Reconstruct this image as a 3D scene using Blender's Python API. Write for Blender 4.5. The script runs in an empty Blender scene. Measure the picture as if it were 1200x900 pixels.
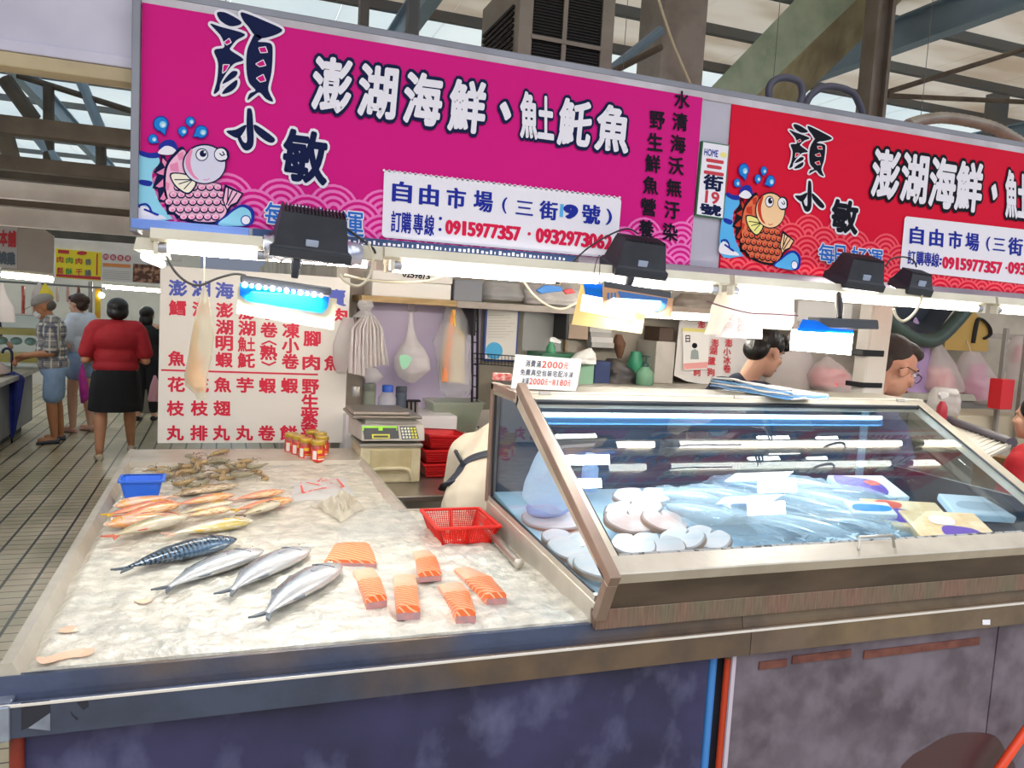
import bpy, bmesh, math, random
from mathutils import Vector, Matrix, noise
random.seed(7)
SC = bpy.context.scene
COL = SC.collection
V = Vector
# ---------------------------------------------------------------- camera
FPX, CX, CY, CAMH = 930.0, 600.0, 450.0, 1.70
_vy = (262.0, 344.0)
_s = 0.0575
_Y = V(((_vy[0]-CX)/FPX, -(_vy[1]-CY)/FPX, -1.0)).normalized()
_p2 = V(((_vy[0]+1000-CX)/FPX, -(_vy[1]+1000*_s-CY)/FPX, -1.0))
_Z = _p2.cross(_Y).normalized()
if _Z.y < 0: _Z = -_Z
_X = _Y.cross(_Z)
RM = Matrix((_X, _Y, _Z))
CAM = V((0, 0, CAMH))
cam = bpy.data.cameras.new('camera'); cam.sensor_width = 36.0; cam.lens = FPX/1200*36.0
cam.clip_start = 0.05; cam.clip_end = 200
camo = bpy.data.objects.new('camera', cam); COL.objects.link(camo)
camo.matrix_world = Matrix.Translation(CAM) @ RM.to_4x4()
SC.camera = camo
# ---------------------------------------------------------------- light and exposure
SC.view_settings.view_transform = 'Standard'
try: SC.view_settings.look = 'None'
except Exception: pass
SC.view_settings.gamma = 1.0
SC.view_settings.use_curve_mapping = False
SC.view_settings.exposure = 0.0
WORLD_UP, WORLD_LOW = 2.6, 0.26
TUBE_E = 15.0
FLOOD_W = 1.4
w = bpy.data.worlds.new('sky'); SC.world = w; w.use_nodes = True
nt = w.node_tree; nt.nodes.clear()
wo = nt.nodes.new('ShaderNodeOutputWorld'); bg = nt.nodes.new('ShaderNodeBackground')
tc = nt.nodes.new('ShaderNodeTexCoord'); sx = nt.nodes.new('ShaderNodeSeparateXYZ'); cr = nt.nodes.new('ShaderNodeValToRGB')
nt.links.new(tc.outputs['Generated'], sx.inputs[0]); nt.links.new(sx.outputs['Z'], cr.inputs[0])
cr.color_ramp.elements[0].position = 0.06; cr.color_ramp.elements[0].color = (WORLD_LOW*.8, WORLD_LOW*.9, WORLD_LOW*1.15, 1)
cr.color_ramp.elements[1].position = 0.42; cr.color_ramp.elements[1].color = (WORLD_UP*.96, WORLD_UP*.98, WORLD_UP*1.03, 1)
nt.links.new(cr.outputs[0], bg.inputs[0]); nt.links.new(bg.outputs[0], wo.inputs[0])

# ---------------------------------------------------------------- photo pixel -> place in the room
def ray(px, py):
    return RM @ V(((px-CX)/FPX, -(py-CY)/FPX, -1.0))
def PZ(px, py, z):
    d = ray(px, py); return CAM + d*((z-CAMH)/d.z)
def PY(px, py, y):
    d = ray(px, py); return CAM + d*(y/d.y)
def PX(px, py, x):
    d = ray(px, py); return CAM + d*(x/d.x)

# ---------------------------------------------------------------- materials
def lin(h):
    h = h.lstrip('#'); o = []
    for i in (0, 2, 4):
        c = int(h[i:i+2], 16)/255
        o.append(c/12.92 if c <= .04045 else ((c+.055)/1.055)**2.4)
    return (*o, 1)
MATS = {}
def mat(name, col, rough=.5, metal=0., var=None, bump=None, trans=0., alpha=1., emit=0., spec=.5, coat=0., transl=0., coords='Object', var2=None):
    """var=(scale, colour2, amount, [stretch xyz]) noise mix; bump=(scale,strength,[stretch])"""
    if name in MATS: return MATS[name]
    m = bpy.data.materials.new(name); m.use_nodes = True; n = m.node_tree.nodes; l = m.node_tree.links
    b = n['Principled BSDF']; c = lin(col) if isinstance(col, str) else col
    b.inputs['Base Color'].default_value = c; b.inputs['Roughness'].default_value = rough; b.inputs['Metallic'].default_value = metal
    b.inputs['Specular IOR Level'].default_value = spec
    if coat: b.inputs['Coat Weight'].default_value = coat; b.inputs['Coat Roughness'].default_value = .08
    if trans: b.inputs['Transmission Weight'].default_value = trans
    if alpha < 1: b.inputs['Alpha'].default_value = alpha
    if emit: b.inputs['Emission Color'].default_value = c; b.inputs['Emission Strength'].default_value = emit
    tc = n.new('ShaderNodeTexCoord')
    def nz(scale, st=None, det=4):
        t = n.new('ShaderNodeTexNoise'); t.inputs['Scale'].default_value = scale; t.inputs['Detail'].default_value = det
        if st:
            mp = n.new('ShaderNodeMapping'); mp.inputs['Scale'].default_value = st
            l.new(tc.outputs[coords], mp.inputs[0]); l.new(mp.outputs[0], t.inputs['Vector'])
        else: l.new(tc.outputs[coords], t.inputs['Vector'])
        return t
    last = None
    for vv in (var, var2):
        if not vv: continue
        t = nz(vv[0], vv[3] if len(vv) > 3 else None, 5)
        r = n.new('ShaderNodeValToRGB'); lo, hi = (vv[4] if len(vv) > 4 else (.4, .65))
        r.color_ramp.elements[0].position = lo; r.color_ramp.elements[1].position = hi
        r.color_ramp.elements[0].color = (0, 0, 0, 1); k = vv[2]; r.color_ramp.elements[1].color = (k, k, k, 1)
        mx = n.new('ShaderNodeMix'); mx.data_type = 'RGBA'
        l.new(t.outputs[0], r.inputs[0]); l.new(r.outputs[0], mx.inputs[0])
        if last is None: mx.inputs[6].default_value = c
        else: l.new(last, mx.inputs[6])
        mx.inputs[7].default_value = lin(vv[1]); last = mx.outputs[2]
    if last is not None: l.new(last, b.inputs['Base Color'])
    if bump:
        t = nz(bump[0], bump[2] if len(bump) > 2 else None)
        bp = n.new('ShaderNodeBump'); bp.inputs['Strength'].default_value = bump[1]; bp.inputs['Distance'].default_value = .01
        l.new(t.outputs[0], bp.inputs['Height']); l.new(bp.outputs[0], b.inputs['Normal'])
    if transl:
        o = n['Material Output']; tr = n.new('ShaderNodeBsdfTranslucent'); ms = n.new('ShaderNodeMixShader')
        tr.inputs[0].default_value = c; ms.inputs[0].default_value = transl
        if last is not None: l.new(last, tr.inputs[0])
        l.new(b.outputs[0], ms.inputs[1]); l.new(tr.outputs[0], ms.inputs[2]); l.new(ms.outputs[0], o.inputs[0])
    MATS[name] = m; return m
def plastic(name, col, clear=.5, rough=.25, bump=None):
    """thin translucent plastic film: part see-through, part milky"""
    if name in MATS: return MATS[name]
    m = bpy.data.materials.new(name); m.use_nodes = True; n = m.node_tree.nodes; l = m.node_tree.links
    b = n['Principled BSDF']; o = n['Material Output']; c = lin(col)
    b.inputs['Base Color'].default_value = c; b.inputs['Roughness'].default_value = rough
    tr = n.new('ShaderNodeBsdfTransparent'); tl = n.new('ShaderNodeBsdfTranslucent'); tl.inputs[0].default_value = c
    m1 = n.new('ShaderNodeMixShader'); m1.inputs[0].default_value = .4
    m2 = n.new('ShaderNodeMixShader'); m2.inputs[0].default_value = clear
    l.new(b.outputs[0], m1.inputs[1]); l.new(tl.outputs[0], m1.inputs[2]); l.new(m1.outputs[0], m2.inputs[1]); l.new(tr.outputs[0], m2.inputs[2])
    l.new(m2.outputs[0], o.inputs[0])
    MATS[name] = m; return m
def glass(name, col='#ffffff', refl=1.0, tint=None):
    """thin pane: fresnel mirror over clear"""
    if name in MATS: return MATS[name]
    m = bpy.data.materials.new(name); m.use_nodes = True; n = m.node_tree.nodes; l = m.node_tree.links
    n.remove(n['Principled BSDF']); o = n['Material Output']
    g = n.new('ShaderNodeBsdfGlossy'); g.inputs['Roughness'].default_value = .015
    t = n.new('ShaderNodeBsdfTransparent'); t.inputs[0].default_value = lin(tint or '#f2f8fa')
    lw = n.new('ShaderNodeLayerWeight'); pw = n.new('ShaderNodeMath'); pw.operation = 'POWER'; pw.inputs[1].default_value = 5.0; l.new(lw.outputs['Facing'], pw.inputs[0])
    f = n.new('ShaderNodeMath'); f.operation = 'MULTIPLY_ADD'; f.inputs[1].default_value = .95; f.inputs[2].default_value = .045; l.new(pw.outputs[0], f.inputs[0])
    mu = n.new('ShaderNodeMath'); mu.operation = 'MULTIPLY'; mu.inputs[1].default_value = refl
    x = n.new('ShaderNodeMixShader')
    l.new(f.outputs[0], mu.inputs[0]); l.new(mu.outputs[0], x.inputs[0]); l.new(t.outputs[0], x.inputs[1]); l.new(g.outputs[0], x.inputs[2]); l.new(x.outputs[0], o.inputs[0])
    MATS[name] = m; return m

# ---------------------------------------------------------------- mesh builder
class MB:
    def __init__(self): self.bm = bmesh.new(); self.mi = 0
    def _merge(self, t):
        for f in t.faces: f.material_index = self.mi
        me = bpy.data.meshes.new('tmp'); t.to_mesh(me); t.free(); self.bm.from_mesh(me); bpy.data.meshes.remove(me)
    def box(self, a, b, bev=0., rot=None, seg=2):
        a = V(a); b = V(b); c = (a+b)/2; d = V((abs(b.x-a.x), abs(b.y-a.y), abs(b.z-a.z)))
        t = bmesh.new(); bmesh.ops.create_cube(t, size=1.0)
        for v in t.verts: v.co = V((v.co.x*d.x, v.co.y*d.y, v.co.z*d.z))
        if bev: bmesh.ops.bevel(t, geom=t.edges[:], offset=min(bev, min(d)*.45), segments=seg, affect='EDGES', profile=.5)
        R = rot if rot is not None else Matrix.Identity(3)
        for v in t.verts: v.co = R @ v.co + c
        self._merge(t); return self
    def prism(self, pts, vec, bev=0.):
        t = bmesh.new(); vec = V(vec)
        v0 = [t.verts.new(V(p)) for p in pts]; v1 = [t.verts.new(V(p)+vec) for p in pts]
        n = len(pts)
        t.faces.new(v0[::-1]); t.faces.new(v1)
        for i in range(n): t.faces.new((v0[i], v0[(i+1) % n], v1[(i+1) % n], v1[i]))
        bmesh.ops.recalc_face_normals(t, faces=t.faces[:])
        if bev: bmesh.ops.bevel(t, geom=t.edges[:], offset=bev, segments=1, affect='EDGES')
        self._merge(t); return self
    def loft(self, rings, closed=True, caps=True):
        bm = self.bm; vs = [[bm.verts.new(V(p)) for p in r] for r in rings]; n = len(vs[0])
        for i in range(len(vs)-1):
            for j in range(n if closed else n-1):
                f = bm.faces.new((vs[i][j], vs[i][(j+1) % n], vs[i+1][(j+1) % n], vs[i+1][j])); f.material_index = self.mi
        if caps and closed:
            for r in (vs[0][::-1], vs[-1]):
                try: f = bm.faces.new(r); f.material_index = self.mi
                except ValueError: pass
        return self
    def tube(self, pts, r, n=8, closed=False, flat=1.0):
        pts = [V(p) for p in pts]; m = len(pts); rings = []; up = V((0, 0, 1))
        for i, p in enumerate(pts):
            if closed: t = (pts[(i+1) % m]-pts[i-1])
            else: t = pts[min(i+1, m-1)]-pts[max(i-1, 0)]
            t = t.normalized() if t.length > 1e-9 else V((0, 0, 1))
            if abs(t.dot(up)) > .95: up = V((1, 0, 0)) if abs(t.x) < .9 else V((0, 1, 0))
            s = t.cross(up).normalized(); u = s.cross(t).normalized(); up = u
            rr = r[i] if isinstance(r, (list, tuple)) else r
            rings.append([p+s*math.cos(a)*rr+u*math.sin(a)*rr*flat for a in [2*math.pi*k/n for k in range(n)]])
        if closed: rings.append(rings[0])
        return self.loft(rings, True, not closed)
    def lathe(self, prof, c, n=20, axis=None):
        c = V(c); ax = V(axis).normalized() if axis is not None else V((0, 0, 1))
        q = V((0, 0, 1)).rotation_difference(ax)
        return self.loft([[c+q @ V((r*math.cos(2*math.pi*k/n), r*math.sin(2*math.pi*k/n), z)) for k in range(n)] for r, z in prof])
    def ell(self, c, r, rot=None, u=16, v=10):
        c = V(c); r = (r, r, r) if isinstance(r, (int, float)) else r
        t = bmesh.new(); bmesh.ops.create_uvsphere(t, u_segments=u, v_segments=v, radius=1.0)
        R = rot if rot is not None else Matrix.Identity(3)
        for q in t.verts: q.co = R @ V((q.co.x*r[0], q.co.y*r[1], q.co.z*r[2])) + c
        self._merge(t); return self
    def cap(self, p0, r0, p1, r1, n=12):
        p0 = V(p0); p1 = V(p1); d = p1-p0; q = V((0, 0, 1)).rotation_difference(d.normalized()).to_matrix()
        self.ell(p0, r0, q, n, 8); self.ell(p1, r1, q, n, 8)
        self.loft([[p0+q @ V((r0*math.cos(2*math.pi*k/n), r0*math.sin(2*math.pi*k/n), 0)) for k in range(n)],
                   [p1+q @ V((r1*math.cos(2*math.pi*k/n), r1*math.sin(2*math.pi*k/n), 0)) for k in range(n)]])
        return self
    def face(self, pts):
        f = self.bm.faces.new([self.bm.verts.new(V(p)) for p in pts]); f.material_index = self.mi; return self
    def grid(self, fn, nu, nv):
        vs = [[self.bm.verts.new(V(fn(i/nu, j/nv))) for j in range(nv+1)] for i in range(nu+1)]
        for i in range(nu):
            for j in range(nv):
                f = self.bm.faces.new((vs[i][j], vs[i+1][j], vs[i+1][j+1], vs[i][j+1])); f.material_index = self.mi
        return self
    def build(self, name, mats, parent=None, smooth=False, local=False):
        me = bpy.data.meshes.new(name)
        bm = self.bm
        bmesh.ops.recalc_face_normals(bm, faces=bm.faces[:]) if smooth else None
        if parent is not None and not local:
            off = wloc(parent)
            for v in bm.verts: v.co -= off
        bm.to_mesh(me); bm.free()
        if smooth:
            for p in me.polygons: p.use_smooth = True
            try: me.set_sharp_from_angle(angle=math.radians(50))
            except Exception: pass
        for m in (mats if isinstance(mats, (list, tuple)) else [mats]): me.materials.append(m)
        o = bpy.data.objects.new(name, me); COL.objects.link(o)
        if parent is not None: o.parent = parent
        return o
def wloc(o):
    l = V((0, 0, 0))
    while o is not None: l = l + o.location; o = o.parent
    return l
def thing(name, label, cat, loc=(0, 0, 0), group=None):
    o = bpy.data.objects.new(name, None); COL.objects.link(o); o.location = V(loc); o.empty_display_size = .05
    return tag(o, label, cat, group)
def tag(o, label, cat, group=None, kind=None):
    o['label'] = label; o['category'] = cat
    if group: o['group'] = group
    if kind: o['kind'] = kind
    return o
def struct(o, label, cat='structure'):
    o['kind'] = 'structure'; o['label'] = label; o['category'] = cat; return o
def dup(root, loc, rot=None, label=None, scale=None):
    r = root.copy(); COL.objects.link(r); r.location = V(loc)
    if rot is not None: r.rotation_euler = rot
    if scale: r.scale = (scale,)*3 if isinstance(scale, (int, float)) else scale
    if label: r['label'] = label
    for ch in list(root.children):
        c = ch.copy(); COL.objects.link(c); c.parent = r
        for g in list(ch.children):
            d = g.copy(); COL.objects.link(d); d.parent = c
    return r

# ---------------------------------------------------------------- flat artwork: printed signs, labels, papers
_G = {}
def glyph(s):
    if s in _G: return _G[s]
    c = bpy.data.curves.new('t', 'FONT'); c.body = s; c.resolution_u = 3
    o = bpy.data.objects.new('t', c); me = o.to_mesh()
    vs = [(v.co.x, v.co.y) for v in me.vertices]; fs = [tuple(p.vertices) for p in me.polygons]
    cnt = {}
    for f in fs:
        for i in range(len(f)):
            k = tuple(sorted((f[i], f[(i+1) % len(f)]))); cnt[k] = cnt.get(k, 0)+1
    es = [k for k, n in cnt.items() if n == 1]
    o.to_mesh_clear(); bpy.data.objects.remove(o); bpy.data.curves.remove(c)
    _G[s] = (vs, fs, es); return _G[s]
class Art:
    """flat printed shapes; mp maps (u,v) to a point on the sheet, nrm points out of the sheet"""
    def __init__(self, mp, nrm, step=.0006): self.mp = mp; self.n = V(nrm).normalized(); self.st = step; self.b = MB(); self.mats = []
    def _m(self, m):
        if m not in self.mats: self.mats.append(m)
        self.b.mi = self.mats.index(m)
    def P(self, p, ly): return V(self.mp(*p)) + self.n*(self.st*ly + self.k*6e-6)
    k = 0
    def nk(self): self.k = (self.k+1) % 61
    def poly(self, pts, m, ly=1):
        self._m(m); q = [pts[0]]
        for p in pts[1:]:
            if (p[0]-q[-1][0])**2+(p[1]-q[-1][1])**2 > 1e-14: q.append(p)
        if len(q) > 2: self.b.face([self.P(p, ly) for p in q])
        return self
    def circ(self, c, r, m, ly=1, n=20, ry=None):
        ry = ry or r
        return self.poly([(c[0]+r*math.cos(2*math.pi*k/n), c[1]+ry*math.sin(2*math.pi*k/n)) for k in range(n)], m, ly)
    def line(self, pts, wd, m, ly=1, closed=False, join=True):
        n = len(pts)
        for i in range(n if closed else n-1):
            a = V((*pts[i], 0)); b = V((*pts[(i+1) % n], 0)); d = b-a
            if d.length < 1e-9: continue
            s = V((-d.y, d.x, 0)).normalized()*(wd/2)
            self.nk(); self.poly([(a+s).xy, (b+s).xy, (b-s).xy, (a-s).xy], m, ly)
        if join:
            for p in pts: self.nk(); self.circ(p, wd/2, m, ly, 8)
        self.k = 0; return self
    def rect(self, x0, y0, x1, y1, m, ly=1): return self.poly([(x0, y0), (x1, y0), (x1, y1), (x0, y1)], m, ly)
    def text(self, s, quad, m, ly=2, bold=0., bx=1., full=False):
        """quad: (tl, tr, br, bl); bold in em"""
        vs, fs, es = glyph(s)
        if not vs: return self
        x0 = min(v[0] for v in vs); x1 = max(v[0] for v in vs); y0 = min(v[1] for v in vs); y1 = max(v[1] for v in vs)
        if full: y0, y1 = -.12, .84
        tl, tr, br, bl = [V(q) for q in quad]
        dx = (x1-x0) or 1; dy = (y1-y0) or 1
        def mpp(x, y):
            u = (x-x0)/dx; v = (y-y0)/dy
            a = tl.lerp(tr, u); b = bl.lerp(br, u); return b.lerp(a, v)
        self._m(m); b = self.b.bm
        bv = [b.verts.new(self.P(mpp(*v), ly)) for v in vs]
        for f in fs:
            try: q = b.faces.new([bv[i] for i in f]); q.material_index = self.b.mi
            except ValueError: pass
        if bold:
            for i, j in es:
                ax, ay = vs[i]; cx, cy = vs[j]; L = math.hypot(cx-ax, cy-ay)
                if L < 1e-6: continue
                self.nk(); nx, ny = -(cy-ay)/L*bold*bx, (cx-ax)/L*bold
                b_ = [(ax+nx, ay+ny), (cx+nx, cy+ny), (cx-nx, cy-ny), (ax-nx, ay-ny)]
                f = b.faces.new([b.verts.new(self.P(mpp(*p), ly)) for p in b_]); f.material_index = self.b.mi
            for i in {k for e in es for k in e}:
                self.nk(); x, y = vs[i]
                f = b.faces.new([b.verts.new(self.P(mpp(x+bold*bx*math.cos(t), y+bold*math.sin(t)), ly)) for t in (0, 1.05, 2.1, 3.14, 4.19, 5.24)]); f.material_index = self.b.mi
            self.k = 0
        return self
    def build(self, name, parent):
        return self.b.build(name, self.mats, parent)
def q4(cx, cy, w, h, sk=0., rot=0.):
    """a quad about a centre in image-like axes (y down)"""
    c, s = math.cos(rot), math.sin(rot); out = []
    for x, y in ((-w/2, -h/2), (w/2, -h/2), (w/2, h/2), (-w/2, h/2)):
        y2 = y+x*sk; out.append((cx+x*c-y2*s, cy+x*s+y2*c))
    return out
def bez(pts, n=6):
    """closed smooth loop through points"""
    out = []; m = len(pts)
    for i in range(m):
        p0, p1, p2, p3 = [V((*pts[(i+k) % m], 0)) for k in (-1, 0, 1, 2)]
        for t in [j/n for j in range(n)]:
            q = .5*((2*p1)+(p2-p0)*t+(2*p0-5*p1+4*p2-p3)*t*t+(3*p1-p0-3*p2+p3)*t**3); out.append((q.x, q.y))
    return out
def cr3(pts, n=6):
    """open smooth path in 3D"""
    pts = [V(p) for p in pts]; out = []; m = len(pts)
    for i in range(m-1):
        p0 = pts[max(i-1, 0)]; p1 = pts[i]; p2 = pts[i+1]; p3 = pts[min(i+2, m-1)]
        for j in range(n):
            t = j/n; out.append(.5*((2*p1)+(p2-p0)*t+(2*p0-5*p1+4*p2-p3)*t*t+(3*p1-p0-3*p2+p3)*t**3))
    out.append(pts[-1]); return out
# ================================================================ SETTING
TZ = .92                                   # height of the ice on the table
# ---- floor of long tiles
def floor_mat():
    m = bpy.data.materials.new('floor_tiles'); m.use_nodes = True; n = m.node_tree.nodes; l = m.node_tree.links; b = n['Principled BSDF']
    tc = n.new('ShaderNodeTexCoord'); mp = n.new('ShaderNodeMapping'); l.new(tc.outputs['Object'], mp.inputs[0])
    mp.inputs['Location'].default_value = (.97+.006, 0, 0)
    br = n.new('ShaderNodeTexBrick'); l.new(mp.outputs[0], br.inputs[0])
    br.offset = 0; br.inputs['Scale'].default_value = 1; br.inputs['Mortar Size'].default_value = .0045; br.inputs['Mortar Smooth'].default_value = .1
    br.inputs['Brick Width'].default_value = .1565; br.inputs['Row Height'].default_value = .1; br.inputs['Bias'].default_value = -.2
    br.inputs['Color1'].default_value = lin('#c6bca2'); br.inputs['Color2'].default_value = lin('#d9c4ac'); br.inputs['Mortar'].default_value = lin('#3a342c')
    # the long joints are wider
    sp = n.new('ShaderNodeSeparateXYZ'); l.new(mp.outputs[0], sp.inputs[0])
    md = n.new('ShaderNodeMath'); md.operation = 'PINGPONG'; md.inputs[1].default_value = .1565/2; l.new(sp.outputs['X'], md.inputs[0])
    ls = n.new('ShaderNodeMath'); ls.operation = 'LESS_THAN'; ls.inputs[1].default_value = .0085; l.new(md.outputs[0], ls.inputs[0])
    mx = n.new('ShaderNodeMix'); mx.data_type = 'RGBA'; l.new(ls.outputs[0], mx.inputs[0]); l.new(br.outputs['Color'], mx.inputs[6]); mx.inputs[7].default_value = lin('#2c2823')
    nz = n.new('ShaderNodeTexNoise'); nz.inputs['Scale'].default_value = 1.6; nz.inputs['Detail'].default_value = 4; l.new(tc.outputs['Object'], nz.inputs['Vector'])
    rp = n.new('ShaderNodeValToRGB'); rp.color_ramp.elements[0].position = .35; rp.color_ramp.elements[1].position = .7
    rp.color_ramp.elements[0].color = lin('#b5b7a0'); rp.color_ramp.elements[1].color = lin('#ffffff'); l.new(nz.outputs[0], rp.inputs[0])
    m2 = n.new('ShaderNodeMix'); m2.data_type = 'RGBA'; m2.blend_type = 'MULTIPLY'; m2.inputs[0].default_value = .8
    l.new(mx.outputs[2], m2.inputs[6]); l.new(rp.outputs[0], m2.inputs[7]); l.new(m2.outputs[2], b.inputs['Base Color'])
    b.inputs['Roughness'].default_value = .32
    bp = n.new('ShaderNodeBump'); bp.inputs['Strength'].default_value = .5; bp.inputs['Distance'].default_value = .004; bp.invert = True
    l.new(ls.outputs[0], bp.inputs['Height']); l.new(bp.outputs[0], b.inputs['Normal'])
    return m
b = MB(); b.box((-9, -4, -.1), (12, 32, 0)); struct(b.build('floor', floor_mat()), 'beige tiled market floor of the aisle', 'floor')

# ---- roof over the market
M_SHEET = mat('roof_sheet', '#e0dcd4', .6, var=(.6, '#b9a892', .6, (1, 3, 1), (.45, .7)), transl=.55)
M_SKYL = mat('roof_skylight', '#e2e6e4', .5, var=(.3, '#cbd6da', .7), transl=.72)
M_STEEL = mat('roof_steel', '#6d7378', .6, .1, var=(3, '#7d7468', .6))
M_BLUE = mat('blue_steel', '#8ba3b6', .5, .1, var=(2, '#6f889b', .6))
RZ = 4.5
b = MB()
for i in range(-10, 14):
    x0 = i*1.0; b.mi = 0; b.box((x0+.004, .4, RZ), (x0+.996, 7.7, RZ+.012)); b.mi = 1; b.box((x0+.004, 7.71, RZ), (x0+.996, 34, RZ+.012))
roof = struct(b.build('ceiling', [M_SHEET, M_SKYL]), 'market roof of pale translucent sheets on steel purlins', 'ceiling')
y = 2.0
while y < 26:
    p = MB().box((-10, y-.035, RZ-.09), (14, y+.035, RZ-.002)).build('purlin', M_STEEL, roof); y += .95 if y < 12 else 1.8
for x in (-6.2, -2.35, 1.5, 5.35, 9.2):
    bb = MB(); bb.box((x-.06, .4, RZ-.42), (x+.06, 28, RZ-.40)); bb.box((x-.06, .4, RZ-.17), (x+.06, 28, RZ-.15)); bb.box((x-.012, .4, RZ-.41), (x+.012, 28, RZ-.16))
    bb.build('rafter', M_BLUE, roof)
# ---- columns and beams above the stall
M_CONC = mat('column_concrete', '#aaa39c', .8, var=(4, '#8a837b', .8), bump=(30, .2))
a = PY(772, 95, 5.05); c = PY(823, 97, 5.05)
struct(MB().box((a.x, 5.05, 0), (c.x, 5.4, RZ), .008).build('column_concrete', M_CONC), 'grey square column rising behind the pink sign', 'column')
a = PY(1017, 140, 5.0); c = PY(1037, 143, 5.0)
bb = MB(); w_ = c.x-a.x
bb.box((a.x, 5.0, 0), (a.x+.012, 5.14, RZ)); bb.box((c.x-.012, 5.0, 0), (c.x, 5.14, RZ)); bb.box((a.x, 5.06, 0), (c.x, 5.075, RZ)); bb.box((a.x+.012, 5.0, 0), (a.x+.03, 5.012, RZ)); bb.box((c.x-.03, 5.0, 0), (c.x-.012, 5.012, RZ))
struct(bb.build('column_steel', mat('post_steel', '#96908a', .6, .1, var=(5, '#85796c', .7))), 'grey steel channel post behind the red sign', 'column')
for nm, px0, px1, Y_ in (('column_post', 874, 897, 7.4), ('column_post', 1172, 1192, 7.0), ('column_post', 478, 491, 5.6), ('column_post', 421, 432, 5.9)):
    a = PY(px0, 40, Y_); c = PY(px1, 40, Y_)
    struct(MB().box((a.x, Y_, 2.2), (c.x, Y_+.1, RZ), .005).build(nm, M_STEEL), 'grey steel post under the market roof', 'column')
# sloping concrete beam, green side face and yellowed underside
M_GREEN = mat('green_concrete', '#b5c8b0', .8, var=(5, '#94ab92', .9), bump=(40, .15), var2=(14, '#b7c3ac', .5))
M_YELL = mat('yellow_concrete', '#b5ad8c', .8, var=(5, '#948a68', .9), bump=(40, .15), var2=(2, '#7a6c55', .7))
Yb = 5.3
p0 = PY(826, 110, Yb); p1 = PY(880, 118, Yb); q0 = PY(960, -30, Yb); q1 = PY(1035, -30, Yb)
e0 = (q0-p0)*1.1; e1 = (q1-p1)*1.1
back0 = V((.02, .5, -.06))
bb = MB(); A, B_, C_, D = p0-e0*.3, p1-e1*.3, p1+e1*1.2, p0+e0*1.2
u0 = V((.46, .22, -.02))
def q_(p): return p+u0
bb.mi = 0; bb.face([A, D, C_, B_]); bb.mi = 1; bb.face([B_, C_, q_(C_), q_(B_)]); bb.mi = 0; bb.face([q_(A), q_(B_), q_(C_), q_(D)]); bb.face([A, q_(A), q_(D), D]); bb.face([A, B_, q_(B_), q_(A)]); bb.face([D, q_(D), q_(C_), C_])
struct(bb.build('beam_sloping', [M_GREEN, M_YELL]), 'sloping green painted concrete beam above the red sign', 'beam')
# thin bracing rods and blue members near the roof
def rod(name, pts, r, m, label):
    return struct(MB().tube(pts, r, 8).build(name, m), label, 'brace')
M_BROWN = mat('brown_steel', '#6e6254', .7, var=(6, '#4b4038', .8))
rod('beam_brace', [PY(1040, 108, 5.2), PY(1200, 58, 5.6)], .022, M_BROWN, 'thin brown steel brace rising to the right under the roof')
rod('beam_tie', [PY(1040, 112, 5.0), PY(1210, 120, 5.0)], .02, M_BROWN, 'thin level brown tie rod under the roof')
rod('beam_diagonal', [PY(716, 82, 4.6), PY(775, 35, 4.6)], .03, M_BLUE, 'short blue diagonal strut beside the concrete column')
rod('beam_strut', [PY(720, 83, 4.5), PY(775, 55, 4.5)], .02, M_BROWN, 'short brown strut beside the concrete column')
# ---- aisle header at the left of the sign and the beams behind it
M_LAV = mat('lavender_paint', '#d0ccdd', .55, var=(2, '#a9a6b8', .7))
M_TRIM = mat('cream_trim', '#b7a684', .6, var=(4, '#8f8064', .7))
YH = 2.6
zt = PY(80, 80, YH).z; zl = PY(80, 70, YH).z; xr = PY(164, 90, YH).x
bb = MB().box((-1.6, YH, zl), (xr, YH+.05, 2.75))
hd = struct(bb.build('wall_header', M_LAV), 'lavender panel above the aisle opening', 'wall')
MB().box((-1.6, YH-.012, zl-.002), (xr-.003, YH+.06, zl+.028), .004).build('panel_lip', M_LAV, hd)
struct(MB().box((-1.6, YH-.01, zt-.02), (xr, YH+.07, zl-.003), .004).build('trim_1', M_TRIM), 'cream trim strip along the aisle header', 'trim')
M_DK = mat('dark_beam', '#4a443d', .75, var=(5, '#5d564c', .8)); M_TAN = mat('tan_beam', '#6b6153', .75, var=(5, '#51493f', .8))
M_PALE = mat('pale_beam', '#f0e9e3', .6, var=(3, '#d5cbc2', .7)); M_PB = mat('brown_strip', '#5f5247', .7)
def hbeam(nm, y0, y1, Y, m, label, xa=-6, xb=None, d=.12):
    z1 = PY(80, y0, Y).z; z0 = PY(80, y1, Y).z
    xb = xb if xb is not None else PY(160, 150, Y).x + .6
    return struct(MB().box((xa, Y, z0), (xb, Y+d, z1), .006).build(nm, m), label, 'beam')
hbeam('beam_slat', 143, 164, 5.6, M_TAN, 'upper dark brown beam across the aisle opening')
hbeam('beam_slat', 189, 205, 5.8, M_TAN, 'lower dark brown beam across the aisle opening')
hbeam('beam_dark', 207, 216, 6.6, M_DK, 'narrow dark beam over the pale aisle lintel')
hbeam('beam_pale', 214, 238, 7.0, M_PALE, 'upper pale lintel across the aisle')
hbeam('beam_dark', 237, 247, 7.4, M_PB, 'brown strip between the two pale lintels')
hbeam('beam_pale', 246, 270, 7.8, M_PALE, 'lower pale lintel across the aisle')
hbeam('beam_dark', 271, 284, 12.6, M_DK, 'dark beam over the far stall signs', d=.2)
hbeam('beam_pale', 280, 297, 12.4, M_PALE, 'pale rail over the far stall signs', d=.1)
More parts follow.
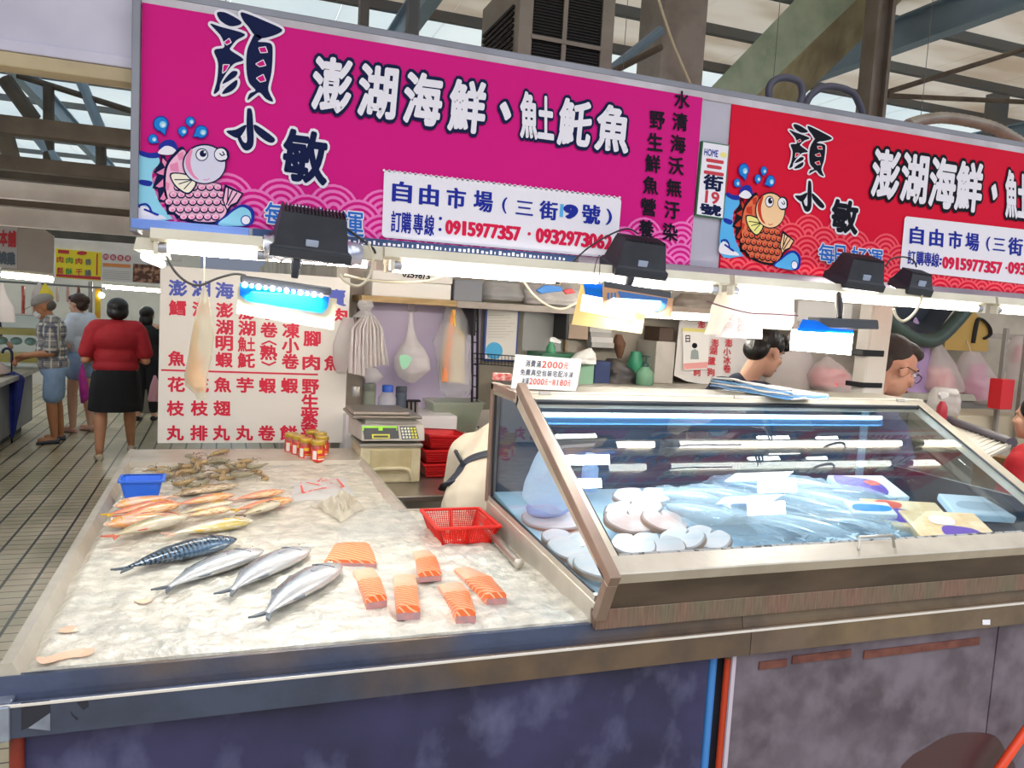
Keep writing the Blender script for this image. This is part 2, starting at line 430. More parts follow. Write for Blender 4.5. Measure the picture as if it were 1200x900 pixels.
for (x0, y0, x1, y1, r, m, t) in ((5, 92, 40, 140, .07, M_DK, 'thick dark diagonal brace in the aisle truss'), (57, 100, 57, 205, .05, M_DK, 'dark upright in the aisle truss'),
        (95, 95, 118, 152, .05, M_BLUE, 'blue upper diagonal in the aisle truss'), (42, 158, 82, 210, .05, M_BLUE, 'blue lower diagonal in the aisle truss'), (20, 88, 160, 132, .03, M_DK, 'thin dark rod crossing the aisle truss'),
        (118, 165, 119, 210, .05, M_DK, 'short dark upright in the aisle truss'), (5, 155, 18, 205, .08, M_TAN, 'brown lower diagonal in the aisle truss')):
    rod('beam_truss', [PY(x0, y0, 9.), PY(x1, y1, 9.)], r, m, t)
# ---- walls
M_WALLB = mat('stall_back', '#c4bbac', .7, var=(2, '#8d8579', .8), bump=(25, .1))
M_WHITE = mat('white_wall', '#e9e4d8', .6, var=(1.5, '#c6c2ba', .6))
M_LILAC = mat('lilac_board', '#d6cbe6', .5, var=(2, '#c8bcdc', .5))
YBK = 4.85
bb = MB().box((.62, YBK, 0), (9, YBK+.1, 2.35)); struct(bb.build('wall_back', M_WALLB), 'stained grey back wall of the stall', 'wall')
bb = MB().box((-4.2, 15.2, 0), (-.4, 15.3, 2.6)); struct(bb.build('wall_far', M_WHITE), 'white wall at the end of the aisle', 'wall')
bb = MB().box((.60, 4.6, 0), (.66, 15.2, 2.2)); struct(bb.build('wall_side', M_WALLB), 'side wall of the stall along the aisle', 'wall')
bb = MB().box((-8, 18, 0), (-4.2, 18.1, 2.6)); struct(bb.build('wall_left', mat('dim_wall', '#8a847c', .8)), 'dim wall behind the neighbouring stalls', 'wall')
# lilac and white boards on the back wall
a = PY(432, 350, 4.8); c = PY(560, 476, 4.8)
struct(MB().box((a.x, 4.80, c.z-.02), (c.x, 4.845, a.z+.1), .004).build('wall_panel', M_LILAC), 'lilac board on the stall back wall', 'wall')
c2 = PY(560, 560, 4.8)
struct(MB().box((a.x-.1, 4.78, .3), (c.x+.25, 4.845, c.z-.02), .004).build('wall_panel', M_WHITE), 'white board low on the stall back wall', 'wall')
c3 = PY(565, 360, 4.8); c4 = PY(672, 470, 4.8)
struct(MB().box((c3.x, 4.79, c4.z-.2), (c4.x, 4.845, c3.z+.1), .004).build('wall_panel', mat('olive_board', '#9a9484', .5, var=(3, '#847e6e', .7))), 'olive grey board on the back wall beside the whiteboard', 'wall')
# ================================================================ SIGNS
YS = 2.55
M_MAG = mat('sign_magenta', '#cf1580', .5, spec=.12); M_RED = mat('sign_red', '#d40d34', .5, spec=.12)
M_NAVY = mat('print_navy', '#101a45', .5, spec=.1); M_INK = mat('print_ink', '#141420', .5, spec=.1); M_PRW = mat('print_white', '#e9e6f0', .45, spec=.1); M_PINK = mat('print_pink', '#ea78bd', .45, spec=.1)
M_ROSE = mat('print_rose', '#f0486a', .45, spec=.1); M_BLU = mat('print_blue', '#22309a', .5, spec=.1); M_LBL = mat('print_light_blue', '#8fd0e8', .45, spec=.1); M_SKYB = mat('print_sky', '#58aee6', .45, spec=.1)
M_DROP = mat('print_drop_blue', '#1b7fd2', .4, spec=.1); M_FPINK = mat('print_fish_pink', '#f0b9d2', .45, spec=.1); M_FCREAM = mat('print_cream', '#f1ead6', .45, spec=.1); M_FHEAD = mat('print_fish_head', '#d5d3e6', .45, spec=.1)
M_FOR = mat('print_fish_orange', '#e0704c', .45, spec=.1); M_FYEL = mat('print_fish_peach', '#f0c79a', .45, spec=.1); M_FINY = mat('print_fin_yellow', '#e9e08a', .45, spec=.1); M_ROSEL = mat('print_red_light', '#ee5a66', .45, spec=.1)
M_CAPB = mat('print_caption_blue', '#2f6fc8', .45, spec=.1); M_TELR = mat('print_tel_red', '#d81f4c', .45, spec=.1)
M_FRAME = mat('sign_frame_grey', '#8b8d96', .45, .5, var=(3, '#6f7078', .6)); M_FRBLUE = mat('sign_frame_blue', '#6f8fd8', .35, .3)
M_NAVYBAR = mat('navy_bar', '#27406b', .4)
def Ysheet(Y): return lambda u, v: PY(u, v, Y)
def affine(src, dst):
    """map of a box (x0,y0,x1,y1) onto a quad (tl,tr,br,bl)"""
    x0, y0, x1, y1 = src; tl, tr, br, bl = [V(p) for p in dst]
    def f(x, y):
        u = (x-x0)/(x1-x0); v = (y-y0)/(y1-y0); p = tl.lerp(tr, u).lerp(bl.lerp(br, u), v); return (p.x, p.y)
    return f
def fish_art(parent, Y, src, dst, pal):
    """cartoon fish leaping from waves, drawn on the sign face"""
    g = affine(src, dst); sheet = Ysheet(Y); A = Art(lambda x, y: sheet(*g(x, y)), (0, -1, 0))
    water, dark, foam, body, line, head, cheek, fin, tail = pal
    A.poly(bez([(18, 372), (80, 392), (150, 385), (160, 430), (112, 490), (120, 590), (165, 710), (250, 815), (240, 822), (14, 822)], 4), water, 2)
    A.poly(bez([(28, 340), (90, 356), (155, 352), (158, 386), (100, 392), (28, 372)], 4), dark, 3)
    A.poly(bez([(25, 545), (92, 552), (112, 565), (92, 590), (25, 575)], 4), dark, 3)
    A.poly(bez([(16, 740), (50, 730), (90, 745), (100, 780), (150, 790), (190, 800), (200, 822), (14, 822)], 4), foam, 3)
    A.line(bez([(20, 735), (60, 715), (90, 735), (110, 775), (150, 790)], 3)[:15], 14, dark, 4)
    A.poly(bez([(155, 330), (165, 292), (210, 264), (262, 270), (290, 318), (285, 345), (235, 320), (175, 330)], 4), dark, 3)
    A.poly(bez([(155, 345), (200, 308), (250, 315), (280, 348), (230, 370), (160, 362)], 4), foam, 4)
    # body with spiny back fin, tail
    A.poly([(200, 372), (168, 372), (172, 412), (118, 495), (146, 505), (112, 605), (150, 610), (158, 700), (200, 700), (215, 790), (262, 790), (290, 830), (310, 760), (240, 600), (230, 470)], line, 4)
    for q in ([(185, 392), (215, 425), (200, 455), (180, 420)], [(140, 495), (200, 460), (198, 515), (160, 505)], [(135, 590), (198, 530), (200, 590), (160, 600)], [(165, 680), (205, 610), (215, 670), (190, 690)], [(225, 770), (230, 710), (262, 770)]): A.poly(q, cheek, 5)
    out = [(335, 318), (262, 358), (208, 430), (190, 520), (192, 620), (222, 725), (282, 806), (400, 850), (545, 858), (618, 825), (652, 770), (640, 705), (605, 650), (592, 575), (500, 560), (400, 530)]
    A.poly(bez(out, 4), line, 5)
    cx, cy = 420, 620
    A.poly(bez([(cx+(x-cx)*.925, cy+(y-cy)*.925) for x, y in out], 4), body, 6)
    k = 0
    for ry in range(5):
        for rx in range(8):
            x = 235+rx*56+(28 if ry % 2 else 0)-ry*4; y = 600+ry*52
            ins = ((x-430)/205)**2+((y-690)/150)**2
            if ins < 1 and y < 835:
                A.circ((x, y), 30, line, 7+ry*.4, 14, 26); A.circ((x, y-5), 24, body, 7.1+ry*.4, 14, 20); A.circ((x+3, y+2), 12, cheek, 7.2+ry*.4, 12, 10)
    for q in ([(285, 365), (330, 345), (330, 400), (300, 410)], [(235, 440), (290, 420), (300, 490), (240, 480)], [(205, 560), (235, 570), (225, 620), (205, 610)]): A.poly(q, cheek, 7)
    A.poly(bez([(238, 500), (350, 505), (425, 560), (400, 620), (362, 648), (312, 628), (258, 575)], 4), line, 9.4)
    A.poly(bez([(248, 508), (348, 514), (412, 562), (392, 612), (360, 636), (318, 618), (268, 572)], 4), fin, 9.5)
    for e in ((300, 575), (335, 610), (270, 545)): A.line([(395, 545), e], 7, line, 9.6)
    A.circ((478, 435), 155, line, 9.8, 32, 142); A.circ((478, 437), 145, head, 9.9, 32, 132)
    A.poly(bez([(345, 400), (375, 340), (395, 335), (380, 420), (400, 500), (440, 545), (400, 530), (355, 470)], 4), cheek, 10)
    A.line([(470, 545), (495, 548), (512, 538)], 6, cheek, 10.1)
    A.circ((460, 370), 45, line, 10.2); A.circ((460, 370), 38, foam, 10.3); A.circ((468, 362), 24, line, 10.4); A.circ((480, 352), 8, foam, 10.5)
    A.circ((598, 368), 54, line, 10.2); A.circ((618, 382), 34, line, 10.2); A.circ((592, 368), 42, foam, 10.3); A.circ((615, 384), 22, foam, 10.35); A.line([(585, 362), (600, 376), (618, 370), (606, 350)], 8, line, 10.5)
    A.poly([(602, 690), (620, 575), (752, 640), (712, 712), (668, 735), (640, 775)], line, 8.8)
    A.poly([(612, 690), (630, 600), (738, 645), (702, 702), (660, 720), (638, 750)], tail, 8.9)
    for a, b_ in (((632, 720), (672, 622)), ((645, 725), (705, 638)), ((640, 700), (645, 605))): A.line([a, b_], 9, line, 9)
    A.poly(bez([(560, 862), (620, 800), (680, 745), (750, 718), (812, 745), (830, 800), (790, 868)], 4), dark, 10.6)
    A.poly(bez([(575, 862), (640, 800), (690, 760), (745, 738), (795, 765), (805, 820), (770, 866)], 4), water, 10.7)
    A.circ((768, 830), 36, dark, 10.8); A.circ((768, 830), 29, foam, 10.9)
    for (x, y, r, tx, ty) in ((172, 152, 56, 205, 240), (116, 258, 36, 160, 288), (325, 203, 36, 322, 250), (378, 135, 36, 378, 180), (456, 208, 48, 392, 245)):
        d = math.atan2(ty-y, tx-x)
        def drop(r_, k_): return [(x+r_*math.cos(d+t), y+r_*math.sin(d+t)) for t in [.5+i*(2*math.pi-1.0)/18 for i in range(19)]]+[(x+(tx-x)*k_, y+(ty-y)*k_)]
        A.poly(drop(r, 1), dark, 6); A.poly(drop(r*.84, .86), M_DROP, 6.3); A.circ((x+r*.25, y+r*.1), r*.42, M_LBL, 6.6); A.circ((x+r*.3, y+r*.18), r*.2, M_PRW, 6.8)
    return A.build('fish_drawing', parent)
def waves(parent, Y, x0, x1, zlo, top, R, ma, mb, name='wave_pattern'):
    """rows of overlapping rings along the lower edge, true metres on the sheet; top(x) limits the height"""
    A = Art(lambda x, z: V((x, Y, z)), (0, -1, 0), .0005)
    rows = 7
    for k in range(rows):
        zc = zlo+(rows-2-k)*R*.5
        n = int((x1-x0)/(2*R))+3
        for i in range(-1, n):
            x = x0+i*2*R+(R if k % 2 else 0)
            if x < x0-R or x > x1+R or zc+R*.7 > top(min(max(x, x0), x1)): continue
            for j, (rr, m) in enumerate(((1, ma), (.90, mb), (.78, ma), (.66, mb), (.54, ma), (.42, mb), (.30, ma), (.16, mb))):
                pts = [(min(max(x+R*rr*math.cos(t*2*math.pi/24), x0), x1), max(zc+R*rr*math.sin(t*2*math.pi/24), zlo)) for t in range(24)]
                if max(p[1] for p in pts) <= zlo+1e-4 or max(p[0] for p in pts)-min(p[0] for p in pts) < 1e-4: continue
                A.poly(pts, m, 1+k*.28+j*.04)
    return A.build(name, parent)
YAN = dict(  # strokes of the large brush character, its second and third companions (boxes of a traced sheet)
 a=[[(95,60),(130,58),(185,85),(208,105),(190,118),(150,120),(110,95)], [(65,110),(115,125),(222,157),(185,185),(160,215),(158,232),(217,274),(175,292),(145,325),(112,380),(105,415),(80,430),(95,370),(100,290),(82,232),(128,218),(115,170),(90,140)],
    [(120,385),(135,358),(165,328),(188,330),(182,350),(150,372)], [(120,432),(130,410),(165,380),(187,368),(185,395),(160,420)],
    [(203,60),(235,65),(320,100),(392,135),(370,158),(300,177),(265,160),(240,125),(215,95)],
    [(272,155),(300,175),(282,192),(320,195),(345,205),(350,240),(345,330),(330,400),(336,430),(352,466),(320,455),(290,425),(260,442),(235,460),(245,430),(272,415),(242,380),(230,320),(232,240),(250,190)]],
 h=[[(288,222),(316,218),(324,240),(296,242)], [(275,295),(306,278),(316,300),(290,306)], [(278,360),(306,345),(316,370),(294,376)], [(130,195),(150,180),(158,195),(140,206)], [(125,300),(150,300),(135,325),(122,335)]],
 b=[[(238,498),(255,508),(262,590),(262,660),(245,687),(220,688),(200,660),(188,628),(200,622),(215,650),(232,650),(230,580),(232,510)], [(138,602),(180,595),(226,573),(224,595),(196,632),(165,625)], [(265,572),(300,590),(358,635),(350,655),(325,650),(290,625),(268,600)]])
def brush(parent, Y, quad_src, quad_dst, keys, ink, halo, ground):
    g = affine(quad_src, quad_dst); sheet = Ysheet(Y); A = Art(lambda x, y: sheet(*g(x, y)), (0, -1, 0))
    for k in keys:
        for st in YAN[k]:
            p = bez(st, 4); A.line(p, 24, halo, 3, True); A.poly(p, ink, 5)
    if 'a' in keys:
        for st in YAN['h']: A.line(st, 8, halo, 6, True); A.poly(st, ground, 7)
    return A.build('brush_character', parent)
def xiyu(A, x0, y0, x1, y1, m, ly, bold, bx=1., sk=0.):
    """the fish-plus-earth character, set from its two halves"""
    w_ = x1-x0
    A.text('魚', [(x0, y0), (x0+w_*.5, y0+sk*w_*.5), (x0+w_*.5, y1+sk*w_*.5), (x0, y1)], m, ly, bold, bx*1.5)
    A.text('土', [(x0+w_*.54, y0+sk*w_*.54+(y1-y0)*.05), (x1, y0+sk*w_+(y1-y0)*.05), (x1, y1+sk*w_-(y1-y0)*.04), (x0+w_*.54, y1+sk*w_*.54-(y1-y0)*.04)], m, ly, bold, bx*1.3)
# ---------------- pink sign
sg = thing('shop_sign', 'wide magenta shop sign with white lettering and a pink fish over the ice table', 'shop sign', PY(490, 290, YS))
tl, tr, br_, bl = [PY(*p, YS) for p in ((168, 5), (823, 113), (809, 309), (162, 259))]
zt_, zb_ = (tl.z+tr.z)/2, (br_.z+bl.z)/2; xl_, xr_ = (tl.x+bl.x)/2, (tr.x+br_.x)/2
MB().box((xl_, YS, zb_), (xr_, YS+.02, zt_)).build('sign_face', M_MAG, sg)
waves(sg, YS-.0003, xl_+.002, xr_-.002, zb_, lambda x: zb_+.125+.02*math.sin(x*3+1)+(.06 if x > xr_-.27 else 0), .078, M_PINK, M_MAG)
fish_art(sg, YS-.003, (0, 0, 900, 900), [(160, 120), (310, 120), (310, 270), (160, 270)], (M_LBL, M_BLU, M_PRW, M_FPINK, M_NAVY, M_FHEAD, M_ROSE if False else mat('print_fish_rose', '#e58ab4', .45, spec=.1), M_FCREAM, M_FPINK))
brush(sg, YS-.002, (0, 0, 665, 900), [(230, 0), (400, 0), (400, 230), (230, 230)], 'ab', M_NAVY, M_PRW, M_MAG)
A = Art(Ysheet(YS-.002), (0, -1, 0))
q = [(335, 152), (383, 158), (381, 216), (331, 209)]
A.text('敏', q, M_PRW, 3, .09); A.text('敏', q, M_NAVY, 5, .035); A.build('brush_character', sg)
A = Art(Ysheet(YS-.002), (0, -1, 0))
slope = .133
def big(ch, x0, y0, x1, y1):
    sk = slope; w_ = x1-x0; qd = [(x0+3, y0), (x1+3, y0+sk*w_), (x1-2, y1+sk*w_), (x0-2, y1)]
    if ch == '*':
        xiyu(A, x0, y0, x1, y1, M_NAVY, 3, .10, 1, sk); xiyu(A, x0, y0, x1, y1, M_PRW, 5, .034, 1, sk)
    else:
        A.text(ch, qd, M_NAVY, 3, .105); A.text(ch, qd, M_PRW, 5, .036)
for ch, x0, y0, x1, y1 in (('澎', 367, 67, 410, 127), ('湖', 421, 76, 463, 134), ('海', 474, 85, 516, 142), ('鮮', 527, 94, 567, 151), ('、', 585, 121, 598, 138), ('*', 610, 108, 648, 160), ('魠', 655, 116, 691, 168), ('魚', 699, 123, 736, 174)): big(ch, x0, y0, x1, y1)
A.build('lettering', sg)
A = Art(Ysheet(YS-.002), (0, -1, 0))
for s, xa, ya, xb, yb in (('水清海沃無汙染', 799, 109, 785, 264), ('野生鮮魚營養', 770, 133, 757, 260)):
    n = len(s)
    for i, ch in enumerate(s):
        t = i/(n-1) if n > 1 else 0; cx, cy = xa+(xb-xa)*t, ya+(yb-ya)*t+8
        A.text(ch, q4(cx, cy, 17, 20, .12), M_INK, 3, .025)
A.build('brush_motto', sg)
A = Art(Ysheet(YS-.002), (0, -1, 0))
for ch, cx, cy in (('每', 323, 252), ('日', 351, 257), ('好', 383, 260), ('運', 413, 263)):
    A.text(ch, q4(cx, cy, 16 if ch == '日' else 25, 28, .1), M_PRW, 12, .06); A.text(ch, q4(cx, cy, 16 if ch == '日' else 25, 28, .1), M_CAPB, 14, .012)
A.build('caption', sg)
A = Art(Ysheet(YS-.0045), (0, -1, 0))
A.poly([(450, 203), (451, 200.5), (454, 199.5), (723, 231), (726.5, 232.5), (728, 236), (723, 298), (721.5, 301), (718, 302.5), (452, 278.5), (449, 277), (447.5, 274)], M_PRW, 1)
n = 46
for i in range(n):
    t = i/(n-1); A.circ((450+t*276, 199.5+t*32), 1.6, M_PRW, 1, 6)
A.build('info_panel', sg)
A = Art(Ysheet(YS-.0045), (0, -1, 0))
sl = .116
def row(s, xs, y0, wch, h, m, bold, bx=1.4):
    for ch, x in zip(s, xs):
        ya = y0+(x-xs[0])*sl; A.text(ch, [(x, ya), (x+wch, ya+wch*sl), (x+wch-1, ya+wch*sl+h), (x-1, ya+h)], m, 3, bold, bx, full=ch in '三')
xs = [461+i*31.7 for i in range(4)]
row('自由市場', xs, 212, 21, 23.5, M_BLU, .018, 2.2)
A.text('(', [(589, 231), (594, 232), (593, 250), (588, 249)], M_BLU, 3, .02); A.text(')', [(711, 245), (717, 246), (716, 264), (710, 263)], M_BLU, 3, .02)
row('三', [605], 233, 20, 20, M_BLU, .01, 1); row('街', [633], 235, 20, 21, M_BLU, .018, 2.2); row('9', [663], 240, 12, 15, M_BLU, .05, 2); row('1', [656.5], 239, 4, 15, M_SKYB, .0, 1); row('號', [683], 239, 20, 22, M_BLU, .018, 2.2)
row('訂購專線', [459, 471, 485, 498], 247, 11, 24, M_BLU, .014, 2.5); A.circ((516, 256), 2, M_BLU, 3, 10); A.circ((515.5, 269), 2, M_BLU, 3, 10)
def digits(s, x, y, wd, st, h, m, ly=3):
    for i, ch in enumerate(s):
        xx = x+i*st; ya = y+i*st*.1; wd_ = wd; wd = wd*.42 if ch == '1' else wd; xx += (wd_-wd)/2
        A.text(ch, [(xx, ya), (xx+wd, ya+wd*.1), (xx+wd-.6, ya+wd*.1+h), (xx-.6, ya+h)], m, ly, .035, 2.0 if ch != '1' else .9); wd = wd_
digits('0915977357', 523, 258, 7.2, 8.8, 15.5, M_TELR); A.circ((620, 274), 2.0, M_TELR, 3, 10); digits('0932973062', 629, 267.5, 7.4, 8.9, 16, M_TELR)
A.build('lettering', sg)
# frame around the signs: top rail, left rail, lower blue rail
fr = struct(bpy.data.objects.new('sign_frame', None), 'grey metal box frame that carries the magenta and red signs', 'trim'); COL.objects.link(fr)
XR = 3.75
MB().box((xl_-.02, YS+.004, zt_+.022), (XR, YS+.12, zt_+.045), .003).build('top_rail', M_FRAME, fr)
MB().box((xl_-.014, YS+.002, zt_-.004), (XR, YS+.05, zt_+.023), .002).build('top_edge', mat('pale_edge', '#b7b2b8', .5, var=(8, '#cfccd6', .8)), fr)
MB().box((xl_-.024, YS-.02, zb_-.04), (xl_-.002, YS+.12, zt_+.01), .003).build('side_rail', M_FRAME, fr)
MB().box((xl_-.02, YS-.022, zb_-.03), (xl_+.30, YS+.02, zb_-.001), .003).build('lower_rail', M_FRBLUE, fr)
bb = MB(); bb.box((xl_+.31, YS-.022, zb_-.03), (xl_+1.37, YS+.02, zb_-.001), .002); nb = bb.build('lower_rail', M_NAVYBAR, fr)
A = Art(lambda x, z: V((x, YS-.022, z)), (0, -1, 0))
x = xl_+.5; random.seed(3)
while x < xl_+1.33:
    w_ = random.choice((.004, .007, .009)); A.rect(x, zb_-.02, x+w_, zb_-.02+random.choice((.007, .009, .012)), M_PRW, 1); x += .0155
A.build('stencil_marks', nb)
MB().box((xl_+1.38, YS-.022, zb_-.035), (XR, YS+.02, zb_-.001), .003).build('lower_rail', mat('mauve_rail', '#7d7482', .5, .3), fr)
MB().box((xr_, YS+.006, zb_-.01), (PY(855, 200, YS).x+.002, YS+.02, zt_), .002).build('infill_panel', mat('infill_grey', '#b9b6c4', .5, var=(3, '#a5a2b2', .6)), fr)
# ---------------- red sign
rl = PY(852, 200, YS).x
rg = thing('shop_sign', 'red shop sign with an orange fish, second along from the magenta one', 'shop sign', (rl+.7, YS, zb_))
MB().box((rl, YS, zb_), (XR, YS+.02, zt_-.004)).build('sign_face', M_RED, rg)
waves(rg, YS-.0003, rl+.002, XR-.002, zb_, lambda x: zb_+.22+.03*math.sin(x*4), .078, M_ROSEL, M_RED)
# its pale band at the left edge, drawn behind the fish
fish_art(rg, YS-.003, (45, 60, 845, 870), [(858, 184), (948, 196), (938, 318), (846, 304)], (M_SKYB, M_BLU, M_PRW, M_FOR, M_INK, M_FYEL, mat('print_fish_red', '#c33a26', .45, spec=.1), M_FINY, M_FYEL))
brush(rg, YS-.002, (60, 50, 400, 470), [(924, 144), (976, 150), (972, 208), (921, 202)], 'a', M_INK, M_PRW, M_RED)
brush(rg, YS-.002, (130, 490, 365, 695), [(931, 208), (967, 213), (966, 252), (929, 247)], 'b', M_INK, M_PRW, M_RED)
A = Art(Ysheet(YS-.002), (0, -1, 0)); q = [(976, 234), (1005, 238), (1003, 274), (974, 270)]; A.text('敏', q, M_PRW, 3, .1); A.text('敏', q, M_INK, 5, .04); A.build('brush_character', rg)
A = Art(Ysheet(YS-.002), (0, -1, 0))
for ch, x0, y0, x1, y1 in (('澎', 1022, 175, 1052, 229), ('湖', 1056, 180, 1085, 234), ('海', 1089, 185, 1118, 240), ('鮮', 1120, 190, 1149, 244), ('、', 1160, 217, 1168, 232), ('*', 1178, 200, 1204, 253), ('魠', 1210, 206, 1236, 258)): 
    slope = .15; M_N2 = M_NAVY; M_NAVY = M_INK; big(ch, x0, y0, x1, y1); M_NAVY = M_N2
A.build('lettering', rg)
A = Art(Ysheet(YS-.002), (0, -1, 0))
for ch, cx, cy in (('每', 967, 297), ('日', 983, 299), ('好', 1005, 301), ('運', 1024, 304)):
    A.text(ch, q4(cx, cy, 12 if ch == '日' else 18, 22, .12), M_PRW, 12, .06); A.text(ch, q4(cx, cy, 12 if ch == '日' else 18, 22, .12), M_CAPB, 14, .015)
A.build('caption', rg)
A = Art(Ysheet(YS-.0045), (0, -1, 0)); A.poly([(1060, 256), (1062, 253.5), (1280, 278), (1283, 282), (1275, 338), (1270, 341), (1057, 317), (1054.5, 314)], M_PRW, 1); A.build('info_panel', rg)
A = Art(Ysheet(YS-.0045), (0, -1, 0)); sl = .116
row('自由市場', [1067, 1090, 1112, 1132], 265, 15, 20, M_BLU, .018, 2.2); A.text('(', [(1156, 277), (1160, 278), (1159, 294), (1155, 293)], M_BLU, 3, .02); row('三', [1164], 277, 14, 18, M_BLU, .01, 1); row('街', [1182], 278, 16, 20, M_BLU, .018, 2.2)
row('訂購專線', [1064, 1074, 1083, 1092], 293, 8.5, 16, M_BLU, .014, 2.2); A.circ((1102, 304), 1.5, M_BLU, 3, 8); A.circ((1101.5, 309), 1.5, M_BLU, 3, 8)
digits('0915977357', 1105, 301, 5.6, 7, 13, M_TELR); A.circ((1179, 314), 1.4, M_TELR, 3, 8); digits('0932', 1182, 307, 5.6, 7, 13, M_TELR)
A.build('lettering', rg)
# ---------------- number plate between them
pl = thing('number_plate', 'upright white stall number plate between the magenta and red signs', 'number plate', PY(835, 256, YS))
g = affine((0, 0, 130, 330), [(823, 165), (855, 170), (848, 257), (815, 252)])
pw = [PY(*g(x, y), YS-.008) for x, y in ((0, 0), (130, 0), (130, 330), (0, 330))]
MB().prism(pw, (0, .014, 0)).build('plate', mat('plate_green', '#2f6b4a', .4), pl)
sh_ = Ysheet(YS-.009); A = Art(lambda x, y: sh_(*g(x, y)), (0, -1, 0))
A.rect(5, 5, 125, 325, M_PRW, 1); A.text('HOME', [(14, 32), (78, 32), (78, 62), (14, 62)], M_BLU, 2, .02); A.circ((104, 48), 16, M_FINY, 2, 16, 12)
A.text('三', [(25, 78), (108, 78), (108, 138), (25, 138)], mat('plate_red', '#c3243a', .45), 2, .06); A.text('街', [(24, 145), (110, 145), (110, 210), (24, 210)], M_NAVY, 2, .04)
A.text('19', [(38, 216), (100, 218), (100, 268), (38, 268)], mat('plate_red', '#c3243a'), 2, .03); A.text('號', [(20, 274), (112, 274), (112, 320), (20, 320)], M_NAVY, 2, .04); A.build('lettering', pl)
# ================================================================ ICE TABLE AND COUNTER
M_SS = mat('stainless', '#b9b4ab', .32, .85, var=(6, '#9a948a', .6, (1, 1, 1)), bump=(60, .05))
M_SSL = mat('stainless_pale', '#cfc8bb', .38, .55, var=(8, '#b3ab9c', .6), bump=(70, .06))
M_RAIL = mat('rail_blue_reflection', '#4d566c', .4, .6, var=(.9, '#75624c', .9, (1, 6, 1), (.48, .56)), var2=(9, '#3a3a44', .4), bump=(50, .08))  # blue and brown tints paint in reflections of the surroundings
M_STONE = mat('stone_blue', '#2f2e52', .6, var=(3.5, '#1b1c38', .9), var2=(7, '#75779a', .5, (1, 1, .7), (.52, .72)), bump=(30, .1))
M_STONE2 = mat('stone_mauve', '#5f555f', .6, var=(4, '#433a42', .9), var2=(11, '#857b86', .4), bump=(30, .1))
XL, XT = -.405, .905                       # table's left edge, freezer's left side
zr = PY(600, 739, 1.775).z; zf = PY(600, 761, 1.768).z; zl2 = PY(600, 767, 1.722).z; zb2 = PY(600, 799, 1.722).z
XE = 2.75
ct = thing('sales_counter', 'long steel railed market counter with a stone front and an ice tray at its end', 'counter', (XT, 2.6, 0))
# fascia rail along the front: lip, sloping face, ledge and band
prof = [(1.785, zr), (1.772, zr), (1.764, zf+.012), (1.762, zf), (1.728, zl2+.002), (1.722, zl2-.004), (1.722, zb2), (1.74, zb2), (1.74, zl2-.02), (1.785, zl2-.02)]
XSM = PY(882, 745, 1.722).x
MB().box((XL, 1.7195, zl2-.005), (XE, 1.7235, zl2+.0015), .001).build('ledge_highlight', mat('painted_highlight', '#ddd8d0', .35, .3), ct)  # pale strip put in as the highlight along the ledge
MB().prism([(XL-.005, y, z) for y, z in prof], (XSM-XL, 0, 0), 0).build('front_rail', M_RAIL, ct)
MB().prism([(XSM-.003, y, z) for y, z in prof], (XE-XSM, 0, 0), 0).build('front_rail', mat('rail_brown_reflection', '#86745c', .4, .6, var=(1.3, '#6d5f5c', .9, (1, 6, 1)), var2=(9, '#4e463e', .4), bump=(50, .08)), ct)  # right piece: its brown colour stands in for reflected surroundings
MB().box((XL-.055, 1.715, zb2-.004), (XL+.03, 1.80, zl2+.001), .004).build('corner_plate', mat('zinc_plate', '#9aa3b2', .45, .6, var=(20, '#6f7788', .7)), ct)
bp = PY(831, 820, 1.76).x; op = PY(851, 820, 1.76).x; wp = PY(856, 820, 1.75).x
MB().box((XL+.04, 1.76, 0), (bp-.01, 1.79, zb2+.01), .002).build('front_panel', M_STONE, ct)
MB().box((wp, 1.745, 0), (PY(1162, 800, 1.745).x, 1.79, zb2+.01), .002).build('front_panel', M_STONE2, ct)
MB().box((PY(1164, 800, 1.745).x, 1.747, 0), (XE, 1.79, zb2+.01), .002).build('front_panel', M_STONE2, ct)
M_RUST = mat('rust_strip', '#5b3029', .7, var=(20, '#7b4a3c', .7))
for x0, y0, x1, y1 in ((890, 776, 921, 787), (929, 769, 996, 779), (1013, 763, 1145, 777)):
    a = PY(x0, y0, 1.742); c = PY(x1, y1, 1.742); ym = PY(x0, y0+9, 1.742).z
    MB().box((a.x, 1.741, ym), (c.x, 1.7455, a.z)).build('rust_strip', M_RUST, ct)
a = PY(857, 790, 1.74); MB().box((a.x, 1.739, 0), (a.x+.012, 1.746, zb2)).build('edge_strip', mat('pale_sealant', '#b9aebb', .6), ct)
# wet stain with a shape of its own low on the right panel
A = Art(lambda u, v: PY(u, v, 1.745), (0, -1, 0)); A.poly(bez([(1064, 905), (1066, 888), (1085, 876), (1110, 862), (1140, 858), (1165, 862), (1178, 880), (1182, 905)], 4), mat('wet_stain', '#43282c', .35), 1.5); A.build('stain', ct)
A = Art(lambda u, v: PY(u, v, 1.722), (0, -1, 0)); A.rect(1151, 726, 1160, 732, M_PRW, 2); A.build('sticker', ct)
M_PEEL = mat('dark_peel', '#20212c', .7)
for q in ([(25, 823), (59, 820), (59, 835), (48, 845), (38, 850), (25, 856)], [(90, 822), (103, 820), (104, 828), (98, 832), (92, 826)], [(82, 832), (86, 838), (92, 842), (90, 844), (84, 838)]):
    A = Art(lambda u, v: PY(u, v, 1.722), (0, -1, 0)); A.poly(q, M_PEEL, 1.5); A.build('paint_mark', ct)
A = Art(lambda u, v: PY(u, v, 1.722), (0, -1, 0)); A.poly([(33, 853), (59, 835), (59, 856)], mat('zinc_plate', '#9aa3b2'), 2); A.build('bare_patch', ct)
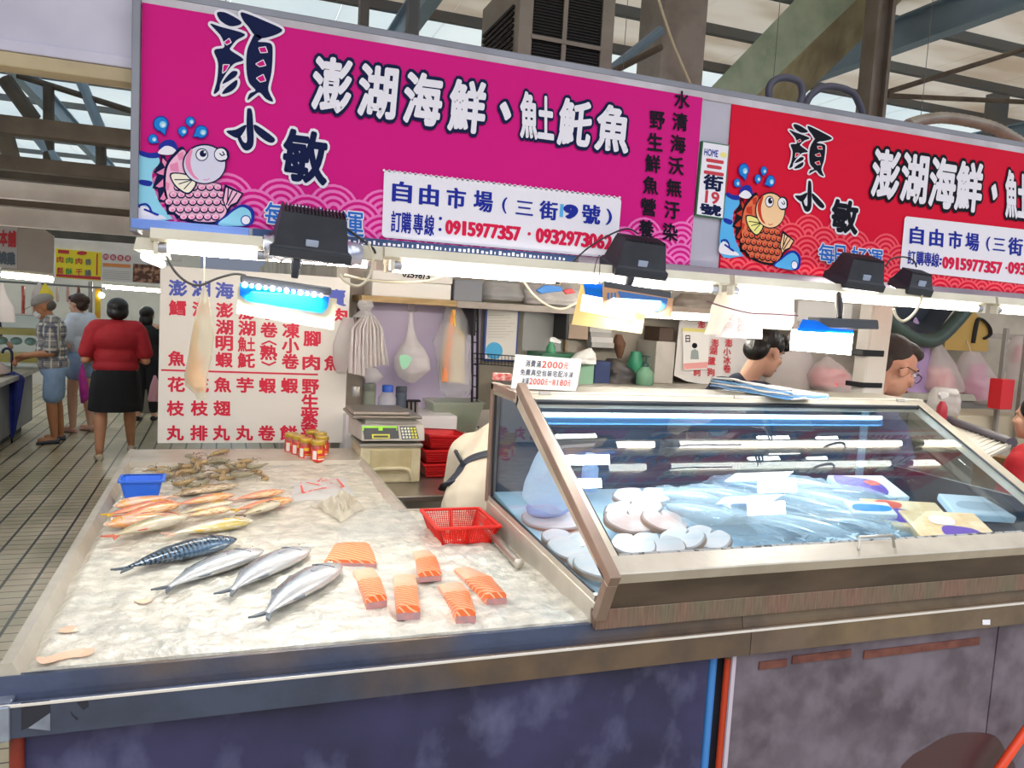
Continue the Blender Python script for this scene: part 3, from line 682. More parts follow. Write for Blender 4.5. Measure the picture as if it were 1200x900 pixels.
# tray: bottom, left, back and notch rims
YB1 = PZ(155, 530, TZ).y; YB0 = PZ(160, 546, TZ).y; XN = .655; YN = PZ(463, 600, TZ).y
def rim(pts, nm='tray_rim'):
    return MB().prism(pts, (0, 0, .02), .002).build(nm, M_SSL, ct)
MB().box((XL+.01, 1.785, TZ-.09), (XN, YB1, TZ-.045)).build('tray_bottom', M_SS, ct)
MB().box((XN, 1.785, TZ-.09), (XT+.06, YN, TZ-.045)).build('tray_bottom', M_SS, ct)
pr = [(XL, 0, TZ-.10), (XL, 0, TZ+.016), (XL+.022, 0, TZ+.016), (XL+.045, 0, TZ-.03), (XL+.045, 0, TZ-.10)]
MB().prism([(x, 1.776, z) for x, _, z in pr], (0, YB1-1.776, 0)).build('tray_rim', M_SSL, ct)
MB().prism([(XL, YB1, TZ-.1), (XL, YB1, TZ+.014), (XL, YB0+.02, TZ+.012), (XL, YB0, TZ-.005), (XL, YB0, TZ-.1)], (XN-XL+.01, 0, 0)).build('tray_rim', M_SSL, ct)
MB().prism([(XN+.012, YB1, TZ-.1), (XN+.012, YB1, TZ+.012), (XN-.004, YB1, TZ+.012), (XN-.03, YB1, TZ-.004), (XN-.03, YB1, TZ-.1)], (0, YN-YB1, 0)).build('tray_rim', M_SSL, ct)
MB().prism([(XN-.02, YN+.01, TZ-.1), (XN-.02, YN+.01, TZ+.008), (XN-.02, YN-.012, TZ+.008), (XN-.02, YN-.02, TZ-.1)], (XT-XN+.02, 0, 0)).build('tray_rim', M_SSL, ct)
M_DKSTEEL = mat('dark_side_panel', '#3c3a44', .6, var=(4, '#55505a', .6))
MB().box((XL+.02, 1.80, 0), (XL+.04, YB1, TZ-.1)).build('side_panel', M_DKSTEEL, ct)
MB().box((XL+.03, YB1-.02, 0), (XN, YB1, TZ-.1)).build('back_panel', M_DKSTEEL, ct)
MB().box((XN-.01, YN, 0), (XN+.01, YB1, TZ-.1)).build('side_panel', M_DKSTEEL, ct)
MB().box((XT, 1.80, 0), (XE, 2.62, TZ-.08)).build('plinth', M_DKSTEEL, ct)
# pipes in the gap of the front
t = tag(MB().tube([(bp+.012, 1.778, 0), (bp+.012, 1.778, zb2-.003)], .014, 14).build('blue_pipe', mat('blue_pipe', '#3c7fc4', .4), None, True), 'upright blue plastic pipe between the counter front panels', 'pipe')
pp = thing('orange_pipe', 'upright orange red pipe beside the mauve counter panel', 'pipe', (op, 1.762, 0))
MB().tube([(op, 1.762, 0), (op, 1.762, zb2-.02)], .013, 14).build('pipe_body', mat('orange_pipe', '#c8421c', .45), pp, True)
MB().lathe([(.0, 0), (.015, 0), (.015, .014), (0, .014)], (op, 1.762, zb2-.022), 14).build('pipe_cap', mat('pipe_cap', '#6b5038', .6), pp, True)
tag(MB().tube([(XL+.035, 1.752, 0), (XL+.035, 1.752, zb2-.006)], .014, 12).build('corner_post', mat('red_pipe', '#7a2414', .5, var=(12, '#3a1a14', .7)), None, True), 'dark red painted post at the free end of the counter', 'post')
tag(MB().tube([PY(1150, 905, 1.70)-V((0, 0, .25)), PY(1168, 905, 1.70), PY(1210, 845, 1.70)], .014, 10).build('hose', mat('hose_red', '#e0431c', .4), None, True), 'bright orange red hose at the far right foot of the counter', 'hose')
# ---- crushed ice
def ice_z(x, y):
    n_ = noise.noise(V((x*7, y*5, 1)))*.007 + noise.noise(V((x*26, y*14, 4)))*.0065 + noise.noise(V((x*70, y*40, 9)))*.0032
    return TZ + n_
bm = bmesh.new(); NX, NY = 190, 300; x0, x1, y0, y1 = XL+.036, XT+.01, 1.783, YB0+.012
grid = {}
for i in range(NX+1):
    for j in range(NY+1):
        x = x0+(x1-x0)*i/NX; y = y0+(y1-y0)*(j/NY)
        if x > XN-.012 and y > YN-.005: continue
        edge = max(0, 1-(y-y0)/.03)
        grid[i, j] = bm.verts.new((x, y, ice_z(x, y)*(1-edge) + (zr+.003)*edge - (.06 if j == 0 else 0) - (.012 if y > YB0-.02 else 0) - (.02*max(0, 1-(x-x0)/.025))))
for (i, j), v in grid.items():
    q = [grid.get((i+1, j)), grid.get((i+1, j+1)), grid.get((i, j+1))]
    if all(q): bm.faces.new((v, *q))
b = MB(); b.bm.free(); b.bm = bm
def ice_mat():
    m = mat('ice', '#bcb6a7', .34, var=(7, '#aeb0a8', .8, (1, 1.6, 1)), var2=(15, '#ded8ca', .9, (1, 1.8, 1)), bump=(40, 1.0), coat=.25, spec=.6)
    return m
ice = b.build('crushed_ice', ice_mat(), None, True)
tag(ice, 'bed of white crushed ice covering the display table', 'ice', None, 'stuff')
# blood tinted melt patches in the ice
for q, lab in (([(42, 772), (58, 770), (75, 766), (95, 761), (111, 761), (104, 768), (85, 770), (68, 776), (50, 781)], 'pinkish melt stain on the ice nearest the front corner'), ([(68, 741), (82, 735), (92, 738), (82, 743), (74, 744)], 'small pinkish melt stain on the ice by the left rim'), ([(158, 703), (172, 702), (180, 704), (168, 707), (159, 706)], 'faint tan melt stain on the ice below the silver fish tail')):
    A = Art(lambda u, v: (lambda p: V((p.x, p.y, ice_z(p.x, p.y)+.003)))(PZ(u, v, TZ)), (0, 0, 1)); A.poly(bez(q, 3), mat('melt', '#dfb79a', .3), 1)
    o = A.b.build('melt_stain', A.mats); tag(o, lab, 'stain', None, 'stuff')
# ================================================================ DISPLAY FREEZER
M_GLASS = glass('pane_glass', refl=1.5); M_GL2 = glass('inner_glass', refl=1.3); M_GLS = glass('side_glass', refl=.8)
M_SEAL = mat('black_seal', '#1c1f24', .5)
M_LIP = mat('frame_ivory', '#cfc7b6', .35, .5, var=(10, '#b5ac9a', .6)); M_TAUPE = mat('frame_taupe', '#9a8577', .42, .5, var=(10, '#857365', .6)); M_TOPM = mat('freezer_top', '#8f8879', .45, .35, var=(3, '#a29a88', .6))
M_BRONZE = mat('freezer_skirt', '#74665b', .36, .65, var=(2.5, '#544a43', .9, (1, 1, 3)), bump=(40, .06))
M_BASE = mat('freezer_base', '#8d6f60', .5, .4, var=(3, '#7b7560', .9, (3, 1, 1)), var2=(40, '#4b4038', .45, (6, 1, .3)))
FX0, FX1 = XT, 2.64
A0 = PX(712, 672, FX0); B0 = PX(605, 462, FX0); T0 = PX(578, 450, FX0); D0 = PX(573, 583, FX0); L0 = PX(693, 700, FX0); K0 = PX(692, 716, FX0)
ya, za, yb, zb = A0.y, A0.z, B0.y, B0.z
yt, zt2, yd, zd, yl, zl3 = T0.y, T0.z, D0.y, D0.z, L0.y, L0.z
fz = thing('display_freezer', 'long stainless display freezer with a sloping glass lid over frozen fish', 'freezer', (FX0+.85, 2.15, TZ))
sd = V((0, zb-za, -(yb-ya))).normalized()           # into the cabinet, square to the lid
up = V((0, yb-ya, zb-za)).normalized()
# lower body
MB().prism([(FX0+.012, 1.79, TZ-.03), (FX0+.012, 1.752, TZ+.036), (FX0+.012, 1.712, za-.008), (FX0+.012, 1.735, za-.012), (FX0+.012, 1.775, TZ+.03), (FX0+.012, 1.81, TZ-.03)], (FX1-FX0-.012, 0, 0)).build('front_skirt', M_BRONZE, fz)
MB().box((FX0+.004, 1.752, TZ-.02), (FX1, 1.79, TZ+.034), .002).build('base_strip', M_BASE, fz)
MB().prism([(FX0+.02, 1.776, TZ+.03), (FX0+.02, 1.738, za-.014), (FX0+.02, 1.742, za-.014), (FX0+.02, 1.80, TZ+.02)], (FX1-FX0-.04, 0, 0)).build('front_liner', mat('liner_pale', '#b9cdd8', .5), fz)
# left side: metal end below the pane, frame bars around the pane
t_ = .026
MB().prism([(FX0, 1.775, TZ-.03), (FX0, K0.y, K0.z), (FX0, yl-.02, zl3+.012), (FX0, yd+.02, zd+.006), (FX0, yd+.03, TZ-.03)], (.012, 0, 0)).build('side_skirt', M_SSL, fz)
def bar(p, q, wdt, m, name, dep=.03, x=FX0-.004, inner=None):
    p = V((x, *p)); q = V((x, *q)); d = (q-p).normalized(); n_ = V((1, 0, 0)).cross(d).normalized()*wdt
    return MB().prism([p, q, q+n_, p+n_], (dep, 0, 0), .002).build(name, m, fz)
bar((ya-.012, za-.03), (yb+.0, zb+.012), .032, M_TAUPE, 'side_bar')
bar((yb-.004, zb+.008), (yt+.012, zt2+.006), -.026, M_TAUPE, 'side_bar')
MB().box((FX0-.004, yt-.016, zd-.02), (FX0+.026, yt+.014, zt2+.004), .002).build('side_bar', M_TAUPE, fz)
bar((yl-.03, zl3-.004), (yd+.01, zd-.012), -.02, M_SSL, 'side_bar')
bar((ya-.01, za-.03), (yl-.04, zl3-.05), .03, M_TAUPE, 'side_bar')
MB().prism([(FX0+.012, ya+.03, za-.02), (FX0+.012, yb+.012, zb-.012), (FX0+.012, yt-.01, zt2-.02), (FX0+.012, yd-.01, zd), (FX0+.012, yl, zl3)], (.004, 0, 0)).build('side_glass', M_GLS, fz)
bb = MB()
for p, q in (((ya+.02, za-.02), (yb+.006, zb-.014)), ((yb+.006, zb-.014), (yt-.018, zt2-.022)), ((yt-.018, zt2-.022), (yd-.012, zd+.004)), ((yd-.012, zd+.004), (yl+.0, zl3+.012))):
    bb.tube([(FX0+.006, *p), (FX0+.006, *q)], .005, 6)
bb.build('side_seal', M_SEAL, fz)
# handrail tube along the foot of the side
# lid: frame of four bars, glass, second pane beneath
def lidp(x, s, d=0.): return V((x, ya, za)) + up*s + sd*d
LL = math.hypot(yb-ya, zb-za)
def lidbar(x0, x1, s0, s1, nm, m, d0=-.008, d1=.03):
    P_ = [lidp(x0, s0, d0), lidp(x1, s0, d0), lidp(x1, s1, d0), lidp(x0, s1, d0)]
    return MB().prism(P_, sd*(d1-d0), .003).build(nm, m, fz)
lidbar(FX0-.002, FX0+.05, -.01, LL+.005, 'lid_bar', M_LIP); lidbar(FX0+.012, FX0+.024, .0, LL, 'lid_groove', M_TAUPE, -.0095, -.006)
lidbar(FX1-.05, FX1+.002, -.01, LL+.005, 'lid_bar', M_LIP)
lidbar(FX0-.002, FX1+.002, -.012, .052, 'lid_bar', M_SSL); lidbar(FX0+.05, FX1-.05, .049, .064, 'lid_gasket', mat('mouldy_gasket', '#8f8f8d', .7, var=(60, '#1c1c1c', .95, (1, 1, 1), (.52, .6))), -.004, .006)
lidbar(FX0-.002, FX1+.002, LL-.035, LL+.008, 'lid_bar', M_LIP); lidbar(FX0+.04, FX1-.04, LL-.047, LL-.034, 'lid_gasket', M_SEAL, -.006, .01)
bb = MB(); bb.face([lidp(FX0+.045, .045), lidp(FX1-.045, .045), lidp(FX1-.045, LL-.03), lidp(FX0+.045, LL-.03)]); bb.build('lid_glass', M_GLASS, fz)
bb = MB(); bb.face([lidp(FX0+.045, .045, .057), lidp(FX1-.045, .045, .057), lidp(FX1-.045, LL-.03, .057), lidp(FX0+.045, LL-.03, .057)]); bb.build('inner_glass', M_GL2, fz)
for x in (FX0+.05, FX1-.05): MB().tube([lidp(x, .05, -.004), lidp(x, LL-.035, -.004)], .004, 6).build('lid_seal', M_SEAL, fz)
bb = MB(); h0 = lidp(0, .025, -.01); 
hx0, hx1 = PY(1004, 650, h0.y).x, PY(1046, 648, h0.y).x
bb.tube([lidp(hx0, .02, -.008), lidp(hx0+.005, .04, -.035), lidp(hx1-.005, .04, -.035), lidp(hx1, .02, -.008)], .0045, 8); bb.build('lid_handle', M_SS, fz, True)
# top
MB().box((FX0-.002, yb-.004, zb-.028), (FX1+.002, yt+.012, zb+.006), .004).build('top_panel', M_TOPM, fz)
MB().box((FX0-.003, yb-.012, zb-.03), (FX1+.003, yb+.02, zb+.010), .004).build('top_edge', M_LIP, fz)
for px in (638, 865, 1055):
    p = PY(px, 470, yb-.012); bb = MB(); bb.box((p.x-.02, yb-.016, zb-.004), (p.x+.02, yb-.008, zb+.012), .002); bb.tube([(p.x-.02, yb-.014, zb+.004), (p.x+.02, yb-.014, zb+.004)], .004, 8); bb.build('hinge', M_SS, fz)
# inside
M_IN = mat('freezer_inside', '#7fa3c0', .4, .2, var=(3, '#5d7f9c', .6)); M_INB = mat('freezer_back', '#48566a', .35, .2, var=(2, '#2f3a4a', .8, (1, 1, 1)))
zf0 = .94; zf1 = 1.05
MB().prism([(FX0+.02, 1.80, zf0-.03), (FX0+.02, 1.80, zf0), (FX0+.02, yt-.02, zf1), (FX0+.02, yt-.02, zf0-.03)], (FX1-FX0-.04, 0, 0)).build('inside_floor', mat('frosty_floor', '#b9d3e4', .5, var=(6, '#dfeaf2', .7)), fz)
bk = MB().box((FX0+.03, yt-.01, zf0-.02), (FX1, yt+.01, zb-.03)).build('back_wall', M_INB, fz)
for px in (1010,): 
    p = PY(px, 540, yt-.02); MB().box((p.x-.02, yt-.016, zf1+.02), (p.x+.02, yt-.009, zb-.04), .002).build('door_stile', mat('stile_blue', '#9ab7cf', .4), fz)
MB().box((FX1-.02, 1.80, TZ), (FX1, yt, zf1+.1)).build('end_wall', M_INB, fz)
bb = MB(); bb.prism([(FX1-.02, ya+.03, za-.02), (FX1-.02, yb, zb-.02), (FX1-.02, yt, zb-.02), (FX1-.02, yt, zd), (FX1-.02, ya+.05, zd-.03)], (.004, 0, 0)); bb.build('side_glass', M_GLS, fz)
# LED strip under the top edge
ys_ = yb+.03; zs_ = PY(840, 488, ys_).z; lx0, lx1 = FX0+.07, PY(1034, 492, ys_).x
M_LED = mat('led_white', (.75, .9, 1, 1), .4, emit=7.)
MB().box((lx0, ys_, zs_-.007), (lx1, ys_+.014, zs_+.007), .003).build('light_strip', M_LED, fz)
MB().box((lx0-.01, ys_+.004, zs_-.034), (lx1+.01, ys_+.02, zs_-.010), .002).build('strip_rail', mat('strip_blue', '#4d83b8', .4), fz)
la = bpy.data.lights.new('strip_glow', 'AREA'); la.shape = 'RECTANGLE'; la.size = lx1-lx0; la.size_y = .02; la.energy = 3.2; la.color = (.78, .9, 1)
lo = bpy.data.objects.new('strip_glow', la); COL.objects.link(lo); lo.parent = fz; lo.location = V(((lx0+lx1)/2, ys_-.01, zs_-.02))-wloc(fz); lo.rotation_euler = (math.radians(-25), 0, 0)
# bump rail that runs back from the freezer's foot
tb = thing('bumper_rail', 'stainless tube with a rounded end lying along the freezer foot on the ice', 'rail', PZ(605, 662, TZ+.01))
e0 = PZ(606, 661, TZ+.02); e0.x = min(e0.x+.006, FX0-.018); e1 = V((FX0-.018, 2.78, TZ+.024))
MB().tube([e0, e1], .014, 14).build('tube', M_SS, tb, True); MB().lathe([(0, 0), (.010, .001), (.0145, .006), (.0145, .016), (.014, .018)], e0-V((0, .006, 0)), 14, (0, 1, 0)).build('end_cap', M_SSL, tb, True)
# ---------------- what lies inside
random.seed(11)
M_CODW = mat('cod_white', '#cfc8c8', .35, var=(12, '#f7d9d2', .5), coat=.4, bump=(30, .15)); M_CODS = mat('cod_skin', '#b98d74', .4, var=(20, '#8f6b58', .6)); M_CODP = mat('cod_pink', '#dbb0a4', .35, var=(14, '#f3e5df', .7), coat=.4, bump=(30, .15))
def fzz(y): return zf0+(zf1-zf0)*(y-1.80)/(yt-1.82)
def steak(name, label, px, py, L, W, rot, tilt, z, pink=False, grp='frozen fish steaks in the freezer'):
    p = PZ(px, py, z)
    if p.x < FX0+.10:
        p = PZ(px, py, .995); p.x = max(p.x, FX0+.095); p.z = max(p.z, fzz(p.y)+.02)
    t = thing(name, label, 'fish steak', p, grp)
    out = bez([(-L*.5, -.02*W), (-L*.3, -W*.42), (L*.05, -W*.5), (L*.42, -W*.34), (L*.5, 0), (L*.4, W*.36), (L*.12, W*.46), (L*.02, W*.2), (-L*.06, W*.44), (-L*.36, W*.4)], 4)
    b = MB(); b.loft([[(x*.97, y*.97, -.010) for x, y in out], [(x, y, -.004) for x, y in out], [(x, y, .004) for x, y in out], [(x*.95, y*.95, .011) for x, y in out]]); o = b.build('flesh', M_CODP if pink else M_CODW, t, True, True)
    b = MB(); b.loft([[(x*1.012, y*1.015, -.008) for x, y in out], [(x*1.012, y*1.015, .006) for x, y in out]], True, False); b.build('skin', M_CODS, t, True, True)
    t.rotation_euler = (tilt+.1, random.uniform(-.15, .15), rot); return t
ST = [(645, 622, .20, .11, -.7, .25, 1.05, 0, 'thick fish steak with brown skin showing through the side pane'), (668, 618, .17, .10, -.6, .3, 1.055, 1, 'reddish fish steak behind the slanted freezer bar'),
 (655, 650, .20, .10, -.8, .2, 1.03, 0, 'white fish steak second from the front behind the side pane'), (668, 664, .16, .10, -.9, .2, 1.025, 0, 'white fish steak at the very corner of the side pane'),
 (742, 640, .13, .09, -.5, .3, 1.04, 0, 'white fish steak in the front row beside the lid bar'), (771, 639, .16, .09, -.55, .3, 1.04, 0, 'white fish steak second in the front row by the gasket'), (799, 633, .15, .11, -1.2, .3, 1.045, 0, 'notched white fish steak third in the front row'), (828, 632, .16, .10, -1.2, .35, 1.045, 0, 'white fish steak with a pink notch at the end of the front row'),
 (740, 612, .20, .12, .2, .3, 1.06, 1, 'broad pink fish steak lying behind the front row'), (778, 612, .16, .11, .1, .3, 1.06, 1, 'smaller pink fish steak beside the broad pink one'), (742, 598, .22, .10, .15, .3, 1.075, 0, 'long white fish steak with tan underside'), (752, 583, .2, .09, -.35, .35, 1.09, 0, 'white fish steak with a pink bone at the back of the pile'), (668, 640, .15, .09, -.7, .2, 1.045, 0, 'white fish steak half hidden by the slanted bar'), (676, 668, .15, .09, -.8, .2, .99, 0, 'white fish steak lowest in the corner of the side pane'), (640, 640, .16, .09, -.7, .2, .99, 0, 'white fish steak below the milky bag in the side pane'), (655, 632, .15, .09, -.6, .2, .99, 1, 'pinkish fish steak beside the milky bag in the side pane')]
for i, (px, py, L, W, r, ti, z, pk, lab) in enumerate(ST): steak('fish_steak', lab, px, py, L, W, r, ti, z+.0, pk)
M_VAC = plastic('vacuum_film', '#e3f0f8', .74, .08); M_FISHG = mat('frozen_fish_grey', '#8fa9bd', .28, .35, var=(7, '#d5e2ec', .8, (.6, 6, 1)), coat=.8); M_FISHD = mat('frozen_fish_dark', '#4d6880', .28, .35, var=(7, '#a9c0d2', .8, (.6, 6, 1)), coat=.8); M_FISHP = mat('frozen_fish_pale', '#b9cbd8', .3, .2, var=(7, '#e6eef4', .8, (.6, 6, 1)), coat=.8)
def packed(name, label, px, py, L, W, rot, z, m=M_FISHG, h=.026):
    p = PZ(px, py, z); t = thing(name, label, 'packed fish', p, 'vacuum packed whole fish in the freezer')
    n = 16; rings = []
    for i in range(n+1):
        s = i/n; wv = W*.5*(math.sin(math.pi*min(1, s*1.04))**.6*.98+.02)*(1-.3*s); hv = h*(math.sin(math.pi*min(1, .05+s*.93))**.5)
        rings.append([(L*(s-.5), wv*math.cos(a)+.012*math.sin(s*3), h*.6+hv*math.sin(a)) for a in [2*math.pi*k/12 for k in range(12)]])
    b = MB(); b.loft(rings); b.prism([(L*.44, -W*.08, h*.5), (L*.56, -W*.38, h*.5), (L*.53, 0, h*.5), (L*.56, W*.4, h*.5), (L*.44, W*.1, h*.5)], (0, 0, .004)); b.build('fish', m, t, True, True)
    k = random.random()*9
    def film(u, v):
        x = (u-.5)*L*1.18; y = (v-.5)*W*1.5; e = max(0, 1-(2*abs(u-.5))**3)*max(0, 1-(2*abs(v-.5))**2)
        return (x, y, .006+e*(h*1.72+.004)+.009*noise.noise(V((x*30+k, y*60, k)))+.004*noise.noise(V((x*90, y*120+k, k))))
    b = MB(); b.grid(film, 40, 18); b.build('film', M_VAC, t, True, True)
    t.rotation_euler = (.2, random.uniform(-.06, .06), rot); return t
PK = [(832, 612, .30, .085, -.95, 1.065, 2, 'packed pale fish just right of the pink steaks'), (858, 622, .30, .075, -.95, 1.055, 0, 'packed grey fish running to the gasket, second from the steaks'), (806, 590, .28, .085, -.95, 1.085, 2, 'packed pale fish behind the broad pink steak'), (884, 628, .28, .065, -.9, 1.05, 1, 'dark packed fish at the gasket, third from the steaks'),
 (846, 588, .30, .07, -1.0, 1.09, 0, 'packed fish at the back, left of the bright reflection'), (912, 628, .28, .07, -.9, 1.05, 0, 'packed silver fish at the gasket, fourth from the steaks'), (905, 604, .34, .07, -.95, 1.075, 1, 'dark packed fish right under the bright reflection'), (938, 622, .30, .065, -.85, 1.055, 2, 'packed pale fish at the gasket, fifth from the steaks'),
 (936, 598, .34, .07, -.9, 1.085, 0, 'packed silver fish in the middle of the heap'), (962, 622, .28, .06, -.8, 1.055, 1, 'dark packed fish at the gasket, sixth from the steaks'), (960, 592, .34, .07, -.85, 1.095, 2, 'packed pale fish in the upper middle of the heap'), (880, 578, .30, .075, -1.1, 1.105, 1, 'dark packed fish at the very back of the heap'),
 (978, 612, .30, .065, -.8, 1.07, 0, 'packed silver fish behind the lid handle'), (985, 586, .32, .07, -.8, 1.10, 1, 'dark packed fish beside the white tray pack'), (930, 574, .30, .08, -.7, 1.11, 2, 'packed pale fish against the freezer back wall'), (1000, 624, .24, .06, -.7, 1.055, 2, 'packed pale fish right above the lid handle'), (1030, 626, .22, .07, -.5, 1.05, 0, 'packed silver fish right of the lid handle')]
for px, py, L, W, r, z, dk, lab in PK: packed('packed_fish', lab, px, py, L, W, r, z, (M_FISHG, M_FISHD, M_FISHP)[dk])
M_PURP = mat('pack_purple', '#5a3fa0', .35); M_PKW = mat('pack_white', '#dfe9f0', .4); M_PKT = mat('pack_tan', '#d3b284', .45, var=(20, '#e9d9b8', .7)); M_PKB = mat('pack_blue', '#2f86d8', .35); M_PKR = mat('pack_red', '#cf5a4a', .4)
def tray_pack(label, px, py, L, W, rot, z, base, patches):
    p = PZ(px, py, z); t = thing('frozen_pack', label, 'frozen pack', p, 'boxed frozen packs in the freezer')
    MB().box((-L/2, -W/2, 0), (L/2, W/2, .028), .006).build('carton', base, t, False, True)
    A = Art(lambda u, v: V((u*L/2, v*W/2, .0285)), (0, 0, 1))
    for i, (pts, m) in enumerate(patches): A.poly(bez(pts, 4), m, 1+i)
    A.b.build('print', A.mats, t, False, True); t.rotation_euler = (.3, 0, rot); return t
tray_pack('white tray pack with purple film at the back of the freezer', 1015, 577, .24, .16, -.1, 1.11, M_PKW, [([(-.9, -.8), (.3, -.8), (.5, .3), (-.2, .8), (-.9, .8)], M_PURP), ([(.1, 0), (.5, .1), (.4, .45), (0, .4)], M_PKR)])
tray_pack('tan and purple frozen pack in the middle of the right end', 1062, 610, .26, .17, -.35, 1.085, M_PKT, [([(-.8, -.5), (-.1, -.7), (.3, -.1), (-.3, .3)], M_PURP), ([(-.7, .5), (-.2, .3), (0, .7), (-.5, .9)], M_PKR)])
tray_pack('tan frozen pack with a purple corner nearest the right gasket', 1110, 624, .26, .17, -.3, 1.07, M_PKT, [([(-.3, -.8), (.6, -.8), (.5, -.2), (-.2, -.1)], M_PURP), ([(-.4, .1), (.1, .0), (.2, .5), (-.3, .6)], M_PKW)])
tray_pack('small pack with a bright blue strip beside the purple tray', 1018, 603, .15, .08, -.3, 1.10, M_PKW, [([(-.8, -.6), (.7, -.5), (.8, .3), (-.6, .4)], M_PKB)])
tray_pack('pale blue flat pack against the freezer end wall', 1150, 600, .26, .14, -.4, 1.075, mat('pack_pale', '#c3d6e2', .4), [([(-.7, -.4), (.6, -.5), (.7, .1), (-.5, .3)], mat('pack_grey', '#9db3c4', .4))])
# milky bag standing at the left end
def crumple(name, label, cat, p, sx_, sy_, sz_, m, seed, parent=None, group=None, neck=.25, thin=.0):
    """a soft filled bag, gathered at the top"""
    rings = []; n = 22; k = 14
    for i in range(k+1):
        s = i/k; prof = (math.sin(min(1, s*2.6+.25)*math.pi/2))*(1-.0*s) if s < .45 else 1-(1-neck)*((s-.45)/.55)**1.2
        r = []
        for j in range(n):
            a = 2*math.pi*j/n; f = 1+.16*noise.noise(V((math.cos(a)*1.6+seed, math.sin(a)*1.6, s*2.5)))+.05*math.sin(a*7+seed)*s
            r.append((sx_*prof*f*math.cos(a), sy_*prof*f*math.sin(a), sz_*s+.02*sz_*noise.noise(V((a, s*3, seed)))))
        rings.append(r)
    b = MB(); b.loft(rings)
    if parent is not None: return b.build(name, m, parent, True, True)
    o = b.build(name, m, None, True); o.location = p; return tag(o, label, cat, group)
M_MILK = plastic('milky_bag', '#dfeaf6', .3, .3)
mb_ = thing('plastic_bag', 'milky plastic bag standing in the left end of the freezer', 'bag', PX(641, 606, FX0+.11))
crumple('bag_film', '', '', None, .082, .08, .25, M_MILK, 3, mb_); crumple('bag_contents', '', '', None, .07, .055, .07, mat('blue_ice', '#a9c0f0', .5), 5, mb_, None, .6)
bt = thing('bottle', 'small milky blue bottle inside the freezer behind the slanted bar', 'bottle', PZ(690, 575, 1.07))
MB().lathe([(0, 0), (.028, 0), (.03, .01), (.03, .085), (.02, .10), (.014, .105)], (0, 0, 0), 16).build('bottle_body', plastic('bottle_blue', '#bcd2f4', .15, .3), bt, True, True); MB().lathe([(.0, .105), (.02, .105), (.02, .135), (0, .135)], (0, 0, 0), 16).build('cap', mat('cap_ivory', '#e8e4da', .4), bt, True, True)
# ================================================================ LAMPS
YL = 2.42
M_TUBE = mat('tube_glow', (1, .95, .84, 1), .4, emit=TUBE_E); M_BATT = mat('batten_cream', '#d9d3c0', .45, var=(6, '#c3bba6', .6)); M_GREYEND = mat('tube_end', '#a9abb6', .4, .5)
zt_tube = PY(640, 324, YL).z
def batten(label, px0, px1, tx0, tx1, lit=True, YL=YL, py=None):
    m_lit = M_TUBE if py is None else mat('tube_glow_inner', (1, .96, .88, 1), .4, emit=62.)
    x0, x1, a, c = [PY(p, py or 324, YL).x for p in (px0, px1, tx0, tx1)]
    z = zt_tube if py is None else PY((px0+px1)/2, py, YL).z
    t = thing('fluorescent_lamp', label, 'lamp', ((x0+x1)/2, YL, z+.055), 'fluorescent tubes under the shop signs' if py is None else 'fluorescent tubes inside the stall')
    MB().prism([(x0, YL-.014, z+.016), (x0, YL-.03, z+.024), (x0, YL-.024, z+.052), (x0, YL+.03, z+.056), (x0, YL+.034, z+.022), (x0, YL+.014, z+.016)], (x1-x0, 0, 0)).build('batten_body', M_BATT, t)
    MB().tube([(a, YL, z), (c, YL, z)], .0135, 14).build('tube', m_lit if lit else M_BATT, t, True)
    if py is not None:
        for xh in (x0+.1, x1-.1): MB().tube([(xh, YL, z+.05), (xh, YL, RZ-.001)], .0018, 6).build('hanger_wire', M_STEEL, t)
    for e, s in ((a, -1), (c, 1)):
        MB().tube([(e, YL, z), (e+s*.03, YL, z)], .0137, 12).build('tube_cap', M_GREYEND, t, True)
        MB().box((e+s*.03-.006, YL-.016, z-.018), (e+s*.03+.006, YL+.016, z+.02), .002).build('lamp_holder', M_BATT, t)
    return t
batten('lit fluorescent tube at the left end, over the white menu board', 176, 306, 196, 300)
batten('long lit fluorescent tube under the magenta sign beside the styrofoam box', 448, 850, 470, 834)
batten('lit fluorescent tube under the left half of the red sign', 856, 1163, 866, 1148)
batten('lit fluorescent tube running out of view beneath the red sign', 1166, 1420, 1176, 1400)
batten('lit tube deep inside the stall, glimpsed between the tan cover and the white bags', 690, 900, 700, 890, True, 3.75, 371)
batten('added lit tube inside the stall, unseen behind the long front tube', 450, 660, 460, 650, True, 3.4, 322)  # added fill tube, kept out of sight to brighten the stall interior
batten('added lit tube inside the stall, unseen behind the tube under the red sign', 1040, 1250, 1050, 1240, True, 3.3, 352)  # another added tube, unseen, for more light inside
batten('added lit tube behind the wrapped lamp, brightening the menu board', 225, 440, 235, 430, True, 3.3, 303)  # added tube, mostly hidden, to throw light on the menu board
# lamp running back from the left end
t = thing('fluorescent_lamp', 'short lit tube at the end of the row, pointing back along the aisle', 'lamp', PY(172, 290, YL))
p0 = PY(170, 300, YL); xx = p0.x; MB().tube([(xx, YL+.02, p0.z), (xx, YL+.62, p0.z)], .0135, 12).build('tube', M_TUBE, t, True)
MB().prism([(xx-.03, YL, p0.z+.016), (xx-.022, YL, p0.z+.05), (xx+.022, YL, p0.z+.05), (xx+.03, YL, p0.z+.016)], (0, .66, 0)).build('batten_body', M_BATT, t)
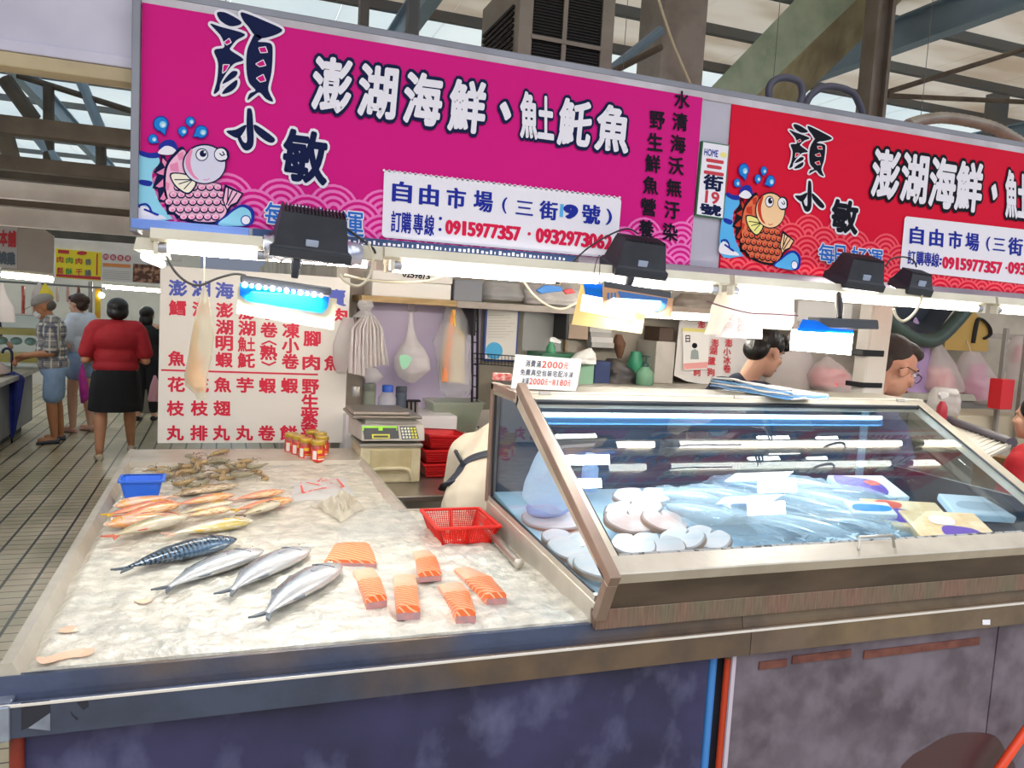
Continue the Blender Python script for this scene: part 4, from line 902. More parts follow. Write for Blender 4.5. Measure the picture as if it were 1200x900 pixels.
# dead batten wrapped in crinkled clear film, between the first two tubes
t = thing('wrapped_lamp', 'unlit lamp batten wrapped in crinkled silvery plastic below the first floodlight', 'lamp', PY(375, 315, YL))
x0, x1 = PY(308, 324, YL).x, PY(446, 324, YL).x
MB().box((x0+.2, YL-.02, zt_tube+.01), (x1, YL+.03, zt_tube+.052), .004).build('batten_body', M_BATT, t)
M_CRINK = plastic('crinkled_film', '#d5d8e0', .35, .12); M_CRL = mat('crinkled_lilac', '#a8b4ea', .3)
def sleeve(u, v):
    a = v*2*math.pi; r = .034+.008*noise.noise(V((u*14, math.cos(a)*2, math.sin(a)*2)))+.004*noise.noise(V((u*45, math.cos(a)*5, math.sin(a)*5)))
    return (x0+(x1-x0-.06)*u, YL+r*math.cos(a), zt_tube+.025+r*math.sin(a))
b = MB(); b.grid(sleeve, 60, 20); b.build('plastic_sleeve', mat('silver_film', '#cfd0d4', .22, .55, var=(9, '#a9b2e0', .5)), t, True)
# floodlights: finned black housing above a bezel
M_BLK = mat('lamp_black', '#23262e', .5, var=(12, '#363a44', .5)); M_BZ = mat('lamp_bezel', '#2f333c', .4, .2); M_CHAR = mat('lamp_charcoal', '#45484e', .5)
M_LEDW = mat('led_chip', (1, .96, .88, 1), .4, emit=22.)
def flood(label, px, py, W, H, D, rot=0., zoff=0., small=False, Yf=2.44, lx='#2b3040'):
    p = PY(px, py, Yf); t = thing('floodlight', label, 'floodlight', p)
    k = .80
    b = MB(); b.loft([[(-W/2, -D/2, .028), (W/2, -D/2, .028), (W/2, D/2, .028), (-W/2, D/2, .028)], [(-W/2*.93, -D/2*.9, .034), (W/2*.93, -D/2*.9, .034), (W/2*.93, D/2*.9, .034), (-W/2*.93, D/2*.9, .034)], [(-W/2*k, -D*.28, H), (W/2*k, -D*.28, H), (W/2*k, D*.28, H), (-W/2*k, D*.28, H)]])
    b.build('housing', M_BLK, t, False, True)
    MB().box((-W/2*1.03, -D/2*1.03, 0), (W/2*1.03, D/2*1.03, .028), .004).build('bezel', M_BZ, t, False, True)
    n = 18
    for i in range(n):
        x = -W/2*k*.96+W*k*.96*i/(n-1); MB().box((x-.0018, -D*.27, H-.004), (x+.0018, D*.27, H+.008)).build('fin', M_BLK, t, False, True)
    MB().box((-W*.44, -D*.42, -.002), (W*.44, D*.42, .001)).build('lamp_glass', M_LEDW, t, False, True)
    MB().box((-.018, -D*.44, .034), (.018, -D*.38, .058), .002).build('nameplate', mat('nameplate', '#9aa6bd', .4), t, False, True)
    t.rotation_euler = (math.radians(20), rot, 0)
    la = bpy.data.lights.new('floodlight_beam', 'AREA'); la.shape = 'RECTANGLE'; la.size = W*.85; la.size_y = D*.8; la.energy = FLOOD_W; la.color = (1, .95, .85); la.spread = math.radians(150)
    lo = bpy.data.objects.new('floodlight_beam', la); COL.objects.link(lo); lo.parent = t; lo.location = (0, -.0, -.008)
    return t
flood('black finned floodlight above the wrapped lamp at the foot of the magenta sign', 362, 297, .225, .125, .14, math.radians(3))
flood('plain black floodlight at the right end of the white phone panel', 741, 319, .195, .112, .13, math.radians(2))
flood('black floodlight at the foot of the red sign, larger of that pair', 999, 334, .185, .105, .13, math.radians(2))
flood('low black floodlight beside the larger one under the red sign', 1065, 341, .125, .075, .11, math.radians(3))
M_BLUEF = mat('blue_film', '#1390f0', .35, transl=.5); M_CARD = mat('beige_card', '#d9d0b0', .6, var=(8, '#cbbf9a', .6))
def sheet(pts, Y, name, m, parent, th=.003, dy=0.):
    return MB().prism([PY(x, y, Y) for x, y in pts], (0, th, 0)).build(name, m, parent)
def ledlamp(label, Y, hous, film, card, bracket, m_card, leds=0, lit=6.):
    c = PY(*bracket[0], Y); t = thing('led_lamp', label, 'lamp', c)
    MB().prism([PY(x, y, Y) for x, y in hous], (0, .07, 0), .004).build('housing', M_CHAR, t)
    if film: sheet(film, Y-.004, 'blue_film', M_BLUEF, t, .002)
    if card: sheet(card, Y+.004, 'card', m_card, t, .002)
    (xa, ya_), (xb, yb_) = bracket
    Yt = max(Y+.03, 2.39); MB().tube([PY(xa, ya_, Y+.03), PY((xa+xb)/2, (ya_+yb_)/2, (Y+.03+Yt)/2), PY(xb, yb_, Yt)], [.010, .016, .011], 10).build('bracket', M_BLK, t, True)
    for i in range(leds):
        u = (i+.6)/leds; p = V((*hous[3], 0)).lerp(V((*hous[2], 0)), u*.92); q = PY(p.x, p.y+2, Y-.008)
        MB().ell(q, .0055 if i % 2 else .0075, None, 8, 6).build('led', M_LEDW, t, True)
    la = bpy.data.lights.new('led_glow', 'AREA'); la.shape = 'RECTANGLE'; la.size = .18; la.size_y = .05; la.energy = lit; la.color = (.95, .97, 1); la.spread = math.radians(160)
    lo = bpy.data.objects.new('led_glow', la); COL.objects.link(lo); lo.parent = t; m_ = V((*hous[3], 0)).lerp(V((*hous[2], 0)), .5); lo.location = PY(m_.x, m_.y+3, Y-.02)-c; lo.rotation_euler = (math.radians(-20), 0, 0)
    return t
ledlamp('lamp with bright blue film and a beige card before the white menu board', 2.36, [(282, 322), (389, 337), (388, 346), (282, 331)], [(281, 332), (386, 348), (384, 360), (377, 367), (290, 353), (281, 346)], [(279, 336), (395, 350), (391, 387), (277, 367)], ((345, 326), (348, 298)), M_CARD, 12)
M_LITC = mat('lit_card', (1, .97, .9, 1), .5, emit=2.6); M_WARMC = mat('warm_card', '#f2dc9a', .5, transl=.4); M_TANC = mat('tan_card', '#c99a72', .6, var=(6, '#b58a68', .6)); M_DENIM = mat('denim_blue', '#3f6fae', .6)
tb_ = ledlamp('lamp with a glowing card and a torn blue and tan cover', 2.36, [(708, 329), (788, 342), (787, 352), (709, 341)], [(684, 332), (706, 333), (706, 349), (686, 345)], [(681, 334), (706, 337), (756, 369), (752, 391), (670, 380)], ((735, 338), (741, 318)), M_WARMC, 0)
sheet([(683, 345), (706, 349), (709, 361), (745, 368), (744, 377), (680, 364)], 2.3625, 'lamp_face', M_LITC, tb_, .001)
sheet([(706, 336), (789, 350), (787, 372), (707, 360)], 2.352, 'cover', M_TANC, tb_, .002)
sheet([(724, 341), (783, 350), (780, 361), (770, 366), (760, 360), (750, 358), (742, 362), (730, 356)], 2.350, 'cover_print', M_DENIM, tb_, .001); 
for i in range(3): sheet([(712+i*4, 343), (714+i*4, 343), (714+i*4, 351), (712+i*4, 351)], 2.350, 'cover_print', M_DENIM, tb_, .001)
tc_ = ledlamp('lamp with a glaring white card and blue film, right of the young man', 2.20, [(962, 372), (1030, 375), (1031, 386), (964, 385)], [(941, 374), (958, 376), (972, 384), (1000, 387), (1000, 392), (934, 388)], None, ((984, 374), (983, 345)), None, 0)
sheet([(928, 386), (1000, 389), (997, 416), (926, 410)], 2.202, 'lamp_face', mat('lit_white', (1, .98, .96, 1), .5, emit=16.), tc_, .002)
# cables draped between the lamps
M_CABW = mat('cable_cream', '#c9bfa8', .5); M_CABD = mat('cable_dark', '#2b2a2c', .5); M_CABP = mat('cable_purple', '#5c2338', .5)
def cable(label, pts, Y, r, m, dy=None):
    P_ = cr3([PY(x, y, (Y if not dy else Y+dy[i])) for i, (x, y) in enumerate(pts)], 8)
    return tag(MB().tube(P_, r, 7).build('cable', m, None, True), label, 'cable')
cable('dark cable sagging under the left tube above the menu board lettering', [(195, 300), (205, 318), (220, 331), (235, 334), (255, 326), (275, 321), (288, 323)], 2.44, .0035, M_CABD)
cable('cream cable looping from the wrapped lamp below the styrofoam box', [(432, 285), (437, 305), (432, 325), (420, 335), (405, 330), (398, 322)], 2.38, .004, M_CABW)
cable('pale cable under the long tube running along the styrofoam box', [(404, 322), (430, 328), (470, 331), (505, 328), (528, 318)], 2.5, .004, M_CABW)
cable('white cable hanging below the shelf beside the olive board', [(614, 330), (625, 345), (642, 358), (660, 362), (680, 353)], 2.5, .004, M_CABW)
cable('thick cream cable looping under the right tube near the older man', [(1047, 362), (1051, 372), (1060, 376), (1072, 366), (1079, 352), (1080, 338)], 2.39, .0055, M_CABW)
cable('thin purple cable crossing the bundle of white printed bags', [(828, 353), (850, 360), (880, 367), (905, 368), (935, 370)], 2.38, .0025, M_CABP)
cable('black lead from the first floodlight to the navy bar', [(398, 262), (420, 278), (436, 290), (440, 297)], 2.40, .004, M_CABD)
cable('black lead looping over the second floodlight', [(668, 310), (690, 290), (715, 275), (735, 268), (748, 274)], 2.45, .003, M_CABD)
cable('black lead arching over the low floodlight', [(1038, 312), (1044, 304), (1058, 301), (1070, 305), (1074, 313)], 2.42, .003, M_CABD)
cable('two strings holding the glowing card below the second floodlight', [(694, 333), (698, 310), (703, 300), (702, 332)], 2.36, .0015, M_CABD)
# ================================================================ GOODS ON THE ICE
def fishmat(name, back, mid, belly, rough=.28, p=(.25, .5, .75), stripes=None, blotch=None, metal=.15):
    m = mat(name, mid, rough, metal, coat=.5, bump=(90, .12)); n = m.node_tree.nodes; l = m.node_tree.links; b = n['Principled BSDF']
    tc = n.new('ShaderNodeTexCoord'); s = n.new('ShaderNodeSeparateXYZ'); l.new(tc.outputs['Generated'], s.inputs[0])
    nz = n.new('ShaderNodeTexNoise'); nz.inputs['Scale'].default_value = 9; l.new(tc.outputs['Generated'], nz.inputs['Vector'])
    ad = n.new('ShaderNodeMath'); ad.operation = 'MULTIPLY_ADD'; ad.inputs[1].default_value = .18; l.new(nz.outputs[0], ad.inputs[0]); l.new(s.outputs['Y'], ad.inputs[2])
    sb = n.new('ShaderNodeMath'); sb.operation = 'SUBTRACT'; sb.inputs[1].default_value = .09; l.new(ad.outputs[0], sb.inputs[0])
    r = n.new('ShaderNodeValToRGB'); e = r.color_ramp.elements; e[0].position = p[0]; e[0].color = lin(belly); e[1].position = p[2]; e[1].color = lin(back); k = e.new(p[1]); k.color = lin(mid)
    l.new(sb.outputs[0], r.inputs[0]); last = r.outputs[0]
    def mixin(fac, col):
        nonlocal last
        mx = n.new('ShaderNodeMix'); mx.data_type = 'RGBA'; l.new(fac, mx.inputs[0]); l.new(last, mx.inputs[6]); mx.inputs[7].default_value = lin(col); last = mx.outputs[2]
    if stripes:
        w_ = n.new('ShaderNodeTexWave'); mp = n.new('ShaderNodeMapping'); mp.inputs['Scale'].default_value = (1.0, .25, .25); l.new(tc.outputs['Generated'], mp.inputs[0]); l.new(mp.outputs[0], w_.inputs['Vector'])
        w_.inputs['Scale'].default_value = stripes[0]; w_.inputs['Distortion'].default_value = 3.2; w_.inputs['Detail'].default_value = 2; w_.inputs['Detail Scale'].default_value = 3
        r2 = n.new('ShaderNodeValToRGB'); r2.color_ramp.elements[0].position = .45; r2.color_ramp.elements[1].position = .6; l.new(w_.outputs['Fac'], r2.inputs[0])
        r3 = n.new('ShaderNodeValToRGB'); r3.color_ramp.elements[0].position = stripes[2]; r3.color_ramp.elements[1].position = stripes[2]+.2; l.new(s.outputs['Y'], r3.inputs[0])
        mu = n.new('ShaderNodeMath'); mu.operation = 'MULTIPLY'; l.new(r2.outputs[0], mu.inputs[0]); l.new(r3.outputs[0], mu.inputs[1]); mixin(mu.outputs[0], stripes[1])
    if blotch:
        t = n.new('ShaderNodeTexNoise'); t.inputs['Scale'].default_value = blotch[0]; l.new(tc.outputs['Generated'], t.inputs['Vector'])
        r2 = n.new('ShaderNodeValToRGB'); r2.color_ramp.elements[0].position = .5; r2.color_ramp.elements[1].position = .62; l.new(t.outputs[0], r2.inputs[0]); mixin(r2.outputs[0], blotch[1])
    l.new(last, b.inputs['Base Color']); return m
M_EYE = mat('fish_eye', '#16161a', .1, coat=1.0); M_EYEW = mat('fish_eye_ring', '#d9d3b8', .2)
def fish(name, label, cat, head, tail, hr, m_body, m_fin, m_tail, group, thick=.55, z=None, bend=0., slim=.12, forked=True, dors=True, lift=0., head2=None, m_head=None):
    h = PZ(*head, TZ+.01); t_ = PZ(*tail, TZ+.006); d = h-t_; L = math.hypot(d.x, d.y); ang = math.atan2(d.y, d.x); c = (h+t_)/2; c.z = TZ+.0015+lift
    o = thing(name, label, cat, c, group); Hm = L*hr; Tk = Hm*thick
    def cen(s): return bend*L*(math.sin(s*math.pi))-bend*L*.5
    prof = [(0, .012, .008), (.02, .26, .22), (.06, .48, .46), (.14, .80, .80), (.26, 1, 1), (.42, 1.0, .98), (.58, .84, .8), (.72, .56, .52), (.82, .32, .28), (.88, slim+.07, slim+.04), (.92, slim+.06, slim*.7)]
    rings = []
    for s, a, k in prof:
        x = L*(.5-s); hh = Hm*.5*a; tt = Tk*.5*k; yc = cen(s)
        rings.append([(x, yc+hh*math.cos(q)*(1.05 if math.cos(q) < 0 else 1), max(.001, Tk*.47+tt*math.sin(q))) for q in [2*math.pi*i/16 for i in range(16)]])
    body = MB().loft(rings).build('body', m_body, o, True, True)
    x0 = L*(.5-.885); y0 = cen(.9); T_ = Hm*(.52 if hr > .24 or m_tail.name != 'fin_dark' else .36)
    if forked: tp = [(x0+.01*L, y0+Hm*(slim+.04)*.5), (L*-.47, y0+T_*.62), (L*-.5, y0+T_*.78), (L*-.475, y0+T_*.36), (L*-.425, y0), (L*-.475, y0-T_*.36), (L*-.5, y0-T_*.78), (L*-.47, y0-T_*.62), (x0+.01*L, y0-Hm*(slim+.04)*.5)]
    else: tp = [(x0+.01*L, y0+Hm*.1), (L*-.46, y0+T_*.42), (L*-.5, y0+T_*.3), (L*-.49, y0-T_*.3), (L*-.46, y0-T_*.42), (x0+.01*L, y0-Hm*.1)]
    MB().prism([(x, y, Tk*.36) for x, y in tp], (0, 0, .004+.02*Tk)).build('tail_fin', m_tail, o, False, True)
    if dors:
        for s0, s1, sg_, hh in ((.30, .46, 1, .16), (.56, .70, 1, .12), (.58, .70, -1, .12)):
            def yb(s): 
                i = max(k for k in range(len(prof)-1) if prof[k][0] <= s); f = (s-prof[i][0])/(prof[i+1][0]-prof[i][0]); return cen(s)+sg_*Hm*.5*(prof[i][1]*(1-f)+prof[i+1][1]*f)*.96
            MB().prism([(L*(.5-s0), yb(s0), Tk*.45), (L*(.5-s0-.04), yb(s0+.03)+sg_*Hm*hh, Tk*.45), (L*(.5-s1), yb(s1)+sg_*Hm*.02, Tk*.45)], (0, 0, .003)).build('dorsal_fin' if sg_ > 0 else 'anal_fin', m_fin, o, False, True)
    px_ = L*(.5-.24); zt = Tk*.95
    MB().prism([(px_, cen(.25)-Hm*.12, zt*.93), (px_-L*.11, cen(.3)-Hm*.02, zt*.99), (px_-L*.10, cen(.3)-Hm*.2, zt*.88)], (0, 0, .003)).build('pectoral_fin', m_fin, o, False, True)
    ex, ey = L*(.5-.075), cen(.075)+Hm*.10; r = Hm*.075
    e = MB().ell((ex, ey, Tk*.5+Tk*.5*.50*.92), (r, r, r*.6), None, 12, 8).build('eye', M_EYEW, o, True, True)
    MB().ell((ex, ey, Tk*.5+Tk*.5*.5*.92+r*.32), (r*.6, r*.6, r*.4), None, 10, 6).build('pupil', M_EYE, e, True, True)
    gx = L*(.5-.19); MB().tube(cr3([(gx, cen(.19)+Hm*.34, Tk*.80), (gx-L*.022, cen(.2)+Hm*.05, Tk*.965), (gx+L*.01, cen(.19)-Hm*.32, Tk*.80)], 5), .0014+.004*Hm, 6).build('gill_cover', m_head or m_fin, o, True, True)
    o.rotation_euler = (0, 0, ang); return o
M_MACK = fishmat('mackerel_back', '#3d5468', '#56708a', '#b4bfc4', .22, (-.2, -.05, .35), (8, '#0d151f', .0), None, .3)
M_MSIL = fishmat('mackerel_silver', '#25303a', '#9ba3aa', '#c4c2bf', .2, (.15, .55, .8), None, None, .35)
M_FDK = mat('fin_dark', '#59626a', .35, .2); M_FGR = mat('fin_grey', '#8b929a', .4)
gm = 'mackerel laid out on the ice'
fish('mackerel', 'dark blue striped mackerel lying highest of the four mackerel', 'fish', (275, 637), (134, 677), .20, M_MACK, M_FDK, M_FDK, gm, .7, bend=.05, slim=.10)
fish('mackerel', 'silver mackerel between the dark striped one and the middle silver one', 'fish', (304, 648), (184, 699), .225, M_MSIL, M_FDK, M_FDK, gm, .5, bend=.06)
fish('mackerel', 'middle one of the three silver mackerel on the ice', 'fish', (358, 646), (259, 704), .22, M_MSIL, M_FDK, M_FDK, gm, .5, bend=.06)
fish('mackerel', 'silver mackerel closest to the salmon pieces and the front rail', 'fish', (394, 666), (301, 733), .23, M_MSIL, M_FDK, M_FDK, gm, .5, bend=.05)
M_FR = fishmat('fish_red', '#e0604a', '#e58068', '#f0c9a0', .28, (.1, .4, .7), None, (5, '#d9904f')); M_FPK = fishmat('fish_pale_pink', '#e9b39a', '#f1dcd2', '#f4ece6', .28, (.2, .5, .85), None, (4, '#eda75a'))
M_FOL = fishmat('fish_olive', '#8c8350', '#b3a67c', '#d9cfba', .3, (.12, .42, .8), None, (12, '#c9bda2')); M_FYW = fishmat('fish_yellow', '#c9a25a', '#dcae74', '#ecd9b0', .3, (.15, .5, .85), None, (7, '#d97f5a'))
M_FBR = fishmat('fish_brown', '#8f7556', '#a98f6d', '#cdbb9f', .35, (.15, .5, .85), None, (14, '#75603f')); M_FSY = fishmat('fish_silver_yellow', '#b5a25e', '#d6cdc0', '#d3bd6e', .26, (.12, .45, .85), None, (9, '#e6ded4'), .25)
M_FINY2 = mat('fin_yellow', '#d9ac2c', .4); M_FINR = mat('fin_red', '#cf6a52', .4); M_FINP = mat('fin_pinkish', '#d9b09a', .4); M_FINB = mat('fin_brown', '#7a6652', .45)
gr = 'small reef fish heaped on the ice'
F = [('goatfish', 'pale pink fish with orange flecks tucked below the blue tub', (133, 598), (206, 586), .27, M_FPK, M_FINP, M_FINP, 0.004),
 ('goby', 'slender brown fish lying just under the shrimp', (280, 569), (187, 586), .14, M_FBR, M_FINB, M_FINB, 0),
 ('goatfish', 'red fish with a yellow tail at the left edge of the heap', (205, 593), (121, 612), .20, M_FR, M_FINY2, M_FINY2, .012),
 ('goatfish', 'plump red fish under the yellow tailed red one in the heap', (211, 598), (137, 616), .25, M_FR, M_FINR, M_FINR, .016),
 ('goatfish', 'white bellied fish with an orange spot facing the aisle', (121, 621), (212, 607), .24, M_FPK, M_FINY2, M_FINY2, .006),
 ('goatfish', 'olive fish with a reddish tail lowest at the left of the heap', (220, 611), (125, 640), .22, M_FOL, M_FINR, M_FINR, .012),
 ('goatfish', 'bright red fish at the top middle of the heap', (274, 583), (201, 597), .19, M_FR, M_FINY2, M_FINY2, .006),
 ('goatfish', 'olive fish with yellowish tail under the bright red middle one', (272, 592), (206, 609), .17, M_FOL, M_FINY2, M_FINY2, .010),
 ('goatfish', 'yellow and pink fish in the middle of the heap', (271, 601), (214, 613), .23, M_FYW, M_FINP, M_FINP, .014),
 ('goatfish', 'large silvery fish with a yellow belly beside the striped mackerel', (296, 614), (192, 633), .21, M_FSY, M_FINY2, M_FINP, .004),
 ('goatfish', 'salmon red fish at the upper right of the heap', (333, 577), (270, 589), .19, M_FR, M_FINP, M_FINP, .002),
 ('goatfish', 'red fish with a bright yellow tail closest to the plastic bag', (343, 588), (271, 603), .20, M_FR, M_FINY2, M_FINY2, .004),
 ('goatfish', 'olive and silver fish under the red fish at the right of the heap', (327, 594), (281, 612), .23, M_FOL, M_FINB, M_FINB, .012)]
for nm, lab, hd_, tl_, hr, mb, mf, mt, lf in F: fish('reef_fish' if nm == 'goatfish' else 'goby', lab, 'fish', hd_, tl_, hr, mb, mf, mt, gr, .62, lift=lf, bend=.03, forked=nm == 'goatfish')
# ---- shrimp
M_SHR = mat('shrimp_shell', '#b59a6a', .3, var=(60, '#8a7048', .6, (1, 3, 1)), coat=.5, transl=.15); M_SHR2 = mat('shrimp_grey', '#a59d80', .3, var=(60, '#7f7a60', .6, (1, 3, 1)), coat=.5, transl=.15)
def shrimp(m):
    o = thing('shrimp', '', 'shrimp'); R = .042; rings = []
    n = 14
    for i in range(n+1):
        s = i/n; a = math.radians(-25+150*s); r = .0125*(math.sin(math.pi*min(1, .12+.80*s))**.6)*(1-.35*s)
        r *= 1.0+.10*(i % 2)*(s > .35); c = V((R*1.25*math.cos(a), R*.75*math.sin(a), .012)); ra = V((math.cos(a), math.sin(a), 0))
        rings.append([c+ra*r*math.cos(q)+V((0, 0, 1))*r*1.0*math.sin(q) for q in [2*math.pi*k/10 for k in range(10)]])
    MB().loft(rings).build('body', m, o, True, True)
    e = rings[-1][0]; a = math.radians(125); tp = V((R*1.25*math.cos(a), R*.75*math.sin(a), .010)); tg = V((-math.sin(a), math.cos(a)*.6, 0)).normalized(); sd_ = V((tg.y, -tg.x, 0))
    MB().prism([tp, tp+tg*.02+sd_*.012, tp+tg*.024, tp+tg*.02-sd_*.012], (0, 0, .003)).build('tail_fan', M_FINB, o, False, True)
    h = V((R*1.25*math.cos(math.radians(-25)), R*.75*math.sin(math.radians(-25)), .014)); hd2 = V((-.35, -.9, 0)).normalized()
    for k in (-1, 1): MB().tube(cr3([h+hd2*.004, h+hd2*.03+V((.012*k, 0, .01)), h+hd2*.05+V((.03*k, .01, .002))], 4), .0008, 5).build('antenna', M_FINB, o, False, True)
    MB().ell(h+V((.004, -.004, .008)), .003, None, 8, 6).build('eye', M_EYE, o, True, True)
    for k in range(5):
        a = math.radians(10+k*16); c = V((R*1.25*math.cos(a)*.78, R*.75*math.sin(a)*.72, .006)); MB().tube([c, c*.72+V((0, 0, -.003))], .0012, 5).build('leg', M_FINB, o, False, True)
    return o
sa, sb_ = shrimp(M_SHR), shrimp(M_SHR2)
SP = [(231, 537, 'lone at the top of the shrimp pile toward the menu board'), (257, 536, 'at the top beside the first lone one'), (183, 552, ''), (198, 551, ''), (212, 551, ''), (236, 543, ''), (254, 545, ''), (272, 545, ''), (288, 546, ''), (300, 549, ''), (190, 558, ''), (207, 557, ''), (224, 551, ''), (242, 551, ''), (262, 551, ''), (280, 552, ''), (294, 554, ''), (218, 560, ''), (235, 558, ''), (250, 558, ''), (268, 558, ''), (284, 559, ''), (302, 560, ''), (217, 567, ''), (232, 565, ''), (248, 565, ''), (220, 574, ''), (204, 562, ''), (240, 571, ''), (276, 550, '')]
random.seed(5); k = 0
pz = {}
for i, (px, py, tx) in enumerate(SP):
    src = sa if i % 3 else sb_; p = PZ(px, py, TZ+.008)
    z = TZ+.002+(.010 if i % 2 else 0)
    o = src if i in (0, 1) else dup(src, (0, 0, 0))
    if i < 2: o = (sb_, sa)[i]
    o.location = (p.x, p.y, z); o.rotation_euler = (random.uniform(-.15, .15), random.uniform(-.15, .15), random.choice((0, math.pi))+random.uniform(-.9, .9)+math.pi/2); s_ = random.uniform(.85, 1.15); o.scale = (s_, s_, s_)
    o['label'] = 'raw tan shrimp in the loose pile behind the blue tub'; o['group'] = 'shrimp piled on the ice'
# ---- salmon portions
def salmon_mat():
    m = mat('salmon_flesh', '#ef7a3c', .32, coat=.35, bump=(60, .1)); n = m.node_tree.nodes; l = m.node_tree.links; b = n['Principled BSDF']
    tc = n.new('ShaderNodeTexCoord'); w_ = n.new('ShaderNodeTexWave'); w_.wave_profile = 'SIN'; w_.bands_direction = 'DIAGONAL'; w_.inputs['Scale'].default_value = 26; w_.inputs['Distortion'].default_value = 2.5; w_.inputs['Detail'].default_value = 1
    l.new(tc.outputs['Object'], w_.inputs['Vector']); r = n.new('ShaderNodeValToRGB'); r.color_ramp.elements[0].position = .78; r.color_ramp.elements[0].color = lin('#ec7236'); r.color_ramp.elements[1].position = .97; r.color_ramp.elements[1].color = lin('#f9c49c')
    l.new(w_.outputs['Fac'], r.inputs[0]); l.new(r.outputs[0], b.inputs['Base Color']); return m
M_SAL = salmon_mat(); M_SALP = mat('salmon_belly', '#f6b596', .35, var=(30, '#f3a078', .6), coat=.3); M_SALK = mat('salmon_skin', '#c58a86', .35, var=(40, '#8e7f86', .6), coat=.3)
def salmon(label, pts, thick=.03, flat=False):
    """pts: far pair (left,right), fold pair, near pair in the photo, all on the ice"""
    P_ = [PZ(x, y, TZ+.004) for x, y in pts]; c = sum(P_, V())/6; c.z = TZ
    o = thing('salmon_portion', label, 'salmon piece', c, 'salmon portions on the ice')
    L_ = [p-c for p in P_]
    for v in L_: v.z = 0
    hs = [.012, .016, thick] if not flat else [.02, .02, .018]
    def seg(i, j, h0, h1, nm, m, end=0.):
        b = MB(); rings = []
        for t in [k/5 for k in range(6)]:
            a = L_[2*i].lerp(L_[2*j], t); d = L_[2*i+1].lerp(L_[2*j+1], t); h = h0+(h1-h0)*(t*t*(3-2*t)); s = (d-a)
            ring = [a+V((0, 0, .001)), a+V((0, 0, h*.75)), a+s*.12+V((0, 0, h)), a+s*.5+V((0, 0, h*1.08)), a+s*.88+V((0, 0, h)), d+V((0, 0, h*.75)), d+V((0, 0, .001))]
            rings.append(ring)
        b.loft(rings); return b.build(nm, m, o, True, True)
    seg(0, 1, hs[0], hs[1], 'belly_flap' if not flat else 'flesh', M_SALP if not flat else M_SAL); seg(1, 2, hs[1], hs[2], 'flesh', M_SAL)
    b = MB(); q = [L_[4], L_[5], L_[5]+V((0, -.004, 0)), L_[4]+V((0, -.004, 0))]; b.prism([v+V((0, 0, .001)) for v in q], (0, 0, hs[2]*.5)); b.build('skin', M_SALK, o, False, True)
    return o
salmon('flat striped salmon fillet lying apart beside the crumpled white bag', [(392, 642), (432, 641), (386, 652), (438, 652), (380, 661), (441, 663)], .018, True)
salmon('salmon piece at the back, straight below the red basket', [(484, 649), (503, 647), (487, 659), (511, 655), (490, 681), (517, 679)], .03)
salmon('salmon piece at the left end of the front row, nearest the mackerel', [(413, 672), (438, 668), (419, 684), (446, 681), (429, 713), (453, 709)], .033)
salmon('upright salmon piece second in the front row', [(461, 677), (486, 676), (462, 692), (489, 691), (465, 725), (492, 724)], .035)
salmon('salmon piece third in the front row, closest to the front rail', [(513, 688), (541, 685), (520, 699), (550, 697), (534, 729), (557, 728)], .035)
salmon('salmon piece nearest the freezer with its flap turned back', [(532, 669), (551, 667), (545, 682), (576, 679), (570, 708), (593, 706)], .033)
# ---- blue tub
M_TUB = mat('tub_blue', '#2f6fe0', .4)
p = PZ(166, 586, TZ); t = thing('plastic_tub', 'small blue plastic tub standing on the ice beside the fish heap', 'tub', p)
def rr(w_, d, z, r=.015, n=4):
    out = []
    for sx_, sy_, a0 in ((1, 1, 0), (-1, 1, 90), (-1, -1, 180), (1, -1, 270)):
        for k in range(n+1):
            a = math.radians(a0+90*k/n); out.append((sx_*(w_/2-r)+r*math.cos(a), sy_*(d/2-r)+r*math.sin(a)+.055, z))
    return out
MB().loft([rr(.108, .085, .0), rr(.142, .115, .078), rr(.136, .109, .078), rr(.10, .078, .006)]).build('tub_wall', M_TUB, t, True, True)
MB().loft([rr(.142, .115, .076), rr(.158, .13, .076), rr(.158, .13, .082), rr(.136, .109, .082)], True, False).build('rim', M_TUB, t, True, True)
for ch in t.children: ch.location = (0, -.04, 0)
# ---- red basket
M_REDP = mat('basket_red', '#e8291c', .35, transl=.12)
a = PZ(517, 639, TZ); c = PZ(579, 639, TZ); bw = c.x-a.x-.012; t = thing('basket', 'bright red slatted plastic basket on the ice beside the freezer', 'basket', ((a.x+c.x)/2, a.y, TZ))
bd, bh = .19, .062; tw, td = bw+.045, bd+.045
def wallpt(u, h, side):
    w_ = bw+(tw-bw)*h; d = bd+(td-bd)*h; z = .002+bh*h
    return {0: V((-w_/2+w_*u, bd/2-d/2, z)), 1: V((-w_/2+w_*u, bd/2+d/2, z)), 2: V((-w_/2, bd/2-d/2+d*u, z)), 3: V((w_/2, bd/2-d/2+d*u, z))}[side]
for side in range(4):
    b = MB()
    for k in range(25): b.tube([wallpt(k/24, 0, side), wallpt(k/24, .95, side)], .0017, 4)
    for k in range(1, 9): b.tube([wallpt(0, k*.1, side), wallpt(1, k*.1, side)], .0014, 4)
    for u in (0, .5, 1): b.tube([wallpt(u, 0, side), wallpt(u, 1, side)], .005, 6)
    b.build('wall_grid', M_REDP, t, False, True)
b = MB(); rim_ = [wallpt(0, 1, 0), wallpt(1, 1, 0), wallpt(1, 1, 1), wallpt(0, 1, 1)]
b.box((-tw/2-.008, bd/2-td/2-.010, bh-.004), (tw/2+.008, bd/2-td/2+.004, bh+.005), .003); b.box((-tw/2-.008, bd/2+td/2-.004, bh-.004), (tw/2+.008, bd/2+td/2+.010, bh+.005), .003)
